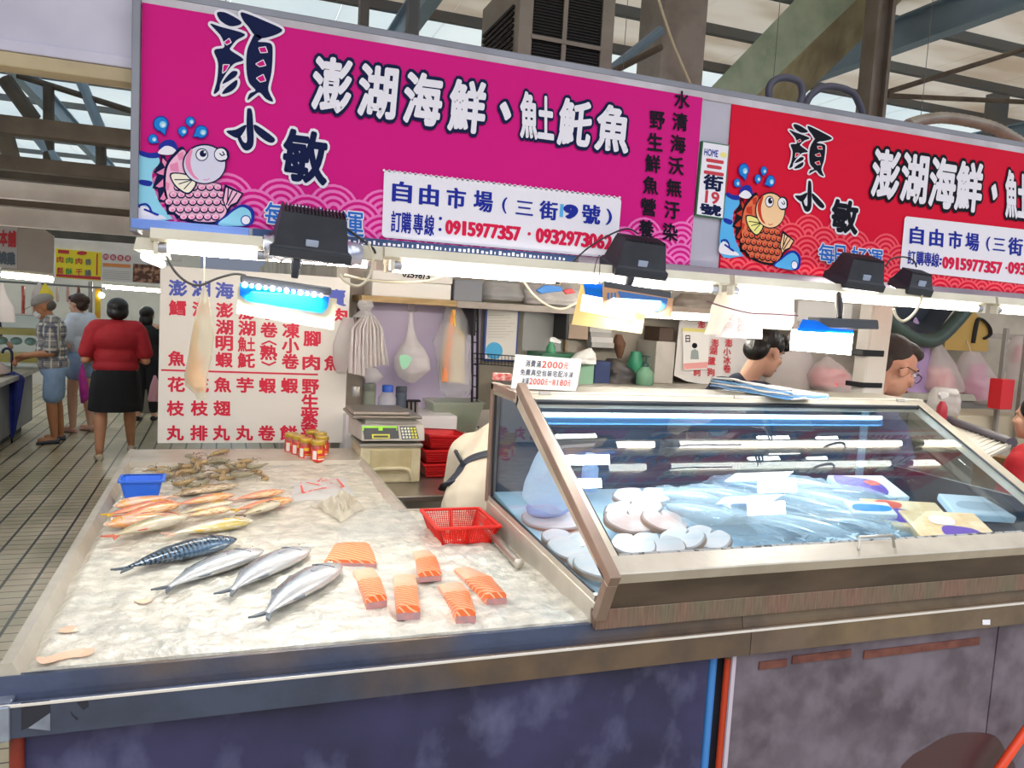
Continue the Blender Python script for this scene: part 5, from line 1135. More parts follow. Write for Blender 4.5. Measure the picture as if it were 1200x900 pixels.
b.box((-tw/2-.010, bd/2-td/2, bh-.004), (-tw/2+.004, bd/2+td/2, bh+.005), .003); b.box((tw/2-.004, bd/2-td/2, bh-.004), (tw/2+.010, bd/2+td/2, bh+.005), .003); b.build('rim', M_REDP, t, False, True)
MB().box((-bw/2, bd/2-bd/2, .001), (bw/2, bd/2+bd/2, .005), .001).build('base', M_REDP, t, False, True)
# ---- jars
M_JAR = mat('jar_sauce', '#a8341a', .15, var=(60, '#d06a28', .6), coat=1.0); M_LID = mat('jar_lid', '#c9a63e', .3, .5); M_JLAB = mat('jar_label', '#d9362c', .45); M_JYEL = mat('jar_yellow', '#f0c63a', .45); M_JW = mat('jar_white', '#e9e4d8', .45)
def jar():
    o = thing('sauce_jar', '', 'jar'); R = .033
    MB().lathe([(0, 0), (R*.92, 0), (R, .005), (R, .075), (R*.85, .086), (R*.85, .09)], (0, 0, 0), 20).build('jar_glass', M_JAR, o, True, True)
    MB().lathe([(0, .088), (R*.96, .088), (R*.98, .091), (R*.98, .103), (R*.93, .107), (0, .107)], (0, 0, 0), 20).build('lid', M_LID, o, True, True)
    def band(a0, a1, z0, z1, m, nm, r=R+.0006):
        b = MB(); b.grid(lambda u, v: (r*math.cos(a0+(a1-a0)*u), r*math.sin(a0+(a1-a0)*u), z0+(z1-z0)*v), 14, 1); return b.build(nm, m, o, True, True)
    l = band(-math.pi*.95, -.1, .012, .07, M_JLAB, 'label')
    for q in ((-1.9, -1.2, .05, .066, M_JYEL), (-2.6, -2.0, .02, .062, M_JW), (-1.75, -.6, .03, .034, M_JYEL), (-1.8, -.5, .018, .024, M_JW)):
        r = R+.0012; a0, a1, z0, z1, m = q; b = MB(); b.grid(lambda u, v: (r*math.cos(a0+(a1-a0)*u), r*math.sin(a0+(a1-a0)*u), z0+(z1-z0)*v), 8, 1); x = b.build('label_print', m, l, True, True)
    return o
JP = [(341, 531, 'sauce jar at the left end of the back row of jars'), (365, 527, 'sauce jar hidden farthest back, against the menu board'), (349, 534, 'sauce jar second in the left row of jars'), (375, 530, 'sauce jar behind the frontmost jar on the freezer side'), (358, 538, 'sauce jar in the front row beside the frontmost jar'), (372, 541, 'frontmost sauce jar, nearest the plastic bag'), (377, 535, 'sauce jar at the outer end of the right row')]
j0 = jar()
for i, (px, py, lab) in enumerate(JP):
    p = PZ(px, py, TZ+.002); o = j0 if i == 0 else dup(j0, p)
    o.location = (p.x, p.y, TZ-.002); o['label'] = lab; o['group'] = 'sauce jars by the menu board'; o.rotation_euler = (0, 0, random.uniform(-.3, .3))
# ---- plastic bags on the ice
def sheetbag(name, label, cat, pts, m, h, seed, nu=30, nv=22, prints=None, fold=1.):
    P_ = [PZ(x, y, TZ) for x, y in pts]
    def f(u, v, dz=0):
        p = P_[0].lerp(P_[1], u).lerp(P_[3].lerp(P_[2], u), v); e = (1-(2*abs(u-.5))**4)*(1-(2*abs(v-.5))**4)
        w_ = noise.noise(V((u*3+seed, v*3, 0)))*.5+noise.noise(V((u*9+seed, v*7, 2)))*.3*fold+abs(noise.noise(V((u*16, v*12+seed, 5))))*.25*fold
        return V((p.x+.012*noise.noise(V((u*4, v*4, seed))), p.y+.02*noise.noise(V((v*4, u*4, seed))), TZ+.007+h*e*(.45+w_)+dz))
    t = thing(name, label, cat, (P_[0]+P_[2])/2)
    b = MB(); b.grid(f, nu, nv); b.build('bag_film', m, t, True)
    for nm, pts2, mm in prints or []:
        A = Art(lambda u, v: f(u, v, .003), (0, 0, 1)); A.line(pts2, .035, mm, 1, False, False); A.b.build(nm, A.mats, t)
    return t
M_WBAG = plastic('white_bag_film', '#eef0f2', .3, .3); M_CREAMB = plastic('cream_bag_film', '#e3dccb', .12, .35); M_CLEAR = plastic('clear_film', '#f2f5f6', .72, .08); M_RPR = mat('bag_print_red', '#e2554c', .5)
sheetbag('plastic_bag', 'flat white carrier bag with red print on the ice', 'bag', [(345, 566), (402, 561), (416, 583), (340, 590)], M_WBAG, .022, 2.2, prints=[('red_print', [(.15, .25), (.2, .8), (.5, .62), (.85, .7), (.85, .2), (.6, .3)], M_RPR), ('red_print', [(.42, .22), (.5, .1), (.62, .15), (.55, .3), (.42, .22)], M_RPR), ('red_print', [(.25, .3), (.45, .5), (.7, .35), (.8, .55)], M_RPR)])
sheetbag('plastic_bag', 'crumpled cream plastic bag beside the red printed one', 'bag', [(370, 594), (405, 583), (428, 596), (400, 614)], M_CREAMB, .05, 7.1, 34, 26, None, 2.2)
sheetbag('plastic_sheet', 'clear crinkled film spread on the ice behind the salmon', 'film', [(405, 606), (470, 588), (500, 628), (392, 640)], M_CLEAR, .012, 4.1, 40, 30, None, 2.)
# ---------------- menu board standing at the back of the table
YM = PZ(300, 517, TZ).y+.06
mbd = thing('menu_board', 'tall white board with red menu characters at the back of the ice table', 'sign board', PY(290, 518, YM))
def mpx(x, y): return (180+x/4.2875, 310+y/4.2875)
pl_, pr_ = PY(186, 420, YM).x, PY(407, 420, YM).x; zt3 = PY(290, 318, YM).z
M_BOARD = mat('board_white', '#e9e5db', .45)
MB().box((pl_, YM, TZ-.02), (pr_, YM+.02, zt3), .002).build('board', M_BOARD, mbd)
sh_ = Ysheet(YM); A = Art(lambda x, y: sh_(*mpx(x, y)), (0, -1, 0)); A2 = Art(lambda x, y: sh_(*mpx(x, y)), (0, -1, 0)); M_MRED = mat('menu_red', '#d5173c', .5); M_MBL = mat('menu_blue', '#4a5ab8', .5)
for ch, x, y in (('澎', 122, 118), ('湖', 238, 122), ('海', 356, 130), ('鮮', 470, 140), ('專', 690, 155), ('賣', 920, 166)): A2.text(ch, q4(x, y, 88, 78, .05), M_MBL, 1, .035)
for ch, x, y in (('鱈', 120, 218), ('魚', 116, 472), ('澎', 238, 224), ('魚', 232, 475), ('澎', 356, 230), ('湖', 356, 315), ('明', 355, 396), ('蝦', 354, 478), ('澎', 468, 240), ('湖', 469, 320), ('*', 467, 400), ('魠', 466, 482), ('小', 582, 240), ('卷', 580, 328), ('熟', 578, 442), ('凍', 690, 332), ('小', 688, 408), ('卷', 687, 486), ('豬', 795, 270), ('腳', 796, 372), ('肉', 792, 492), ('肉', 930, 258), ('魚', 900, 496),
    ('花', 114, 602), ('枝', 110, 722), ('丸', 108, 846), ('花', 234, 604), ('枝', 230, 722), ('排', 228, 846), ('魚', 347, 604), ('翅', 344, 722), ('丸', 340, 846), ('芋', 460, 606), ('丸', 456, 846), ('蝦', 572, 608), ('卷', 568, 846), ('蝦', 683, 608), ('餅', 678, 846), ('野', 788, 614), ('生', 786, 690), ('紫', 783, 766), ('菜', 781, 838)):
    if ch == '*': xiyu(A, x-42, y-36, x+42, y+36, M_MRED, 1, .035)
    else: A.text(ch, q4(x, y, 82, 72, .03), M_MRED, 1, .035)
A.line([(545, 400), (580, 385), (615, 402)], 9, M_MRED, 1); A.line([(545, 490), (580, 505), (612, 490)], 9, M_MRED, 1); A.line([(38, 530), (826, 553)], 9, M_MRED, 1, False, False)
A.build('lettering', mbd); A2.build('heading', mbd)
# ================================================================ INSIDE THE STALL
def rowbag(name, label, cat, rows, Y, depth, mats, parent=None, seed=1., wob=.10, group=None, flat=False):
    """soft hanging thing traced as (y, x_left, x_right) rows, with real thickness"""
    rings = []; rows2 = []
    for i in range(len(rows)-1):
        for k in range(4): rows2.append([rows[i][q]+(rows[i+1][q]-rows[i][q])*k/4 for q in range(3)])
    rows2.append(rows[-1]); n = 22; m = len(rows2)
    wmax = max(r[2]-r[1] for r in rows2)
    for i, (y, xl, xr) in enumerate(rows2):
        a = PY(xl, y, Y); c = PY(xr, y, Y); w_ = max(.002, (c.x-a.x)/2); cx = (a+c)/2; d = depth*min(1, (xr-xl)/wmax*1.1)*.5
        ring = []
        for j in range(n):
            t = 2*math.pi*j/n; f = 1+wob*noise.noise(V((math.cos(t)*2+seed, math.sin(t)*2, i*.22)))+wob*.5*math.sin(5*t+seed*3+i*.08)
            ring.append(cx+V((w_*math.cos(t), d*f*math.sin(t)+d*.25*noise.noise(V((t, i*.4, seed))), 0)))
        rings.append(ring)
    b = MB(); b.loft(rings); o = b.build(name, mats, parent, True)
    return o if parent is not None else tag(o, label, cat, group)
def bx(name, label, cat, px0, py0, px1, py1, Y, d, m, bev=.004, group=None, parent=None, ground=False):
    a = PY(px0, py1, Y); c = PY(px1, py0, Y)
    if ground or a.z < 0: a.z = 0
    o = MB().box((a.x, Y, a.z), (c.x, Y+d, c.z), bev).build(name, m, parent)
    return tag(o, label, cat, group) if parent is None else o
def empty_at(name, label, cat, px, py, Y, group=None): return thing(name, label, cat, PY(px, py, Y), group)
M_WOOD = mat('shelf_wood', '#b29566', .6, var=(6, '#927648', .8, (1, 6, 6))); M_STYRO = mat('styrofoam', '#e6e2d8', .7, bump=(90, .1)); M_GREYB = mat('grey_box', '#7c7f84', .5); M_BLACKM = mat('black_metal', '#1e1e22', .45, .4)
YW = 4.75
# shelf
a = PY(424, 344, 4.45); zS = PY(480, 349, 4.45).z; x1 = PY(1210, 380, 4.45).x
sf = thing('wall_shelf', 'long wooden plank shelf across the back wall over the hanging bags', 'shelf', (a.x, 4.45, zS-.03))
MB().box((a.x, 4.45, zS-.035), (PY(536, 350, 4.45).x, 4.80, zS), .003).build('plank', M_WOOD, sf)
MB().box((PY(536, 350, 4.45).x, 4.45, zS-.04), (x1, 4.80, zS), .003).build('plank', mat('shelf_grey', '#a59c92', .6, var=(5, '#857c72', .7)), sf)
for px in (428, 556, 665): x = PY(px, 360, 4.5).x; MB().box((x, 4.5, zS-.2), (x+.015, 4.79, zS-.036)).build('bracket', M_BLACKM, sf)
def onshelf(nm, lab, cat, px0, px1, top, Y, d, m, bev=.005):
    p0 = PY(px0, top, Y); p1 = PY(px1, top, Y); o = MB().box((p0.x, Y, zS), (p1.x, Y+d, p0.z), bev).build(nm, m); return tag(o, lab, cat)
st = thing('styrofoam_box', 'white styrofoam box on the wooden plank shelf', 'box', (PY(480, 340, 4.5).x, 4.5, zS))
p0, p1 = PY(437, 316, 4.5), PY(530, 316, 4.5); zt4 = p0.z
MB().box((p0.x, 4.5, zS), (p1.x, 4.78, zS+(zt4-zS)*.62), .006).build('box_body', M_STYRO, st); MB().box((p0.x-.006, 4.494, zS+(zt4-zS)*.63), (p1.x+.006, 4.786, zt4), .008).build('lid', M_STYRO, st)
A = Art(Ysheet(4.493), (0, -1, 0)); 
for i in range(7): A.text('0259873'[i], q4(474+i*4.6, 321+i*.5, 4, 7), M_INK, 1, .03)
A.build('stamp', st)
onshelf('storage_bin', 'dark grey bin beside the styrofoam box on the shelf', 'bin', 533, 566, 327, 4.5, .25, M_GREYB)
rowbag('plastic_bundle', 'clear wrapped bundle on the shelf right of the grey bin', 'bundle', [(328, 575, 600), (332, 567, 608), (340, 563, 612), (347, 562, 614), (352, 565, 610)], 4.6, .22, plastic('wrap_grey', '#c9c9c6', .25, .2), None, 2)
rowbag('plastic_bag', 'crumpled grey bag with blue and red print on the shelf', 'bag', [(332, 628, 668), (336, 616, 678), (343, 612, 684), (352, 612, 684), (358, 616, 680)], 4.58, .25, mat('crumple_grey', '#bdb9b4', .35, var=(6, '#9a9690', .6), bump=(12, .5)), None, 4)
A = Art(Ysheet(4.45), (0, -1, 0)); rb = thing('snack_packet', 'blue and red packet lying on the grey crumpled bag', 'packet', PY(650, 344, 4.44))
MB().prism([PY(x, y, 4.44) for x, y in ((629, 340), (640, 334), (658, 336), (660, 341), (634, 344))], (0, .03, 0), .003).build('packet_body', M_PKB, rb); MB().prism([PY(x, y, 4.44) for x, y in ((660, 340), (670, 338), (675, 343), (664, 345))], (0, .03, 0), .003).build('packet_end', mat('packet_red', '#d63c3c', .4), rb)
onshelf('storage_box', 'low pale box with a grey label on the shelf above the lamp card', 'box', 936, 1000, 352, 4.5, .2, mat('pale_box', '#c8c4be', .5))
rowbag('plastic_bag', 'dull brown bundle on the shelf right of the tan cover', 'bag', [(345, 800, 838), (352, 792, 848), (360, 790, 850), (368, 796, 846)], 4.6, .25, mat('brown_bundle', '#8b7f72', .5, var=(8, '#5e564e', .8), bump=(10, .5)), None, 7)
# hooks and hanging bags before the lilac board
for i, px in enumerate((479, 486)):
    p = PY(px, 353, 4.6); tag(MB().tube(cr3([p, p-V((0, 0, .05)), p-V((-.008, 0, .062)), p-V((-.018, 0, .05))], 4), .003, 6).build('wall_hook', M_SS, None, True), ('small steel hook left of the pair over the white bag', 'small steel hook right of the pair over the white bag')[i], 'hook')
M_BAGW = plastic('bag_white', '#f4f1ee', .3, .3); M_BAGG = plastic('bag_greyclear', '#e6e4e2', .55, .2); M_STRIP = mat('bag_strip', '#e9e2df', .45, transl=.25)
t = empty_at('bag_bundle', 'bundle of folded white carrier bags hanging next to the menu board', 'bag bundle', 428, 352, 4.3)
MB().tube([PY(428, 354, 4.3), V((PY(428, 354, 4.3).x+.01, 4.46, zS-.03))], .005, 6).build('string', M_CABW, t, True)
rowbag('knot', '', '', [(352, 421, 436), (358, 418, 438), (364, 422, 434), (372, 412, 440)], 4.3, .08, M_BAGG, t, 3, .2)
for i in range(9):
    x = 411+i*4.2; rowbag('folded_bag', '', '', [(370, 424+i*1.4, 427+i*1.4), (385, x, x+3.6), (410, x-2+i*.3, x+2.6+i*.3), (436-abs(i-3)*1.0+(4 if i < 4 else -4), x-3+i*.55, x+2+i*.5)], 4.28+.01*(i % 2), .07, M_STRIP, t, i*1.3, .2)
rowbag('outer_bag', '', '', [(366, 424, 436), (380, 440, 446), (410, 446, 454), (428, 448, 456)], 4.32, .08, M_BAGG, t, 4); rowbag('outer_bag', '', '', [(430, 426, 440), (440, 424, 450), (448, 430, 444)], 4.3, .1, M_BAGG, t, 6)
rowbag('plastic_bag', 'pinkish white bag draped on the edge of the menu board', 'bag', [(372, 402, 414), (385, 396, 416), (405, 390, 414), (425, 390, 410), (436, 394, 406)], YM-.02, .06, M_BAGW, None, 9)
t = empty_at('hanging_bag', 'knotted white plastic bag with a green print on the lilac board', 'bag', 482, 366, 4.55)
rowbag('bag_film', '', '', [(366, 480, 483), (385, 478, 485), (400, 474, 490), (408, 468, 497), (420, 462, 503), (432, 462, 504), (441, 466, 494), (448, 476, 486)], 4.55, .16, M_BAGW, t, 5, .14)
A = Art(Ysheet(4.455), (0, -1, 0)); A.poly(bez([(468, 418), (476, 416), (482, 420), (478, 430), (471, 432)], 3), mat('print_green', '#9fdcb8', .5), 1); A.build('green_print', t)
t = empty_at('apron', 'orange and cream patterned apron in a clear bag hanging by the whiteboard', 'apron', 531, 360, 4.6)
rowbag('apron_cloth', '', '', [(362, 528, 534), (378, 524, 538), (400, 518, 545), (425, 515, 545), (448, 516, 545)], 4.6, .06, mat('apron_beige', '#d8cdb4', .8, var=(20, '#b9a98a', .7)), t, 2, .1)
rowbag('apron_strap', '', '', [(363, 529, 534), (390, 525, 531), (420, 520, 527), (447, 517, 526)], 4.56, .03, mat('apron_orange', '#ea9a68', .8), t, 3, .1)
MB().tube(cr3([PY(531, 363, 4.55), PY(534, 385, 4.55), PY(541, 390, 4.55), PY(544, 397, 4.55)], 4), .006, 6).build('trim_tape', mat('apron_yellow', '#e7c24c', .7), t, True)
rowbag('clear_bag', '', '', [(358, 522, 540), (375, 518, 549), (400, 507, 552), (430, 512, 552), (455, 514, 553), (465, 520, 548)], 4.6, .14, M_CLEAR, t, 6, .1)
# whiteboard
t = empty_at('whiteboard', 'small blue framed notice board with a blue disc on the back wall', 'notice board', 588, 423, YW)
a, c = PY(566, 423, YW), PY(609, 362, YW)
MB().box((a.x, YW, a.z), (c.x, YW+.02, c.z), .003).build('frame', mat('frame_blue', '#2d4fa0', .4), t); MB().box((a.x+.012, YW-.003, a.z+.012), (c.x-.012, YW+.001, c.z-.012)).build('paper', mat('paper', '#dfdcd2', .6), t)
A = Art(Ysheet(YW-.0035), (0, -1, 0)); A.circ((579, 411), 10, mat('disc_blue', '#3fa3d2', .5), 2)
for i in range(9): A.rect(572, 369+i*3.2+.3, 590+((i*37) % 14), 369.7+i*3.2, mat('text_grey', '#a9a59c', .6), 1)
A.build('notice_print', t)
# rack upright and wire basket
t = empty_at('wire_rack', 'black wire rack upright with a small wire basket by the notice board', 'rack', 558, 470, 4.68)
for px in (554, 560): MB().tube([PY(px, 355, 4.68), PY(px-1, 474, 4.68)], .008, 8).build('upright', M_BLACKM, t, True)
for k in range(9): y = 362+k*13; MB().tube([PY(554, y, 4.68), PY(560, y+.5, 4.68)], .004, 6).build('rung', M_BLACKM, t, True)
b = MB()
for k in range(14): b.tube([PY(556+k*4, 414+k*.3, 4.62), PY(556+k*4, 426+k*.3, 4.62)], .002, 4)
for dy in (0, 6, 12): b.tube([PY(556, 414+dy, 4.62), PY(612, 418+dy, 4.62)], .003, 5)
b.build('wire_basket', M_BLACKM, t)
# white ledge, bottles behind the scale
M_LEDGE = mat('ledge_white', '#d9d7d6', .5)
zL = PY(440, 487, 4.4).z; MBx = PY(405, 487, 4.4).x
ld = tag(MB().box((MBx, 4.4, zL-.5), (PY(536, 487, 4.4).x, 4.77, zL), .004).build('side_cabinet', M_LEDGE, None), 'white cabinet behind the weighing scale', 'cabinet')
def lathe_thing(nm, lab, cat, px, pyb, pyt, wpx, Y, prof, m, parts=(), zb_=None):
    p = PY(px, pyb, Y); h = PY(px, pyt, Y).z-p.z; r = (PY(px+wpx/2, pyb, Y).x-PY(px-wpx/2, pyb, Y).x)/2
    t = thing(nm, lab, cat, p); MB().lathe([(a*r, b*h) for a, b in prof], (0, 0, 0), 18).build('body', m, t, True, True)
    for n2, pr, mm in parts: MB().lathe([(a*r, b*h) for a, b in pr], (0, 0, 0), 18).build(n2, mm, t, True, True)
    return t
lathe_thing('thermos', 'tall grey green thermos on the cabinet behind the scale', 'bottle', 432, 487, 449, 15, 4.5, [(0, 0), (.95, 0), (1, .03), (1, .72), (.97, .76)], mat('thermos_green', '#7e8577', .45), [('cap', [(.97, .76), (1, .78), (1, .97), (.9, 1), (0, 1)], mat('thermos_cap', '#757c6f', .4))])
lathe_thing('water_bottle', 'clear plastic bottle with a blue cap between the two thermoses', 'bottle', 453, 487, 452, 21, 4.5, [(0, 0), (.95, 0), (1, .05), (1, .6), (.6, .8), (.55, .82)], plastic('clear_bottle', '#dfe3ea', .45, .1), [('cap', [(.62, .8), (.62, 1), (.55, 1.02), (0, 1.02)], mat('cap_blue', '#2a5fc8', .35))])
lathe_thing('thermos', 'dark blue grey thermos right of the clear bottle', 'bottle', 469, 487, 453, 13, 4.5, [(0, 0), (.95, 0), (1, .03), (1, .76), (.96, .8)], mat('thermos_dark', '#4a5260', .4), [('cap', [(.97, .8), (1, .82), (1, .97), (.9, 1), (0, 1)], mat('thermos_dark_cap', '#3d4450', .4))])
lathe_thing('tin_can', 'small shiny tin at the corner post behind the bags', 'can', 417, 464, 452, 12, 4.5, [(0, 0), (1, 0), (1, .9), (.9, 1), (0, 1)], M_SS)
t = empty_at('utensil_rack', 'short row of upright steel utensils beside the dark thermos', 'utensils', 483, 490, 4.5)
for k in range(6): MB().tube([PY(477+k*2.4, 490, 4.5), PY(477+k*2.4, 470, 4.5)], .006, 6).build('utensil', M_SS if k % 2 else M_BLACKM, t, True)
MB().box(PY(475, 471, 4.48), PY(491, 468, 4.52)).build('rack_bar', M_BLACKM, t)
# weighing scale
YC = 3.9
M_SCB = mat('scale_body', '#c9c6bc', .45, var=(8, '#b1ada1', .6)); M_SCP = mat('scale_pan', '#8d8a80', .35, .7)
t = empty_at('weighing_scale', 'digital weighing scale with a green display on the beige box', 'scale', 460, 518, YC)
a, c = PY(424, 517, YC), PY(494, 500, YC)
MB().prism([(a.x, YC, a.z), (a.x, YC+.02, PY(424, 498, YC).z), (a.x-.03, YC+.26, PY(424, 492, YC).z), (a.x-.03, YC+.26, a.z)], (c.x-a.x+.02, 0, 0), .004).build('body', M_SCB, t)
pa, pc = PY(410, 489, YC+.05), PY(492, 486, YC+.05)
MB().box((pa.x, YC-.01, pa.z), (pc.x, YC+.30, pa.z+.016), .006).build('pan', M_SCP, t); MB().box((pa.x+.005, YC-.012, pa.z+.012), (pc.x-.06, YC+.26, pa.z+.038), .012).build('pan_rim', M_SCP, t)
MB().box((a.x+.02, YC+.03, pa.z-.03), (c.x-.02, YC+.2, pa.z+.002), .004).build('neck', M_SCB, t)
sh_ = lambda x, y: V((PY(x, y, YC-.002).x, YC-.003+.02*max(0, (517-y)/19), PY(x, y, YC-.002).z))
A = Art(sh_, (0, -1, 0)); M_LCD = mat('lcd_green', '#8fd02c', .3, emit=.25); M_PAD = mat('keypad_dark', '#4a4d50', .5); M_KEY = mat('keypad_key', '#d9e0d2', .5); M_KY = mat('key_yellow', '#d9d84a', .5)
A.poly([(425, 500), (467, 500), (468, 514), (427, 515)], M_PAD, 1); A.poly([(425, 500), (466, 500), (466, 505), (425, 505)], M_LCD, 2); A.rect(427, 502, 444, 507, M_PAD, 3); A.rect(449, 502, 465, 507, M_PAD, 3); A.rect(436, 509, 457, 514, M_KY, 3); A.rect(438, 510.5, 455, 512.8, M_PAD, 4)
A.poly([(469, 500), (488, 500), (491, 514), (471, 515)], M_PAD, 1)
for i in range(5):
    for j in range(4): A.rect(470.5+i*3.7+j*.5, 501.5+j*3.3, 473+i*3.7+j*.5, 503.8+j*3.3, M_KEY if i < 3 else M_KY, 2)
A.build('display_panel', t)
# beige box below it, on the steel work table
zT = PY(470, 566, YC).z
wt = thing('work_table', 'low steel work table in the gap beside the ice table', 'table', (PY(500, 570, YC).x, YC, 0))
xa, xb = PY(420, 566, YC).x, PY(585, 566, 4.1).x
MB().box((.70, YC-.28, zT-.03), (xb+.25, YC+.45, zT), .005).build('table_top', M_SS, wt)
for x in (.73, xb+.2):
    for y in (YC-.24, YC+.4): MB().tube([(x, y, 0), (x, y, zT-.031)], .018, 10).build('leg', M_SS, wt, True)
M_BEI = mat('beige_plastic', '#cdc6a6', .5, var=(5, '#b4aa86', .7), var2=(16, '#8d7c5c', .25))
t = empty_at('storage_box', 'beige plastic box with a stained front that carries the weighing scale', 'box', 458, 566, YC); a, c = PY(421, 566, YC), PY(494, 520, YC); w_ = c.x-a.x
MB().box((a.x, YC, zT), (c.x, YC+.28, c.z-.004), .01).build('box_body', M_BEI, t); MB().box((a.x-.008, YC-.008, c.z-.018), (c.x+.008, YC+.29, c.z), .006).build('box_lid', mat('lid_grey', '#8d8a80', .4, .3), t)
MB().box((a.x+w_*.16, YC-.006, zT+(c.z-zT)*.25), (a.x+w_*.84, YC+.004, zT+(c.z-zT)*.86), .006).build('front_recess', mat('beige_dark', '#bdb48e', .5, var=(7, '#a1926a', .8)), t)
b = MB(); b.tube(cr3([(a.x+w_*.18, YC-.012, zT+.02), (a.x+w_*.2, YC-.014, zT+.07), (a.x+w_*.5, YC-.014, zT+.078), (a.x+w_*.78, YC-.014, zT+.07), (a.x+w_*.86, YC-.012, zT+.015)], 6), .010, 8); b.build('handle_ridge', M_BEI, t, True)
# red baskets stacked
M_REDB = mat('crate_red', '#c3171c', .4)
t0 = None; cz = zT
for i, (lab) in enumerate(('lowest red basket of the stack by the beige box', 'middle red basket of the stack by the beige box', 'topmost red basket of the stack by the beige box, tilted')):
    p = V((PY(520, 560, 4.02).x, 4.10, zT+.004+i*.075)); t = thing('basket', lab, 'basket', p, None)
    def r4(w_, d, z): return [(-w_/2, -d/2, z), (w_/2, -d/2, z), (w_/2, d/2, z), (-w_/2, d/2, z)]
    MB().loft([r4(.2, .2, 0), r4(.235, .235, .07), r4(.228, .228, .07), r4(.193, .193, .006)]).build('basket_wall', M_REDB, t, False, True)
    MB().loft([r4(.235, .235, .066), r4(.255, .255, .066), r4(.255, .255, .075), r4(.23, .23, .075)], True, False).build('rim', M_REDB, t, False, True)
    for k in range(4): MB().box((-.105, -.119-.0015*k, .012+k*.012), (.105, -.116-.002*k+.02, .016+k*.012)).build('slat', M_REDB, t, False, True)
    if i == 2: t.rotation_euler = (0, .06, .12)
# green basket hung on the wall
M_GBK = plastic('basket_green', '#c2ccb6', .55, .3)
t = empty_at('basket', 'translucent grey green basket of vegetables hung on the wall by the freezer', 'basket', 536, 508, 4.55)
def ring4(x0, x1, y, Y0, Y1): a, c = PY(x0, y, 4.55), PY(x1, y, 4.55); return [V((a.x, Y0, a.z)), V((c.x, Y0, c.z)), V((c.x, Y1, c.z)), V((a.x, Y1, a.z))]
MB().loft([ring4(513, 558, 507, 4.58, 4.74), ring4(507, 566, 473, 4.53, 4.77), ring4(508, 565, 473, 4.535, 4.765), ring4(514, 557, 506, 4.585, 4.735)]).build('basket_wall', M_GBK, t)
MB().loft([ring4(506, 567, 474, 4.525, 4.775), ring4(506, 567, 471, 4.525, 4.775), ring4(509, 564, 471, 4.54, 4.76)], True, False).build('rim', M_GBK, t)
A = Art(lambda x, y: V((PY(x, y, 4.55).x, 4.553+.05*0+(y-473)/34*.05-.002-.02, PY(x, y, 4.55).z)), (0, -1, 0)); M_HOLE = mat('basket_hole', '#3d4438', .7)
for i in range(9):
    for j in range(4): A.circ((514+i*5.6+(2.8 if j % 2 else 0), 480+j*7), 1.3, M_HOLE, 1, 8)
A.build('hole_pattern', t)
tag(MB().ell(PY(524, 490, 4.66), (.075, .06, .06)).build('cabbage', mat('cabbage', '#b3b083', .6, var=(14, '#8f945c', .6)), None, True), 'round pale cabbage in the green basket', 'vegetable')
for i, (px, py, col, lab) in enumerate(((541, 501, '#8b3b3f', 'reddish onion low in the green basket'), (550, 502, '#6e2f3a', 'dark red onion at the end of the green basket'), (545, 487, '#3f7f52', 'green pepper in the green basket'))): tag(MB().ell(PY(px, py, 4.64), (.035, .03, .03)).build(('onion', 'onion', 'pepper')[i], mat('veg%d' % i, col, .4), None, True), lab, 'vegetable')
# ---- things beyond the freezer top
def box_on(nm, lab, cat, px0, py0, px1, py1, Y, d, m, bev=.004): return bx(nm, lab, cat, px0, py0, px1, py1, Y, d, m, bev)
zBk = PY(700, 452, 4.3).z
sd2 = thing('back_counter', 'cluttered back counter along the stall wall behind the freezer', 'counter', (PY(800, 452, 4.3).x, 4.3, 0))
MB().box((PY(612, 452, 4.3).x, 4.3, zBk-.05), (PY(1175, 480, 4.3).x, 4.78, zBk), .004).build('counter_top', mat('counter_grey', '#aaa498', .5, var=(5, '#8a8478', .7)), sd2)
MB().box((PY(612, 452, 4.3).x+.02, 4.32, 0), (PY(1175, 480, 4.3).x-.02, 4.77, zBk-.05)).build('counter_front', mat('counter_front', '#75706a', .6), sd2)
box_on('plastic_tray', 'dark green tray behind the white price card', 'tray', 634, 416, 690, 428, 4.5, .25, mat('tray_green', '#2f6a4c', .4))
t = empty_at('spray_bottle', 'green spray bottle with a white trigger behind the price card', 'bottle', 645, 416.5, 4.56)
MB().lathe([(0, 0), (.03, 0), (.032, .01), (.03, .05), (.014, .075), (.014, .085), (0, .085)], (0, 0, 0), 14).build('bottle_body', mat('spray_green', '#3c8a60', .35), t, True, True); MB().prism([(-.012, -.01, .085), (.06, -.01, .075), (.065, -.01, .09), (.02, -.01, .115), (-.012, -.01, .115)], (0, .02, 0), .003).build('trigger_head', mat('white_plastic', '#e4e2dc', .4), t, False, True)
rowbag('tissue', 'crumpled white tissue in the pale green tub', 'tissue', [(408, 690, 693), (414, 676, 697), (420, 670, 698), (426, 668, 697)], 4.42, .12, mat('tissue_white', '#dcdad4', .7, bump=(12, .5)), None, 3, .25)
box_on('plastic_tub', 'pale green tub holding tissue behind the price card', 'tub', 678, 424, 697, 451, 4.4, .2, mat('tub_pale_green', '#7fa58a', .4))
box_on('cardboard_box', 'dark blue box standing behind the pump bottle', 'box', 696, 424, 716, 449, 4.45, .15, mat('box_navy', '#25355e', .5))
box_on('storage_box', 'clear topped storage box on the wall rack above the green tray', 'box', 666, 381, 690, 397, 4.7, .12, mat('box_beige', '#a9917c', .5))
t = empty_at('paper_stack', 'stack of grey and white papers hanging on the rack under the glowing card', 'papers', 705, 400, 4.7)
for i in range(4): bx('paper_sheet', '', '', 691+i*.8, 384+i*6, 717+i, 389+i*6, 4.7-i*.004, .08, mat('paper_grey%d' % (i % 2), ('#c9c6c0', '#a7a49e')[i % 2], .6), .001, None, t)
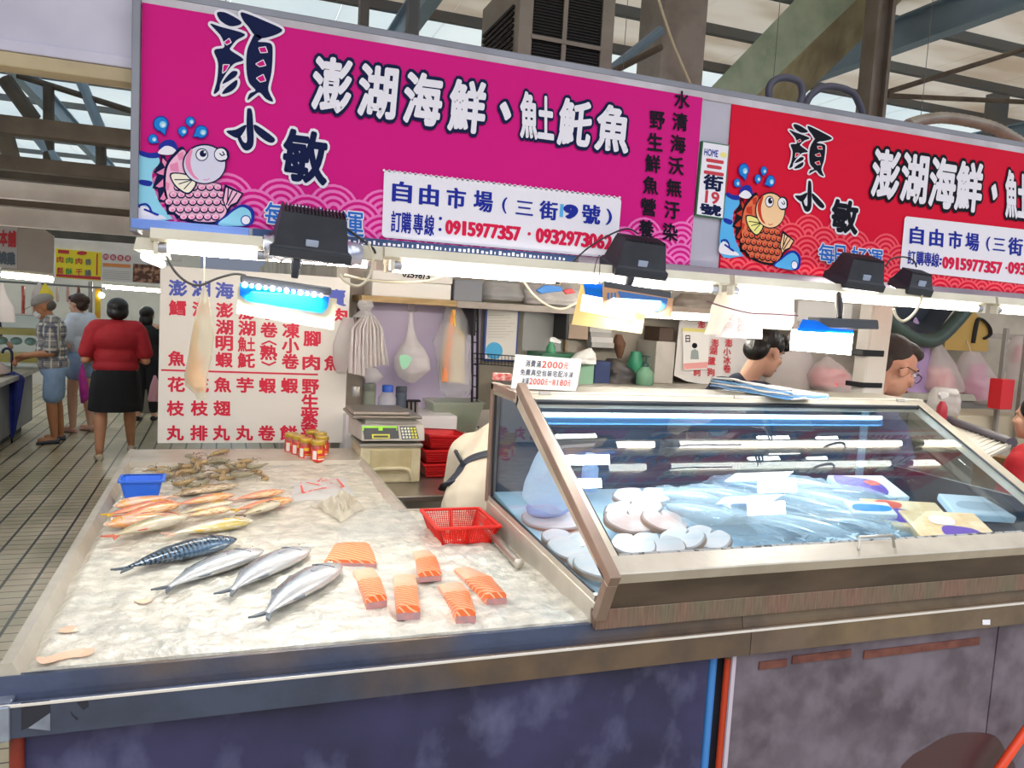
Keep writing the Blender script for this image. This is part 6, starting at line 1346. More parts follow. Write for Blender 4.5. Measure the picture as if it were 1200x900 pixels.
t = empty_at('rack_post', 'rusty slotted steel post on the back wall beside the olive board', 'post', 665, 410, 4.74); a, c = PY(662, 410, 4.74), PY(668, 362, 4.74); MB().box((a.x, 4.74, zBk), (c.x, 4.77, zS-.04)).build('upright', mat('post_tan', '#a58c6a', .6, var=(20, '#6d5a40', .8)), t)
lathe_thing('round_tub', 'round green plastic tub on the back counter by the pump bottle', 'tub', 743, 447, 411, 18, 4.7, [(0, 0), (.6, .02), (1, .5), (.6, .98), (0, 1)], mat('lid_green', '#2f8a66', .4))
lathe_thing('pump_bottle', 'clear green pump bottle at the edge of the back counter', 'bottle', 755, 451, 416, 18, 4.4, [(0, 0), (.9, 0), (1, .04), (1, .42), (.5, .58), (.35, .62)], plastic('pump_clear', '#8fc0a0', .25, .15), [('pump_head', [(.4, .6), (.4, .74), (.12, .76), (.12, .92), (.5, .93), (.5, .98), (0, 1)], mat('pump_dark', '#2b4a40', .4))])
rowbag('dark_bag', 'black bag of tools heaped behind the pump bottle', 'bag', [(420, 712, 724), (428, 706, 735), (438, 704, 745), (450, 704, 748)], 4.52, .2, mat('bag_black', '#2b2a2c', .5, var=(14, '#5a5148', .7), bump=(14, .6)), None, 8, .25)
box_on('cardboard_box', 'dark brown box on the wall rack left of the white poster', 'box', 772, 384, 790, 400, 4.6, .2, mat('box_brown', '#4a372b', .6))
box_on('storage_box', 'pale grey box on the back counter left of the white poster', 'box', 766, 401, 792, 449, 4.55, .25, mat('box_grey2', '#b4aea4', .55, var=(6, '#9d968b', .6)))
rowbag('plant_bag', 'brown dried bundle hanging behind the green lid', 'bundle', [(392, 722, 728), (402, 719, 732), (414, 722, 730), (420, 724, 728)], 4.72, .1, mat('dry_brown', '#6b4a36', .7), None, 3)
bx('hanging_sheet', 'clear plastic sheet with pale streaks hanging before the olive board', 'sheet', 612, 362, 660, 410, 4.7, .004, M_CLEAR, 0)
# posters
M_POST = mat('poster_white', '#d9d5d0', .5); M_CHR = mat('char_red', '#c2303a', .5)
t = empty_at('poster', 'white plastic poster with red characters behind the young man', 'poster', 845, 445, 4.55)
sheet([(797, 369), (832, 369), (832, 352), (896, 370), (898, 455), (888, 462), (805, 447), (790, 440)], 4.6, 'poster_sheet', M_POST, t)
A = Art(Ysheet(4.597), (0, -1, 0))
for ch, x, y in (('澎', 822, 380), ('湖', 838, 380), ('澎', 838, 402), ('湖', 836, 411), ('蘆', 834, 423), ('狗', 833, 436), ('澎', 854, 402), ('小', 852, 412), ('冰', 852, 422), ('卷', 852, 432), ('訶', 817, 436)): A.text(ch, q4(x, y, 8.5, 9, .08), M_CHR, 1, .03)
A.build('lettering', t)
t = empty_at('flyer', 'small white flyer with a portrait and a yellow heading pinned on the poster', 'flyer', 816, 434, 4.585)
sheet([(800, 384), (832, 386), (829, 433), (801, 434)], 4.585, 'flyer_sheet', mat('flyer_white', '#e6e3dc', .5), t); A = Art(Ysheet(4.584), (0, -1, 0)); A.poly([(800, 384), (832, 386), (832, 390), (800, 388)], M_FINY, 1); A.circ((814, 405), 3.2, M_INK, 1); A.poly([(809, 421), (810, 411), (814, 409), (818, 411), (819, 421)], mat('flyer_grey', '#8f9a96', .5), 1); A.poly([(801, 426), (830, 424), (829, 431), (801, 433)], mat('flyer_pink', '#e5a09a', .5), 1)
A.text('日', q4(806, 397, 5, 8), M_INK, 1, .02); A.build('flyer_print', t)
# white printed bags hung from the tube by the poster
t = empty_at('bag_bundle', 'sheaf of white bags with pink print hanging under the tubes before the young man', 'bag bundle', 870, 345, 2.55)
MB().tube([PY(865, 346, 2.5), V((PY(865, 346, 2.5).x, 2.44, zt_tube+.03))], .003, 6).build('string', M_CABW, t, True)
rowbag('folded_bag', '', '', [(343, 842, 862), (360, 834, 862), (380, 830, 850), (392, 826, 842)], 2.48, .05, mat('bag_cream', '#efe6da', .4, transl=.4), t, 1, .2)
rowbag('folded_bag', '', '', [(343, 848, 892), (360, 846, 893), (380, 842, 894), (396, 838, 893)], 2.53, .05, M_STRIP, t, 2, .15)
rowbag('folded_bag', '', '', [(341, 870, 930), (360, 872, 931), (378, 880, 930), (386, 888, 926)], 2.57, .05, M_STRIP, t, 5, .12)
A = Art(Ysheet(2.50), (0, -1, 0)); M_PKP = mat('print_pale_pink', '#e9a7a4', .5)
for ch, x, y in (('紅', 857, 372), ('澎', 869, 375), ('湖', 869, 385), ('蝦', 855, 381)): A.text(ch, q4(x, y, 8, 8, .1), M_PKP, 1, .03)
A.build('pink_print', t)
# right hand clutter
t = empty_at('wrapped_post', 'white wrapped post with black bands between the two men', 'post', 1015, 466, 3.05)
a, c = PY(1008, 465, 3.05), PY(1033, 465, 3.05); z1 = PY(1020, 350, 3.05).z; lean = .012
p = [(a.x, 3.05, .9), (c.x, 3.05, .9), (c.x+.03, 3.05, z1), (a.x+.03, 3.05, z1)]
MB().prism(p, (0, .09, 0), .008).build('post_wrap', mat('wrap_white', '#ddd6ca', .5, bump=(20, .3)), t)
for y0, y1 in ((411, 417), (449, 454)): a2, c2 = PY(1010-(y0-411)*.05, y1, 3.043), PY(1037-(y0-405)*.06, y0, 3.043); MB().box((a2.x+.005, 3.043, a2.z), (c2.x, 3.15, c2.z), .002).build('band', M_BLACKM, t)
MB().box((a.x, 3.06, 0), (c.x, 3.13, .9)).build('post_foot', M_STEEL, t)
t = empty_at('dark_basin', 'big dark green plastic basin hanging tilted above the older man', 'basin', 1085, 370, 4.28)
path = cr3([PY(x, y, 4.28) for x, y in ((1036, 362), (1046, 380), (1066, 394), (1085, 400), (1098, 397), (1112, 385), (1128, 367), (1133, 360))], 5); M_BAS = mat('basin_green', '#34443f', .4, var=(6, '#26332f', .6))
MB().tube(path, [.055]*len(path), 10, False, .9).build('rim', M_BAS, t, True); bo = cr3([PY(x, y, 4.28) for x, y in ((1046, 362), (1056, 377), (1072, 386), (1086, 391), (1098, 388), (1108, 376), (1118, 362))], 5)
b = MB(); n_ = len(bo); cen_ = PY(1084, 358, 4.43)
b.loft([bo, [V((q.x*.6+cen_.x*.4, 4.43, q.z*.6+cen_.z*.4)) for q in bo]], False, False); b.face([V((q.x*.6+cen_.x*.4, 4.43, q.z*.6+cen_.z*.4)) for q in bo]); b.build('bowl', mat('basin_dark', '#1d2530', .4), t)
for ch in list(t.children): pass
t = empty_at('cardboard', 'yellow brown cardboard panel with a black strap hanging on the right', 'cardboard', 1135, 412, 4.42)
sheet([(1109, 377), (1132, 362), (1142, 366), (1158, 380), (1158, 412), (1107, 410)], 4.42, 'panel', mat('cardboard', '#b3924e', .7), t, .006)
MB().tube(cr3([PY(1140, 402, 4.41), PY(1143, 385, 4.405), PY(1146, 374, 4.41), PY(1152, 375, 4.405), PY(1159, 383, 4.405), PY(1160, 392, 4.41), PY(1153, 397, 4.41)], 5), .022, 6, False, .4).build('strap', mat('strap_black', '#22262c', .6), t, True)
M_BGP = plastic('bag_pinkish', '#ece2e0', .55, .15); M_PINKC = mat('contents_pink', '#cf7f86', .5, var=(14, '#e6c3bd', .8)); M_MAGC = mat('contents_magenta', '#bf5f92', .5, var=(10, '#d9a9b9', .7))
def filled(lab, px, py, Y, rows, d, crow, mc, seed):
    Y = 4.36; t = empty_at('hanging_bag', lab, 'bag', px, py, Y); s0 = PY((rows[0][1]+rows[0][2])/2, rows[0][0]+2, Y); MB().tube([s0, V((s0.x, 4.445, zS-.03))], .004, 6).build('string', M_CABW, t, True); rowbag('bag_film', '', '', rows, Y, d, M_BGP, t, seed, .14); rowbag('bag_contents', '', '', crow, Y, d*.75, mc, t, seed+2, .2); return t
filled('clear bag with red goods hanging beside the glaring lamp card', 965, 420, 3.9, [(418, 966, 972), (428, 955, 985), (440, 948, 998), (452, 950, 1000), (462, 958, 996)], .2, [(432, 956, 985), (440, 952, 994), (452, 953, 995)], mat('contents_red', '#c9525c', .5, var=(14, '#d9b3b0', .8)), 2)
filled('clear pinkish bag hanging below the dark basin', 1100, 404, 3.7, [(404, 1097, 1103), (416, 1092, 1112), (435, 1085, 1122), (455, 1084, 1126), (462, 1090, 1120)], .2, [(430, 1090, 1110), (445, 1088, 1116), (455, 1088, 1118)], M_PINKC, 4)
filled('clear bag with magenta goods hanging under the cardboard panel', 1140, 412, 3.8, [(412, 1132, 1146), (422, 1126, 1152), (440, 1122, 1162), (452, 1124, 1172), (462, 1128, 1168), (473, 1134, 1160)], .22, [(426, 1138, 1154), (440, 1136, 1154), (456, 1126, 1164), (468, 1132, 1160)], M_MAGC, 6)
filled('clear bag hanging at the right edge of the view', 1190, 394, 3.7, [(394, 1190, 1204), (410, 1184, 1214), (430, 1180, 1218), (445, 1184, 1216)], .2, [(405, 1192, 1206), (425, 1188, 1214)], mat('contents_rose', '#d98f95', .5, var=(10, '#f0d6d2', .8)), 8)
rowbag('plastic_bag', 'lilac plastic bag glowing behind the older man\'s face', 'bag', [(372, 1072, 1074), (395, 1062, 1085), (420, 1060, 1090), (445, 1058, 1090), (462, 1058, 1088)], 4.42, .12, mat('bag_lilac', '#c9a9d6', .4, transl=.4), None, 5)
rowbag('plastic_bag', 'pale crumpled bag hung against the wall right of the young man', 'bag', [(366, 930, 933), (385, 929, 936), (400, 920, 945), (420, 905, 952), (440, 895, 955), (455, 900, 950)], 4.425, .10, mat('bag_paleclutter', '#c7bdb8', .45, transl=.3, bump=(9, .5)), None, 7)
bx('red_box', 'red box at the far right with white marks', 'box', 1171.5, 445, 1190, 480, 3.763, .095, mat('red_box', '#c2222a', .4)); 
for i in range(2):
    p = PY((1173, 1198)[i], 440, 3.87); tag(MB().box((p.x-.011, 3.855, 0), (p.x+.011, 3.885, PY(1185, 385, 3.87).z), .002).build('steel_pole', mat('pole_grey', '#8f8a84', .5, .3)), ('grey steel pole on the freezer side of the red box', 'grey steel pole beyond the red box at the edge of the view')[i], 'pole')
pq = PZ(1093, 490, 1.254); t = thing('spray_bottle', 'spray bottle with white trigger and red base by the freezer end', 'bottle', (pq.x-.01, pq.y-.06, 1.262))
MB().lathe([(0, 0), (.026, 0), (.028, .01), (.026, .07), (.012, .10), (0, .10)], (0, 0, -.01), 14).build('bottle_body', mat('spray_red', '#c93a48', .35, transl=.2), t, True, True); MB().prism([(-.02, -.01, .10), (.03, -.01, .115), (.03, -.01, .135), (-.02, -.01, .14), (-.035, -.01, .125)], (0, .02, 0), .003).build('trigger_head', mat('white_plastic', '#e4e2dc'), t, False, True)
rowbag('plastic_bag', 'clear crumpled bag on the counter right of the spray bottle', 'bag', [(455, 1098, 1118), (462, 1095, 1121), (475, 1092, 1121), (486, 1096, 1118)], 3.5, .16, plastic('clear_crumple', '#e3e0dc', .35, .15), None, 9, .25)
t = empty_at('drain_board', 'long sloping ribbed steel draining board beyond the freezer end', 'draining board', 1140, 520, 2.9)
P4 = [PY(1092, 484, 3.35), PY(1190, 524, 3.35), PY(1150, 540, 2.75), PY(1085, 500, 3.0)]
q4_ = [PZ(1093, 490, 1.24), PZ(1185, 524, 1.20), PZ(1152, 541, 1.16), PZ(1085, 497, 1.20)]
MB().prism(q4_, (0, 0, .012)).build('board', M_SSL, t)
for k in range(16): 
    u = (k+.5)/16; a = q4_[0].lerp(q4_[1], u)+V((0, 0, .014)); c = q4_[3].lerp(q4_[2], u)+V((0, 0, .014)); MB().tube([a, c], .006, 6).build('rib', M_SSL, t, True)
MB().tube([q4_[0]+V((0, 0, .02)), q4_[1]+V((0, 0, .02))], .03, 8, False, .8).build('dark_edge', mat('board_edge', '#57525a', .5, .3), t, True)
bx('low_cabinet', 'beige low cabinet behind the draining board on the right', 'cabinet', 1118, 488, 1215, 527, 3.9, .4, mat('cab_beige', '#b9ae96', .55, var=(4, '#a4987f', .6)))
bx('wooden_crate', 'brown wooden crate below the draining board', 'crate', 1152, 538, 1182, 900, 2.9, .2, mat('brown_board', '#8a6a42', .6))
# price card and blue bags on the freezer top
zF = zb+.0105
t = thing('price_card', 'folded white price card standing on the freezer top', 'price card', (PY(640, 455, 2.5).x, 2.50, zF))
fl, fr2 = PY(603, 446, 2.47), PY(672, 459, 2.47); ZC = PY(618, 416, 2.53).z
c0 = V((fl.x, 2.50, zF)); c1 = V((fr2.x, 2.45, zF)); t0 = V((c0.x+.022, 2.535, ZC)); t1 = V((c1.x+.03, 2.485, ZC-.006)); b1 = V((c1.x+.045, 2.53, zF)); b0 = V((c0.x+.03, 2.58, zF))
M_CRD = mat('card_white', '#eceae6', .5)
b = MB(); b.prism([c0, c1, t1, t0], (0, .0015, .0003)); b.build('card_front', M_CRD, t); b = MB(); b.prism([b0, b1, t1, t0], (0, .0015, 0)); b.build('card_back', M_CRD, t)
nrm = -(c1-c0).cross(t0-c0).normalized(); nrm = nrm if nrm.y < 0 else -nrm
A = Art(lambda u, v: t0.lerp(t1, u).lerp(c0.lerp(c1, u), v), nrm); M_TXT = mat('pen_blue_black', '#4a4f66', .6); M_TXR = mat('pen_red', '#d8524a', .6)
def ln(s, u0, u1, v0, v1):
    n_ = len(s)
    for i, (ch, m) in enumerate(s):
        w2 = (u1-u0)/n_; g0, g1 = (.35, .6) if ch == '1' else (.1, .9); A.text(ch, [(u0+w2*(i+g0), v0), (u0+w2*(i+g1), v0), (u0+w2*(i+g1), v1), (u0+w2*(i+g0), v1)], m, 5, .015, .5 if ch == '1' else 1, full=ch == '一')
ln([(c, M_TXT) for c in '消費滿']+[(c, M_TXR) for c in '2000元'], .16, .82, .14, .34); ln([(c, M_TXT) for c in '免費真空包裝宅配冷凍'], .1, .92, .42, .6); ln([(c, M_TXT) for c in '未滿']+[(c, M_TXR) for c in '2000元一箱180元'], .14, .9, .68, .86); A.build('handwriting', t)
bx('tin_box', 'small red printed box on the freezer top beside the price card', 'box', 580, 438, 600, 446, 2.58, .03, mat('tin_red', '#d8564e', .45, var=(90, '#f0d9d0', .8)), .002)
M_BB = mat('bag_stack_blue', '#6fa8dc', .4, var=(7, '#b9d2ea', .7, (1, 1, 6)), transl=.15); M_BW = mat('bag_stack_white', '#e6e2dc', .4, transl=.15)
t = thing('bag_stack', 'stack of folded blue and white plastic bags on the freezer top', 'bag stack', PZ(890, 460, zF))
pts = [(830, 452), (925, 470), (930, 451), (855, 440)]; pp_ = [PZ(x, y, zF) for x, y in pts]
Q = [PZ(832, 453, zF), PZ(928, 470, zF), V((PZ(928, 470, zF).x+.02, 2.62, zF)), V((PZ(832, 453, zF).x+.02, 2.62, zF))]
for k in range(6):
    def f(u, v, k=k):
        p = Q[0].lerp(Q[1], u).lerp(Q[3].lerp(Q[2], u), v); return V((p.x+.004*math.sin(k*2), p.y+.004*math.cos(k*3), zF+.002+k*.0068+.0035*noise.noise(V((u*5, v*3, k*3)))+(.004 if k == 5 else 0)*math.sin(u*6)))
    b = MB(); b.grid(f, 20, 8); o = b.build('folded_bag', (M_BB, M_BB, M_BW, M_BB, M_BB, M_BW)[k], t, True)
    s = o.modifiers.new('s', 'SOLIDIFY'); s.thickness = .006; s.offset = 1
t = thing('bag_stack', 'small folded blue and white bag pile at the end of the big stack', 'bag stack', PZ(950, 468, zF))
Q2 = [PZ(924, 469, zF), PZ(972, 470, zF), V((PZ(972, 470, zF).x, 2.6, zF)), V((PZ(924, 469, zF).x+.03, 2.6, zF))]
for k in range(3):
    def f(u, v, k=k):
        p = Q2[0].lerp(Q2[1], u).lerp(Q2[3].lerp(Q2[2], u), v); return V((p.x, p.y+.003*k, zF+.002+k*.0075+.0025*noise.noise(V((u*4, v*3, k*5+9)))))
    b = MB(); b.grid(f, 14, 8); o = b.build('folded_bag', (M_BW, M_BB, M_BW)[k], t, True); s = o.modifiers.new('s', 'SOLIDIFY'); s.thickness = .007; s.offset = 1
# dried fish in a bag hanging before the menu board
t = empty_at('hanging_bag', 'long bag of dried fish hanging before the menu board', 'bag', 240, 333, 2.45)
MB().tube([PY(239, 336, 2.45), V((PY(239, 336, 2.45).x, 2.44, zt_tube+.03))], .0025, 6).build('string', M_CABW, t, True)
rowbag('bag_film', '', '', [(334, 238, 240), (345, 235, 244), (370, 229, 249), (395, 224, 251), (420, 220, 248), (440, 216, 243), (452, 217, 242), (462, 228, 241), (468, 231, 240)], 2.45, .05, plastic('bag_yellowish', '#d3ccb4', .5, .2), t, 3, .15)
rowbag('dried_fish', '', '', [(375, 228, 233), (400, 224, 232), (425, 221, 234), (448, 218, 240), (458, 229, 240)], 2.45, .03, mat('dried_orange', '#e2a060', .5, var=(10, '#e7c79b', .8)), t, 4, .2)
# window air conditioner above the sign
Ya = 3.0
t = thing('air_conditioner', 'old window air conditioner with a rusty cross frame above the magenta sign', 'air conditioner', PY(650, 72, Ya)); a, c = PY(612, 66, Ya), PY(716, 66, Ya); z0 = zt_+.035; z1 = PY(660, -30, Ya).z
M_ACC = mat('ac_beige', '#857e70', .6, .2, var=(5, '#6a6255', .7)); M_ACD = mat('ac_dark', '#15140f', .8)
MB().box((a.x-.02, Ya+.02, z0), (c.x, Ya+.5, z1), .006).build('case', M_ACC, t)
MB().box((a.x+.035, Ya+.008, z0+.03), (c.x-.05, Ya+.022, z1)).build('grille_opening', M_ACD, t)
for k in range(34):
    z = z0+.03+k*.0115; MB().box((a.x+.035, Ya+.002, z), (c.x-.05, Ya+.009, z+.002)).build('louvre', mat('louvre_dark', '#2c2a24', .6, .3), t) if z < z1 else None
xm = (a.x+c.x)/2-.02; MB().box((xm-.009, Ya-.006, z0+.02), (xm+.009, Ya+.004, z1)).build('cross_bar', M_ACC, t); zm = PY(640, 46, Ya).z; MB().box((a.x+.03, Ya-.008, zm-.008), (c.x-.045, Ya-.004, zm+.008)).build('cross_bar', M_ACC, t)
MB().box((a.x-.022, Ya-.004, z0), (a.x+.035, Ya+.03, z1), .003).build('corner_frame', M_ACC, t); MB().box((c.x-.05, Ya-.004, z0), (c.x+.004, Ya+.03, z1), .003).build('corner_frame', M_ACC, t)
for k in range(14): z = z0+.03+k*.024; MB().box((a.x-.03, Ya+.06, z), (a.x-.02, Ya+.45, z+.012)).build('side_louvre', M_ACD, t)
# loops of hose and a foil duct on top of the signs
M_HOSE = mat('hose_grey_blue', '#4a4a5c', .5)
Yh_ = 2.60
tag(MB().tube(cr3([PY(x, y, Yh_) for x, y in ((903, 126), (901, 105), (908, 94), (922, 91), (937, 97), (940, 112), (935, 126))], 6), .014, 10).build('hose', M_HOSE, None, True), 'grey hose looped upright on top of the red sign', 'hose')
tag(MB().tube(cr3([PY(x, y, Yh_+.05) for x, y in ((942, 128), (950, 112), (966, 102), (985, 103), (1000, 110), (1008, 125), (1013, 142))], 6), .014, 10).build('hose', M_HOSE, None, True), 'grey hose arching low along the red sign toward the steel post', 'hose')
dp = cr3([PY(x, y, 2.85) for x, y in ((1064, 146), (1080, 141), (1105, 138), (1135, 142), (1165, 150), (1190, 164), (1210, 176))], 9)
b = MB(); b.tube(dp, [.032+.003*(i % 2) for i in range(len(dp))], 14, False, .75); tag(b.build('foil_duct', mat('duct_foil', '#a89f92', .45, .3, var=(12, '#8a8074', .7)), None, True), 'crumpled flexible foil duct lying along the top of the red sign', 'duct')
cable('pale cord running down the concrete column to the sign', [(770, -5), (778, 20), (790, 55), (803, 85), (811, 103)], 2.9, .006, mat('cord_tan', '#b5a98c', .6))
# ================================================================ PEOPLE
M_SKIN = mat('skin_warm', '#c98f6c', .5, var=(12, '#b97f5f', .5)); M_SKIN2 = mat('skin_pale', '#dcae92', .5, var=(12, '#cf9a80', .5)); M_SKIN3 = mat('skin_tan', '#b98058', .5, var=(12, '#a87150', .5))
M_HAIRB = mat('hair_black', '#15130f', .4, bump=(60, .5, (1, 1, .2))); M_HAIRBR = mat('hair_brown', '#3b2318', .4, bump=(60, .5, (1, 1, .2))); M_HAIRG = mat('hair_cropped', '#3a302a', .7, bump=(200, .6))
def blob(name, prims, m, parent, vox=.008, sm=5):
    b = MB()
    for p in prims:
        if p[0] == 'c': b.cap(*p[1:5])
        else: b.ell(p[1], p[2], p[3] if len(p) > 3 else None, 20, 12)
    o = b.build(name, m, parent, True)
    r = o.modifiers.new('r', 'REMESH'); r.mode = 'VOXEL'; r.voxel_size = vox; r.use_smooth_shade = True
    s = o.modifiers.new('s', 'SMOOTH'); s.iterations = sm; s.factor = .5
    return o
def frame(loc, face):
    """local (right, forward, up) -> world, facing angle in degrees from +x"""
    a = math.radians(face); f = V((math.cos(a), math.sin(a), 0)); r = V((math.sin(a), -math.cos(a), 0)); loc = V(loc)
    R = Matrix((r, f, V((0, 0, 1)))).transposed()
    return (lambda x, y, z: loc + R @ V((x, y, z))), R
def head_prims(c, R, s=1.):
    P = lambda x, y, z: V(c)+R @ (V((x, y, z))*s); e = lambda x, y, z, a, b_, d: ('e', P(x, y, z), (a*s, b_*s, d*s), R)
    pr = [e(0, -.012, .03, .076, .096, .086), e(0, .028, -.045, .060, .066, .074), e(0, .062, -.098, .028, .026, .022), e(0, .078, .022, .052, .018, .012), e(-.042, .058, -.03, .022, .026, .022), e(.042, .058, -.03, .022, .026, .022),
          ('c', P(0, .090, .005), .010*s, P(0, .108, -.035), .013*s), e(-.013, .098, -.038, .009, .010, .007), e(.013, .098, -.038, .009, .010, .007), e(0, .090, -.064, .023, .011, .007), e(0, .086, -.077, .020, .011, .008),
          e(-.077, -.005, -.012, .010, .020, .031), e(.077, -.005, -.012, .010, .020, .031)]
    return pr, P
def face_kids(P, R, s, parent, brow=M_HAIRB):
    for k in (-1, 1):
        e = MB().ell(P(.031*k, .079, -.002), (.014*s, .010*s, .0085*s), R, 12, 8).build('eye', mat('eye_white', '#e6e0da', .3), parent, True); MB().ell(P(.031*k, .0875, -.002), (.006*s, .004*s, .006*s), R, 8, 6).build('pupil', M_EYE, e, True)
        MB().tube(cr3([P(.014*k, .094, .020), P(.032*k, .092, .026), P(.052*k, .076, .020)], 4), .0045*s, 6).build('eyebrow', brow, parent, True)
    MB().ell(P(0, .099, -.070), (.020*s, .004*s, .0065*s), R, 10, 6).build('lips', mat('lips', '#a9615a', .4), parent, True)
def hand_prims(wr, d, up, s=1., curl=.6, side=1):
    """palm, four fingers, thumb; d along the hand, up = back of the hand"""
    d = V(d).normalized(); up = V(up); up = (up-d*up.dot(d)).normalized(); r = d.cross(up)*side; wr = V(wr); pr = [('c', wr, .026*s, wr+d*.045*s, .030*s)]
    for i, (o, L) in enumerate(((-.030, .062), (-.011, .074), (.009, .070), (.028, .052))):
        k0 = wr+d*.075*s+r*o*s; k1 = k0+(d*math.cos(curl)-up*math.sin(curl))*L*.5*s; k2 = k1+(d*math.cos(curl*2)-up*math.sin(curl*2))*L*.5*s
        pr += [('c', wr+d*.03*s+r*o*.7*s, .014*s, k0, .0105*s), ('c', k0, .0105*s, k1, .0095*s), ('c', k1, .0095*s, k2, .008*s)]
    t0 = wr+d*.02*s-r*.025*s; t1 = t0+(d*.6-r*.8).normalized()*.04*s; t2 = t1+(d*.9-r*.2-up*.3).normalized()*.032*s
    return pr+[('c', t0, .014*s, t1, .0115*s), ('c', t1, .0115*s, t2, .0095*s)]
def arm_prims(sh, el, wr, k=1., hd=None, up=(0, 0, 1), curl=.7, side=1):
    sh, el, wr = V(sh), V(el), V(wr); pr = [('c', sh, .048*k, el, .038*k), ('c', el, .039*k, el.lerp(wr, .35), .038*k), ('c', el.lerp(wr, .35), .038*k, wr, .025*k)]
    return pr+hand_prims(wr, hd or (wr-el), up, 1., curl, side)
def leg_prims(hip, kn, an, k=1., toe=None):
    hip, kn, an = V(hip), V(kn), V(an); t = V(toe)
    return [('c', hip, .085*k, kn, .056*k), ('c', kn, .055*k, kn.lerp(an, .35), .057*k), ('c', kn.lerp(an, .35), .056*k, an, .036*k), ('c', an-V((0, 0, .045)), .034, t, .030)]
def torso_prims(P, k=1., zc=1.28, zw=1.06, zp=.92, lean=0.):
    R = P[1]; p = P[0]
    return [('e', p(0, lean, zc), (.165*k, .115*k, .17), R), ('e', p(0, lean*.6+.005, zw), (.145*k, .105*k, .16), R), ('e', p(0, 0, zp), (.165*k, .12*k, .13), R), ('c', p(-.13*k, lean, zc+.11), .055*k, p(.13*k, lean, zc+.11), .055*k)]
def shoes(pts, m, parent, name='shoe'):
    for a, t in pts:
        a, t = V(a), V(t); d = (t-a); d.z = 0; q = d.normalized(); L = d.length+.09; r = V((q.y, -q.x, 0)); a0 = V((a.x, a.y, 0))-q*.05
        rings = []
        for s, w_, h in ((0, .022, .05), (.06, .034, .062), (.35, .036, .06), (.65, .046, .045), (.9, .040, .03), (1, .014, .018)):
            c = a0+q*L*s; rings.append([c+r*w_*math.cos(x)+V((0, 0, max(.002, h*.5+h*.5*math.sin(x)))) for x in [2*math.pi*i/12 for i in range(12)]])
        MB().loft(rings).build(name, m, parent, True)
# ---- woman in the red shirt
W, RW = frame((-.99, 8.75, 0), 97); F = (W, RW)
t = thing('person', 'woman in a red T-shirt and black knee skirt walking away, seen from behind', 'person', (-.99, 8.75, 0)); k = 1.22
hc = W(.01, .06, 1.47); hp, HP = head_prims(hc, RW, 1.02)
fl_a, fl_k, fr_a, fr_k = W(-.14, -.12, .10), W(-.13, .0, .48), W(.15, .34, .10), W(.13, .20, .48)
bp_ = torso_prims(F, k, 1.20, 1.0, .86)+[('c', W(0, .02, 1.28), .05, W(.0, .04, 1.42), .048)]+hp
bp_ += leg_prims(W(-.10, 0, .84), fl_k, fl_a, 1.08, W(-.15, 0, .04))+leg_prims(W(.10, .03, .84), fr_k, fr_a, 1.08, W(.17, .46, .04))
bp_ += arm_prims(W(-.20, 0, 1.26), W(-.27, -.02, .98), W(-.17, .22, 1.0), 1.1)+arm_prims(W(.20, 0, 1.26), W(.27, -.01, .98), W(.17, .22, 1.0), 1.1, side=-1)
blob('body', bp_, M_SKIN, t, .009)
blob('shirt', [('e', W(0, 0, 1.20), (.225, .16, .17), RW), ('e', W(0, .01, 1.0), (.205, .155, .18), RW), ('e', W(0, 0, .92), (.215, .16, .10), RW), ('c', W(-.17, 0, 1.295), .088, W(.17, 0, 1.295), .088), ('c', W(-.20, 0, 1.26), .085, W(-.262, -.01, 1.06), .075), ('c', W(.20, 0, 1.26), .085, W(.262, -.01, 1.06), .075), ('c', W(0, .02, 1.29), .07, W(0, .03, 1.345), .062)], mat('shirt_red', '#b3202c', .75, var=(6, '#98141f', .6), bump=(14, .3)), t, .01, 4)
def skirt(name, rows, m, parent, W_, n=28, slit=0):
    rings = []
    for z, rx, ry, y in rows: rings.append([W_(rx*math.cos(a)*(1+.02*math.sin(7*a)), y+ry*math.sin(a), z) for a in [2*math.pi*i/n for i in range(n)]])
    return MB().loft(rings).build(name, m, parent, True)
skirt('skirt', [(.90, .19, .15, 0), (.84, .215, .17, .01), (.70, .235, .19, .03), (.56, .245, .21, .06), (.47, .25, .225, .08), (.475, .24, .21, .08)], mat('skirt_black', '#0e0f14', .8, bump=(12, .3)), t, W)
blob('hair', [('e', HP(0, -.03, .045), (.098, .105, .085), RW), ('e', HP(0, -.055, -.02), (.095, .075, .075), RW), ('e', HP(-.05, -.02, -.01), (.05, .06, .07), RW), ('e', HP(.05, -.02, -.01), (.05, .06, .07), RW), ('e', HP(0, .04, .085), (.07, .05, .04), RW)], M_HAIRB, t, .009, 3)
shoes([(fl_a, W(-.15, .0, .04)), (fr_a, W(.17, .46, .04))], mat('shoe_beige', '#cdbfa8', .6), t)
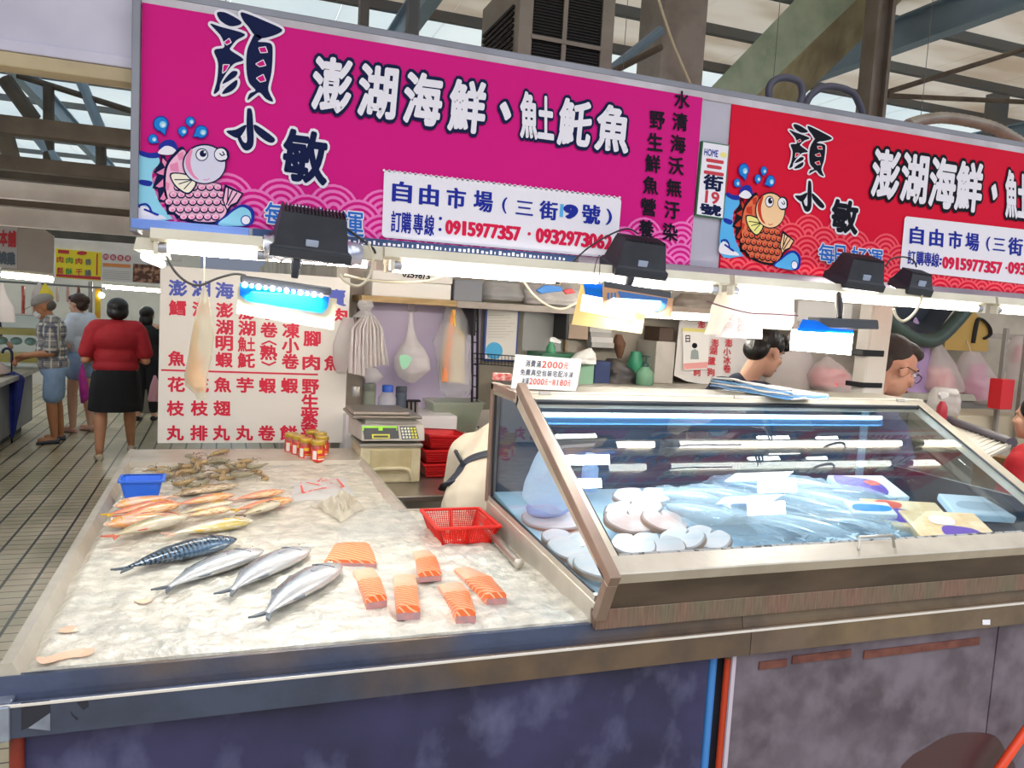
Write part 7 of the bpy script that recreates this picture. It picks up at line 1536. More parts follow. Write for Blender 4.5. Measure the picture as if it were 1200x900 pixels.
# ---- man with cap, plaid shirt and umbrella
def plaid():
    m = mat('shirt_plaid', '#8e8a84', .8); n = m.node_tree.nodes; l = m.node_tree.links; b = n['Principled BSDF']; tc = n.new('ShaderNodeTexCoord'); s = n.new('ShaderNodeSeparateXYZ'); l.new(tc.outputs['Object'], s.inputs[0]); last = None
    for ax, per, wd, col in (('Z', .085, .012, '#ddd6c8'), ('Z', .05, .008, '#4f5566'), ('X', .07, .009, '#d9d2c4'), ('Y', .08, .012, '#4d5468')):
        pp = n.new('ShaderNodeMath'); pp.operation = 'PINGPONG'; pp.inputs[1].default_value = per/2; l.new(s.outputs[ax], pp.inputs[0]); lt = n.new('ShaderNodeMath'); lt.operation = 'LESS_THAN'; lt.inputs[1].default_value = wd; l.new(pp.outputs[0], lt.inputs[0])
        sc = n.new('ShaderNodeMath'); sc.operation = 'MULTIPLY'; sc.inputs[1].default_value = .75; l.new(lt.outputs[0], sc.inputs[0])
        mx = n.new('ShaderNodeMix'); mx.data_type = 'RGBA'; l.new(sc.outputs[0], mx.inputs[0])
        if last: l.new(last, mx.inputs[6])
        else: mx.inputs[6].default_value = lin('#8e8a84')
        mx.inputs[7].default_value = lin(col); last = mx.outputs[2]
    l.new(last, b.inputs['Base Color']); return m
t = thing('person', 'man in a grey cap, face mask and plaid shirt at the neighbouring stall', 'person', (-1.68, 9.62, 0)); W, RW = frame((-1.68, 9.62, 0), 190); F = (W, RW)
hR = RW @ Matrix.Rotation(-.35, 3, 'X'); hc = W(0, .10, 1.45); hp, HP = head_prims(hc, hR)
a1, a2 = W(-.10, .0, .09), W(.10, -.06, .09)
bp_ = torso_prims(F, 1.05, 1.20, 1.0, .86, .03)+[('c', W(0, .03, 1.28), .05, W(0, .07, 1.40), .047)]+hp+leg_prims(W(-.09, 0, .84), W(-.1, .03, .46), a1, .95, W(-.11, .13, .04))+leg_prims(W(.09, 0, .84), W(.1, -.02, .46), a2, .95, W(.11, .07, .04))
bp_ += arm_prims(W(-.18, .03, 1.25), W(-.22, .03, .98), W(-.06, .27, .94), 1., None, (0, 0, 1), .9)+arm_prims(W(.18, .03, 1.25), W(.23, .06, .98), W(.04, .30, .90), 1., None, (0, 0, 1), .9, -1)
blob('body', bp_, M_SKIN3, t, .009)
blob('shirt', [('e', W(0, .03, 1.20), (.195, .145, .17), RW), ('e', W(0, .03, 1.0), (.185, .15, .18), RW), ('e', W(0, .01, .86), (.195, .155, .13), RW), ('c', W(-.15, .03, 1.30), .075, W(.15, .03, 1.30), .075), ('c', W(-.18, .03, 1.25), .07, W(-.215, .03, 1.03), .068), ('c', W(.18, .03, 1.25), .07, W(.225, .055, 1.03), .068), ('c', W(0, .03, 1.28), .07, W(0, .05, 1.34), .06)], plaid(), t, .01, 4)
M_DEN = mat('denim_light', '#8ea8c6', .8, var=(8, '#7691b2', .6), bump=(40, .2))
blob('shorts', [('e', W(0, 0, .80), (.185, .145, .12), RW), ('c', W(-.09, 0, .76), .105, W(-.10, .02, .52), .095), ('c', W(.09, 0, .76), .105, W(.10, -.01, .52), .095)], M_DEN, t, .01, 3)
c = blob('cap', [('e', HP(0, -.01, .075), (.088, .108, .065), hR), ('e', HP(0, .04, .06), (.08, .07, .04), hR)], mat('cap_grey', '#97938e', .8), t, .008, 3)
MB().prism([HP(-.07, .07, .05), HP(-.06, .15, .03), HP(0, .175, .025), HP(.06, .15, .03), HP(.07, .07, .05)], RW @ V((0, 0, .008))).build('cap_brim', mat('cap_brim', '#8b8782', .8), c)
blob('face_mask', [('e', HP(0, .075, -.055), (.058, .048, .045), hR)], mat('mask_white', '#dfe3e4', .7), t, .007, 3)
blob('hair', [('e', HP(0, -.05, .0), (.08, .07, .06), hR)], mat('hair_grey', '#5e5750', .7), t, .008, 2)
shoes([(a1, W(-.11, .13, .04)), (a2, W(.11, .07, .04))], mat('shoe_slate', '#454a55', .6), t)
uw = W(.01, .39, 0); t = thing('umbrella', 'folded navy blue umbrella hanging from the capped man\'s hands', 'umbrella', V((uw.x, uw.y, .05)))
M_UMB = mat('umbrella_blue', '#23338c', .5, var=(9, '#17225e', .7)); rings = []
for z, r in ((.06, .012), (.14, .03), (.35, .06), (.55, .085), (.68, .10), (.72, .085), (.76, .02)): rings.append([V((uw.x+r*(1+.28*math.sin(a*7+z*4))*math.cos(a), uw.y+r*(1+.28*math.sin(a*7+z*4))*math.sin(a), z)) for a in [2*math.pi*i/42 for i in range(42)]])
MB().loft(rings).build('canopy', M_UMB, t, True); MB().tube([(uw.x, uw.y, .0), (uw.x, uw.y, .90)], .008, 8).build('shaft', M_BLACKM, t, True)
MB().tube(cr3([(uw.x, uw.y, .86), (uw.x, uw.y, .96), (uw.x-.03, uw.y, 1.0), (uw.x-.07, uw.y, .99), (uw.x-.085, uw.y, .95)], 5), .014, 8).build('handle', mat('umbrella_handle', '#1b2140', .4), t, True)
# ---- woman in white at his side
t = thing('person', 'woman in a white T-shirt and denim shorts behind the capped man', 'person', (-1.53, 10.3, 0)); W, RW = frame((-1.53, 10.3, 0), 150); F = (W, RW)
hc = W(0, .05, 1.48); hR = RW @ Matrix.Rotation(-.2, 3, 'X'); hp, HP = head_prims(hc, hR, .98); a1, a2 = W(-.09, .03, .09), W(.10, -.05, .09)
bp_ = torso_prims(F, 1.0, 1.22, 1.02, .88)+[('c', W(0, .0, 1.29), .045, W(0, .03, 1.42), .043)]+hp+leg_prims(W(-.09, 0, .86), W(-.09, .04, .47), a1, .98, W(-.1, .15, .04))+leg_prims(W(.09, 0, .86), W(.1, .0, .47), a2, .98, W(.12, .07, .04))
bp_ += arm_prims(W(-.18, 0, 1.27), W(-.23, 0, 1.0), W(-.15, .2, .92), .95)+arm_prims(W(.18, 0, 1.27), W(.24, -.01, 1.0), W(.2, .18, .95), .95, side=-1)
blob('body', bp_, M_SKIN2, t, .009)
blob('shirt', [('e', W(0, 0, 1.22), (.195, .14, .17), RW), ('e', W(0, 0, 1.03), (.18, .135, .18), RW), ('c', W(-.14, 0, 1.32), .072, W(.14, 0, 1.32), .072), ('c', W(-.18, 0, 1.26), .068, W(-.22, 0, 1.09), .066), ('c', W(.18, 0, 1.26), .068, W(.225, 0, 1.09), .066)], mat('shirt_white', '#d3dbe8', .8, bump=(12, .25)), t, .01, 4)
blob('shorts', [('e', W(0, 0, .88), (.185, .145, .12), RW), ('c', W(-.09, 0, .82), .105, W(-.09, .01, .70), .10), ('c', W(.09, 0, .82), .105, W(.10, 0, .70), .10)], M_DEN, t, .01, 3)
blob('hair', [('e', HP(0, -.03, .05), (.086, .098, .08), hR), ('e', HP(0, -.06, -.02), (.075, .06, .07), hR), ('e', HP(0, -.13, .03), (.04, .035, .05), hR), ('e', HP(0, .03, .085), (.07, .06, .035), hR)], M_HAIRBR, t, .008, 3)
shoes([(a1, W(-.1, .15, .04)), (a2, W(.12, .07, .04))], mat('sandal_pink', '#c79a8c', .6), t, 'sandal')
rowbag('handbag', 'magenta cloth bag hanging beside the woman in white', 'bag', [(412, 97, 97.6), (424, 97, 97.8), (428, 95, 98), (440, 92, 101), (455, 93, 104), (466, 94, 105), (472, 95, 100)], 10.05, .18, mat('bag_magenta', '#c52f93', .6, var=(6, '#8a2a98', .6)), None, 3)
# ---- dark haired person beyond, and the vendor across the aisle
t = thing('person', 'dark haired person in black beyond the woman in red', 'person', (-.92, 11.2, 0)); W, RW = frame((-.92, 11.2, 0), 80); F = (W, RW); hc = W(0, .03, 1.36); hp, HP = head_prims(hc, RW); a1, a2 = W(-.09, .0, .09), W(.09, .05, .09)
blob('body', torso_prims(F, 1.0, 1.1, .95, .82)+[('c', W(0, 0, 1.16), .045, W(0, .02, 1.3), .043)]+hp+leg_prims(W(-.08, 0, .8), W(-.09, .03, .45), a1, .95, W(-.1, .12, .04))+leg_prims(W(.08, 0, .8), W(.09, .05, .45), a2, .95, W(.1, .18, .04))+arm_prims(W(-.18, 0, 1.15), W(-.23, 0, .9), W(-.18, .18, .85), .95)+arm_prims(W(.18, 0, 1.15), W(.23, 0, .9), W(.18, .18, .85), .95, side=-1), M_SKIN2, t, .01)
blob('shirt', [('e', W(0, 0, 1.1), (.19, .14, .17), RW), ('e', W(0, 0, .92), (.18, .14, .18), RW), ('c', W(-.17, 0, 1.15), .07, W(-.22, 0, .97), .065), ('c', W(.17, 0, 1.15), .07, W(.22, 0, .97), .065), ('c', W(-.14, 0, 1.16), .065, W(.14, 0, 1.16), .065)], mat('shirt_black', '#1a1a1e', .8), t, .01, 3)
blob('trousers', [('e', W(0, 0, .8), (.18, .14, .12), RW), ('c', W(-.08, 0, .75), .1, W(-.09, .02, .15), .06), ('c', W(.08, 0, .75), .1, W(.09, .05, .15), .06)], mat('trousers_black', '#202026', .8), t, .01, 3)
blob('hair', [('e', HP(0, -.03, .04), (.09, .1, .085), RW), ('e', HP(0, -.06, -.06), (.085, .06, .10), RW)], M_HAIRB, t, .009, 3); shoes([(a1, W(-.1, .12, .04)), (a2, W(.1, .18, .04))], M_BLACKM, t)
t = thing('person', 'vendor in a black top behind the hanging sausages of the neighbouring stall', 'person', (-2.75, 11.3, 0)); W, RW = frame((-2.75, 11.3, 0), -30); F = (W, RW); hc = W(0, .05, 1.5); hp, HP = head_prims(hc, RW); a1, a2 = W(-.09, .0, .09), W(.09, .05, .09)
blob('body', torso_prims(F, 1.0, 1.2, 1.02, .88)+[('c', W(0, 0, 1.28), .045, W(0, .03, 1.42), .045)]+hp+leg_prims(W(-.08, 0, .85), W(-.09, .03, .45), a1, .95, W(-.1, .12, .04))+leg_prims(W(.08, 0, .85), W(.09, .05, .45), a2, .95, W(.1, .18, .04))+arm_prims(W(-.18, 0, 1.25), W(-.23, 0, 1.0), W(-.15, .2, .95), .95)+arm_prims(W(.18, 0, 1.25), W(.23, 0, 1.0), W(.15, .2, .95), .95, side=-1), M_SKIN3, t, .01)
blob('shirt', [('e', W(0, 0, 1.2), (.19, .14, .17), RW), ('e', W(0, 0, 1.0), (.18, .14, .2), RW), ('c', W(-.17, 0, 1.25), .07, W(-.22, 0, 1.05), .065), ('c', W(.17, 0, 1.25), .07, W(.22, 0, 1.05), .065)], mat('shirt_black', '#1a1a1e'), t, .01, 3)
blob('trousers', [('e', W(0, 0, .85), (.18, .14, .12), RW), ('c', W(-.08, 0, .8), .1, W(-.09, .02, .15), .06), ('c', W(.08, 0, .8), .1, W(.09, .05, .15), .06)], mat('trousers_black', '#202026'), t, .01, 3); blob('hair', [('e', HP(0, -.03, .05), (.088, .1, .08), RW)], M_HAIRB, t, .009, 3)
# ---- young man behind the freezer
def bust(label, cat_loc, face, hc, pitch, s, skin, neck_to, shz, shw, face_h=None):
    t = thing('person', label, 'person', cat_loc); W, RW = frame(cat_loc, face); hR = RW @ Matrix.Rotation(pitch, 3, 'X'); hp, HP = head_prims(hc, hR, s)
    return t, W, RW, hR, hp, HP
hc = PY(897, 412, 3.55); loc = V((hc.x-.12, 3.60, 0)); t, W, RW, hR, hp, HP = bust('young man with short black hair in a navy shirt behind the freezer, looking down', loc, 12, hc, -.30, 1.06, M_SKIN2, None, 1.3, .2); F = (W, RW)
ny = hc.z-.20
bp_ = torso_prims(F, 1.05, ny-.13, ny-.36, ny-.52, .03)+[('c', W(0, .02, ny-.02), .055, HP(0, -.03, -.06), .052)]+hp+arm_prims(W(-.19, .02, ny-.07), W(-.24, .05, ny-.35), W(-.12, .3, ny-.42))+arm_prims(W(.19, .02, ny-.07), W(.24, .05, ny-.35), W(.12, .3, ny-.42), side=-1)+leg_prims(W(-.09, 0, ny-.55), W(-.1, .04, .45), W(-.1, 0, .09), 1, W(-.11, .13, .04))+leg_prims(W(.09, 0, ny-.55), W(.1, .04, .45), W(.1, 0, .09), 1, W(.11, .13, .04))
blob('body', bp_, M_SKIN2, t, .006, 6); face_kids(HP, hR, 1.06, t)
blob('shirt', [('e', W(0, .03, ny-.13), (.20, .145, .17), RW), ('e', W(0, .02, ny-.36), (.185, .14, .2), RW), ('c', W(-.15, .03, ny-.025), .072, W(.15, .03, ny-.025), .072), ('c', W(-.19, .02, ny-.08), .07, W(-.235, .045, ny-.28), .066), ('c', W(.19, .02, ny-.08), .07, W(.235, .045, ny-.28), .066), ('c', W(0, .01, ny-.05), .085, W(0, .0, ny+.01), .07)], mat('shirt_navy', '#121a33', .8, bump=(12, .2)), t, .009, 4)
blob('shirt_panel', [('e', W(.10, .10, ny-.12), (.09, .07, .10), RW), ('e', W(-.02, .12, ny-.14), (.09, .06, .09), RW)], mat('shirt_blue', '#1f57d8', .7), t, .008, 3)
blob('trousers', [('e', W(0, 0, ny-.55), (.18, .14, .12), RW), ('c', W(-.08, 0, ny-.6), .1, W(-.1, .02, .12), .06), ('c', W(.08, 0, ny-.6), .1, W(.1, .02, .12), .06)], mat('trousers_black', '#202026'), t, .01, 3)
blob('hair', [('e', HP(0, -.028, .052), (.088, .104, .084), hR), ('e', HP(0, -.072, -.005), (.080, .052, .070), hR), ('e', HP(0, .052, .085), (.072, .058, .036), hR), ('e', HP(.035, .098, .058), (.03, .022, .026), hR), ('e', HP(-.03, .096, .062), (.034, .024, .024), hR), ('e', HP(-.076, .012, .035), (.014, .03, .035), hR), ('e', HP(.076, .012, .035), (.014, .03, .035), hR)], M_HAIRB, t, .006, 3)
# ---- older man with glasses
hc = PY(1047, 430, 3.12); loc = V((hc.x-.10, 3.16, 0)); t, W, RW, hR, hp, HP = bust('older man with cropped hair and glasses behind the freezer end', loc, -8, hc, -.38, 1.22, M_SKIN3, None, 1.3, .2); F = (W, RW); ny = hc.z-.20
bp_ = torso_prims(F, 1.1, ny-.15, ny-.36, ny-.52, -.03)+[('c', W(0, -.04, ny-.04), .062, HP(0, -.045, -.05), .060)]+hp+arm_prims(W(-.20, 0, ny-.09), W(-.25, .05, ny-.37), W(-.12, .3, ny-.44))+arm_prims(W(.20, 0, ny-.09), W(.25, .05, ny-.37), W(.12, .3, ny-.44), side=-1)+leg_prims(W(-.09, 0, ny-.55), W(-.1, .04, .45), W(-.1, 0, .09), 1, W(-.11, .13, .04))+leg_prims(W(.09, 0, ny-.55), W(.1, .04, .45), W(.1, 0, .09), 1, W(.11, .13, .04))
blob('body', bp_, mat('skin_ruddy', '#d09b80', .5, var=(14, '#c48468', .5)), t, .006, 6); face_kids(HP, hR, 1.22, t)
blob('shirt', [('e', W(0, 0, ny-.15), (.21, .155, .17), RW), ('e', W(0, 0, ny-.36), (.195, .15, .2), RW), ('c', W(-.155, -.03, ny-.045), .078, W(.155, -.03, ny-.045), .078), ('c', W(-.20, 0, ny-.10), .072, W(-.245, .045, ny-.30), .068), ('c', W(.20, 0, ny-.10), .072, W(.245, .045, ny-.30), .068)], mat('shirt_purple', '#5e5876', .8), t, .009, 4)
blob('trousers', [('e', W(0, 0, ny-.55), (.19, .15, .12), RW), ('c', W(-.08, 0, ny-.6), .1, W(-.1, .02, .12), .06), ('c', W(.08, 0, ny-.6), .1, W(.1, .02, .12), .06)], mat('trousers_black', '#202026'), t, .01, 3)
blob('hair', [('e', HP(0, -.034, .052), (.097, .106, .096), hR), ('e', HP(0, .02, .084), (.082, .098, .05), hR), ('e', HP(0, -.075, -.01), (.085, .05, .07), hR)], M_HAIRG, t, .007, 3)
g = MB()
for kx in (-1, 1):
    g.tube([HP(.031*kx+.024*math.cos(a), .108-.006*abs(math.cos(a)), -.006+.018*math.sin(a)) for a in [2*math.pi*i/16 for i in range(16)]], .0022, 6, True); g.tube([HP(.055*kx, .104, .0), HP(.078*kx, .06, .004), HP(.084*kx, .0, .006), HP(.082*kx, -.03, -.012)], .0026, 6)
g.tube([HP(-.007, .112, .0), HP(.007, .112, .0)], .0022, 6); g.build('glasses', mat('glasses_black', '#1a1a20', .3), t, True)
# ---- worker bending in the gap between table and freezer
t = thing('person', 'worker in a cream shirt with dark straps bending over in the gap by the freezer', 'person', (1.16, 3.25, 0)); W, RW = frame((1.16, 3.25, 0), 55); F = (W, RW)
hp_ = W(-.02, -.20, .86); ch = W(-.02, .14, 1.02); nk = W(.02, .30, 1.0); hc = W(.03, .40, .95); hR = RW @ Matrix.Rotation(-1.1, 3, 'X'); hp, HP = head_prims(hc, hR)
M_CRM = mat('shirt_cream', '#e0d6c0', .8, var=(6, '#d3c6ad', .5), bump=(10, .4)); M_STRP = mat('strap_dark', '#2d3442', .6)
bp_ = [('c', hp_, .14, ch, .15), ('c', ch+RW @ V((-.13, .0, .03)), .06, ch+RW @ V((.13, 0, .03)), .06), ('c', ch, .10, nk, .05), ('c', nk, .05, hc, .05)]+hp+arm_prims(W(-.20, .12, 1.02), W(-.24, .16, .78), W(-.12, .36, .70))+arm_prims(W(.17, .12, 1.02), W(.22, .2, .78), W(.10, .38, .70), side=-1)+leg_prims(W(-.09, -.2, .84), W(-.1, -.1, .45), W(-.1, -.2, .09), 1, W(-.1, -.07, .04))+leg_prims(W(.09, -.2, .84), W(.1, -.1, .45), W(.1, -.2, .09), 1, W(.1, -.07, .04))
blob('body', bp_, M_SKIN2, t, .009)
blob('shirt', [('c', hp_, .17, ch+V((0, 0, .01)), .175), ('c', ch+RW @ V((-.15, -.02, .03)), .085, ch+RW @ V((.14, -.02, .03)), .085), ('c', W(-.19, .10, 1.03), .085, W(-.235, .15, .86), .075), ('c', W(.17, .12, 1.02), .08, W(.215, .18, .86), .072)], M_CRM, t, .01, 4)
from mathutils.bvhtree import BVHTree
dg = bpy.context.evaluated_depsgraph_get(); shirt_ = [c for c in t.children if c.name.startswith('shirt')][0]; bvh = BVHTree.FromObject(shirt_.evaluated_get(dg), dg); so = wloc(shirt_)
def strap(pts, wd):
    out = []
    for x, y in pts:
        h = bvh.ray_cast(CAM-so, ray(x, y).normalized())
        if h[0] is not None: out.append(h[0]+so+h[1]*.002)
    if len(out) > 2: MB().tube(cr3(out, 4), wd, 8, False, .25).build('apron_strap', M_STRP, t, True)
strap([(500+i*4.2, 598-i*4.9) for i in range(10)]+[(541, 548), (547, 541), (556, 536), (566, 533), (576, 531), (588, 530)], .03)
strap([(534, 528), (537, 534), (541, 541), (544, 547)], .036)
blob('trousers', [('e', W(0, -.2, .82), (.19, .17, .13), RW), ('c', W(-.08, -.2, .8), .1, W(-.1, -.16, .12), .06), ('c', W(.08, -.2, .8), .1, W(.1, -.16, .12), .06)], mat('trousers_navy', '#23324f', .8), t, .01, 3); blob('hair', [('e', HP(0, -.03, .05), (.088, .1, .08), hR)], M_HAIRB, t, .009, 3)
# ---- person in red at the right edge
pr = PY(1196, 545, 2.9); t = thing('person', 'person in a red top with dark hair at the right edge', 'person', (pr.x, 2.9, 0)); W, RW = frame((pr.x+.16, 2.9, 0), 100); F = (W, RW); sz = PY(1190, 528, 2.9).z
hc = W(0, .06, sz+.16); hp, HP = head_prims(hc, RW)
blob('body', torso_prims(F, 1.1, sz-.14, sz-.36, sz-.5)+[('c', W(0, 0, sz-.03), .05, W(0, .03, sz+.08), .047)]+hp+arm_prims(W(-.2, 0, sz-.06), W(-.25, .04, sz-.33), W(-.15, .25, sz-.36))+arm_prims(W(.2, 0, sz-.06), W(.25, .04, sz-.33), W(.15, .25, sz-.36), side=-1)+leg_prims(W(-.09, 0, sz-.5), W(-.1, .2, .42), W(-.1, .1, .09), 1, W(-.1, .22, .04))+leg_prims(W(.09, 0, sz-.5), W(.1, .2, .42), W(.1, .1, .09), 1, W(.1, .22, .04)), M_SKIN2, t, .009)
blob('shirt', [('e', W(0, 0, sz-.14), (.22, .17, .17), RW), ('e', W(0, 0, sz-.36), (.21, .17, .2), RW), ('c', W(-.16, 0, sz-.035), .08, W(.16, 0, sz-.035), .08), ('c', W(-.2, 0, sz-.07), .08, W(-.245, .03, sz-.28), .075), ('c', W(.2, 0, sz-.07), .08, W(.245, .03, sz-.28), .075)], mat('shirt_scarlet', '#c21f2a', .75, bump=(12, .3)), t, .01, 4)
blob('trousers', [('e', W(0, 0, sz-.5), (.19, .16, .12), RW), ('c', W(-.08, 0, sz-.52), .1, W(-.1, .18, .4), .08), ('c', W(.08, 0, sz-.52), .1, W(.1, .18, .4), .08), ('c', W(-.1, .18, .4), .08, W(-.1, .1, .12), .06), ('c', W(.1, .18, .4), .08, W(.1, .1, .12), .06)], mat('trousers_black', '#202026'), t, .01, 3)
blob('hair', [('e', HP(0, -.03, .045), (.095, .105, .088), RW), ('e', HP(0, -.06, -.04), (.09, .065, .09), RW)], M_HAIRB, t, .009, 3)
# ================================================================ NEIGHBOURING STALL ACROSS THE AISLE
nc = thing('market_counter', 'steel fronted counter of the neighbouring stall across the aisle', 'counter', (-2.4, 8.2, 0))
zc = PX(20, 440, -2.0).z
M_NCF = mat('counter_steel', '#8c9094', .45, .45, var=(3, '#6d7276', .7))
MB().box((-3.0, 5.6, zc-.05), (-1.99, 10.6, zc), .006).build('counter_top', M_SSL, nc); MB().box((-2.9, 5.6, .10), (-2.07, 10.55, zc-.05), .004).build('front_panel', M_NCF, nc); MB().box((-2.8, 5.7, 0), (-2.15, 10.4, .10)).build('plinth', M_DKSTEEL, nc)
M_MEAT = mat('meat_pink', '#d99a8a', .4, var=(9, '#efd3c6', .8), coat=.3)
for i, (y, x, w_, lab) in enumerate(((8.3, -2.35, .28, 'clear bag of pale meat nearest on the neighbouring counter'), (8.85, -2.5, .26, 'clear bag of pinkish meat behind the nearest one on the neighbouring counter'), (9.4, -2.3, .26, 'clear bag of meat by the capped man on the neighbouring counter'))):
    t = thing('meat_bag', lab, 'bag', (x, y, zc)); crumple('meat', '', '', None, w_*.85, w_*.8, .11, M_MEAT, i*3+1, t, None, .8); crumple('bag_film', '', '', None, w_, w_, .17, M_BAGG, i*3+2, t, None, .5)
gc = thing('glass_showcase', 'glass showcase with yellow shelves on the neighbouring counter', 'showcase', (-2.6, 10.0, zc))
M_YELS = mat('shelf_yellow', '#d9b95a', .5)
x0, x1 = PY(13, 400, 10.3).x-.6, PY(51, 400, 10.3).x
for y0, y1 in ((385, 392), (414, 424)): a, c = PY(20, y1, 10.3), PY(20, y0, 10.3); MB().box((x0, 10.2, a.z), (x1, 10.55, c.z), .004).build('shelf', M_YELS, gc)
zt5 = PY(20, 368, 10.3).z; MB().box((x0, 10.19, zc), (x1, 10.195, zt5)).build('glass_front', glass('showcase_glass', refl=.8), gc); MB().box((x0, 10.18, zt5-.012), (x1, 10.56, zt5), .002).build('top_rail', M_SS, gc)
for i in range(4): MB().ell((x0+.5+i*.14, 10.35, PY(20, 400, 10.3).z), (.06, .07, .045)).build('dish', mat('dish_teal', '#9fc4bd', .4), gc, True)
def tube_lamp(label, p0, p1):
    t = thing('fluorescent_lamp', label, 'lamp', (V(p0)+V(p1))/2); MB().tube([p0, p1], .022, 10).build('tube', mat('tube_far', (1, .97, .9, 1), .4, emit=60.), t, True); d = V((0, 0, .04)); MB().tube([V(p0)+d, V(p1)+d], .022, 8).build('batten_body', M_BATT, t, True)
tube_lamp('lit tube hanging over the neighbouring counter under the grey board', PY(2, 322, 7.95), PY(62, 328, 7.95)); tube_lamp('lit tube along the foot of the far yellow and photo signs', PY(120, 336, 12.38), PY(188, 341, 12.38))
# signs over the far stalls
def far_sign(label, pts, Y, m, base=None): 
    t = thing('stall_sign', label, 'sign', PY(*pts[3], Y)); sheet(pts, Y, 'sign_face', m, t, .03); return t
M_SG = mat('sign_offwhite', '#c9c6c4', .5); t = far_sign('pale hanging sign with red and grey characters at the far left', [(-40, 260), (20, 265), (20, 315), (-40, 311)], 7.93, M_SG); A = Art(Ysheet(7.925), (0, -1, 0), .002)
for ch, x, y, m in (('本', 4, 279, M_CHR), ('舖', 14, 280, M_CHR), ('燒', 3, 302, mat('text_slate', '#5b6b78', .6)), ('雞', 13, 303, mat('text_slate', '#5b6b78'))): A.text(ch, q4(x, y, 9, 18 if y < 290 else 14), m, 1, .05)
A.build('lettering', t)
t = far_sign('blank grey board hanging beside the red lettered sign', [(20, 267), (52, 269), (63, 277), (62, 324), (20, 316)], 7.935, mat('board_grey', '#b5aca2', .6, var=(3, '#a3988c', .7)))
t = far_sign('yellow stall sign with coloured characters over the far stall', [(65, 291), (119, 296), (118, 329), (65, 325)], 12.37, mat('sign_yellow', '#f0dc2c', .5)); A = Art(Ysheet(12.365), (0, -1, 0), .002)
for ch, x, y, m in (('肉', 70.5, 304, M_CHR), ('肉', 81.5, 305, mat('text_green', '#2f9a4a', .5)), ('肉', 92.5, 306, M_CHR), ('香', 103.5, 307, mat('text_slate', '#5b6b78')), ('鬆', 70.5, 317, M_CHR), ('酥', 81, 318, mat('text_green', '#2f9a4a')), ('干', 92.5, 319, M_CHR), ('腸', 103, 320, mat('text_slate', '#5b6b78'))): A.text(ch, q4(x, y, 7.5, 7), m, 2, .02)
A.poly([(66, 324), (118, 328), (118, 324.5), (66, 320.8)], M_CHR, 1); A.poly([(68, 292.5), (81, 293.5), (81, 297.5), (68, 296.5)], M_CHR, 1); A.circ((96, 296.6), 6, M_CHR, 1, 16, 2.4); A.line([(114, 298), (113.5, 322)], 1.6, M_CHR, 1); A.build('lettering', t)
t = far_sign('white stall sign with red discs next to the yellow sign', [(119.5, 296), (156, 299), (155, 331), (119, 329)], 12.37, mat('sign_lightgrey', '#dcd8d4', .5)); A = Art(Ysheet(12.365), (0, -1, 0), .002)
for i in range(4): A.circ((124+i*8.6, 301+i*.6), 3.6, M_CHR, 1); A.text('肉鬆香腸'[i], q4(124+i*8.6, 301+i*.6, 4.5, 4.5), M_PRW, 2)
A.poly([(120.5, 308), (153, 310), (153, 314), (120.5, 312)], mat('text_orange', '#d98a4a', .5), 1)
for i in range(5): A.line([(121, 317+i*2.2), (152, 319+i*2.2)], .5, mat('text_grey', '#a9a59c'), 1)
A.build('lettering', t)
t = far_sign('sign with a photograph of cooked meat at the end of the row', [(156, 299), (200, 302), (200, 334), (155, 331)], 12.37, mat('sign_lightgrey', '#dcd8d4')); A = Art(Ysheet(12.365), (0, -1, 0), .002); A.poly([(156, 309), (200, 312), (200, 333), (155.5, 330)], mat('photo_brown', '#5b3428', .5, var=(14, '#c99a78', .85, (1, 1, 1), (.5, .62))), 1); A.build('photo_print', t)
# rail with hanging goods
hr_ = thing('hanging_rail', 'thin rail of hooks above the neighbouring stall', 'rail', PY(60, 333, 10.8)); MB().tube([PY(-10, 329, 10.8), PY(124, 337.5, 10.8)], .012, 8).build('rail_tube', M_STEEL, hr_, True)
tag(MB().tube([V((PY(107, 340, 11.5).x, 11.5, 0)), PY(106, 330, 11.5)], .025, 10).build('steel_pole', M_SS, None, True), 'bright steel pole at the corner of the neighbouring stall', 'pole')
rowbag('plastic_bag', 'white carrier bag with a red print hanging at the far left edge', 'bag', [(332, 0, 4), (345, -6, 8), (360, -12, 17), (377, -14, 19)], 8.6, .14, mat('bag_white_solid', '#e3dad6', .5, transl=.3), None, 3)
rowbag('sausage_string', 'red sausage string hanging from the rail', 'sausages', [(335, 25, 29), (350, 25.5, 29.5), (368, 25, 29)], 10.75, .06, mat('sausage_red', '#b8483e', .4, var=(20, '#d9887c', .6)), None, 4, .2)
rowbag('plastic_bag', 'yellow bag of goods hung above the capped man', 'bag', [(332, 52, 54), (342, 45, 62), (350, 44, 64)], 10.8, .2, mat('bag_yellow', '#ecd02a', .45, bump=(10, .5)), None, 6, .25)
rowbag('plastic_bag', 'white bag behind the capped man\'s head', 'bag', [(331, 45, 48), (342, 38, 54), (352, 37, 58), (368, 38, 56)], 10.8, .2, mat('bag_white_solid', '#e3dad6'), None, 7)
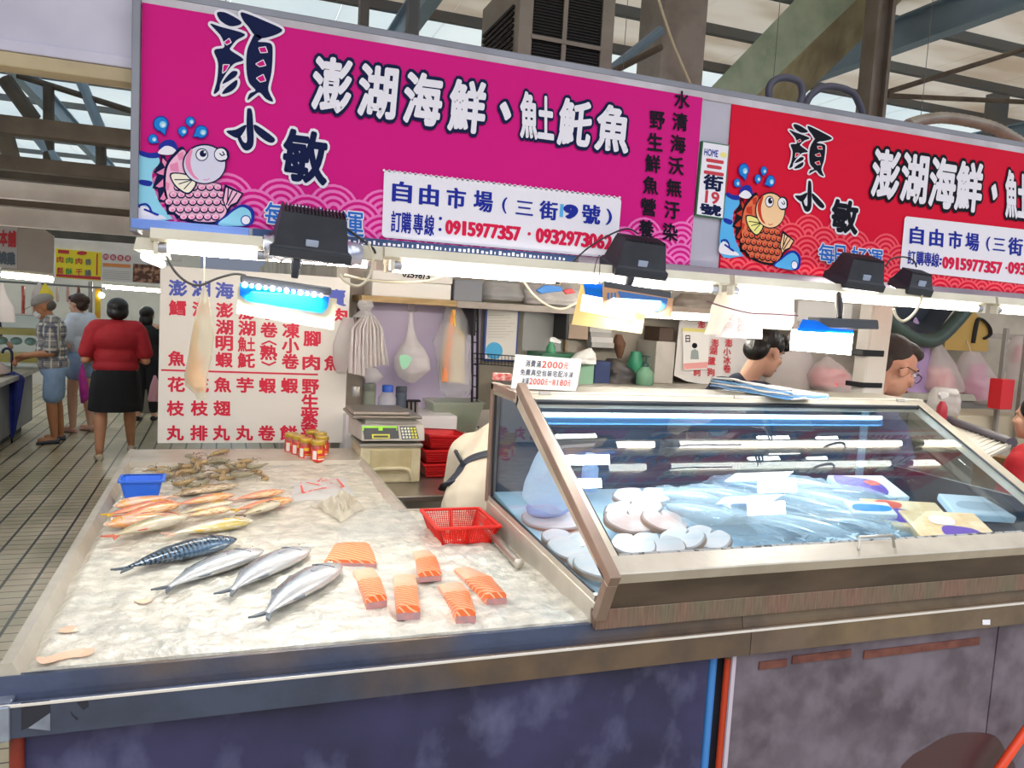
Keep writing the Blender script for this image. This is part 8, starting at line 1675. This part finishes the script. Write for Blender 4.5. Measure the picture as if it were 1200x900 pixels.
for i, (x, lab) in enumerate(((66, 'pale sausage string on the rail above the woman in white'), (78, 'pinkish sausage string second on the rail above the woman in white'), (90, 'pink sausage string near the pole'))): rowbag('sausage_string', lab, 'sausages', [(336, x, x+3), (345, x-.5, x+3.5), (354, x, x+3)], 10.85, .06, mat('sausage_pink%d' % i, ('#e5d2c4', '#dfae9f', '#e0a09a')[i], .45), None, x*.1)
rowbag('cured_meat', 'brown cured meat hanging right of the woman in white', 'meat', [(334, 92, 93), (350, 89, 96), (360, 87, 97), (370, 88, 95)], 10.8, .12, mat('meat_brown', '#7b4a34', .5, var=(9, '#5b3424', .7)), None, 5, .2)
lb = thing('light_bulb', 'small glowing bulb hanging by the steel pole', 'lamp', PY(119, 346, 10.8)); MB().ell(PY(119, 346, 10.8), .035).build('bulb', mat('bulb_glow', (1, .9, .7, 1), .4, emit=14.), lb, True); MB().tube([PY(119, 343, 10.8), PY(119, 336.5, 10.8)], .006, 6).build('cord', M_BLACKM, lb, True)
bx('hanging_banner', 'narrow yellow banner beside the steel pole', 'banner', 111, 337, 118, 373, 10.8, .01, mat('banner_yellow', '#e8cf28', .5, var=(5, '#d9622c', .7)), .001)
bx('metal_cabinet', 'low grey cabinet at the end of the aisle', 'cabinet', 96, 420, 122, 466, 12.8, .4, mat('cab_grey', '#a59f92', .6), .006, ground=True)
rowbag('plastic_bag', 'pink carrier bag standing at the foot of the side wall', 'bag', [(440, 180, 183), (452, 176, 188), (468, 173, 188), (470, 174, 187)], 10.6, .14, mat('bag_pink', '#e0a9b4', .5, transl=.2), None, 8)
tag(MB().lathe([(0, 0), (.10, 0), (.13, .16), (.12, .16), (.09, .01)], (PY(171, 443, 12.).x, 12.05, PY(171, 448, 11.9).z), 16).build('basin', mat('basin_blue', '#2f86c4', .4), None, True), 'blue basin on the crate at the end of the aisle', 'basin'); bx('crate', 'grey crate under the blue basin at the end of the aisle', 'crate', 164, 448, 180, 478, 11.9, .3, mat('crate_grey', '#8a857c', .6), .004, ground=True)
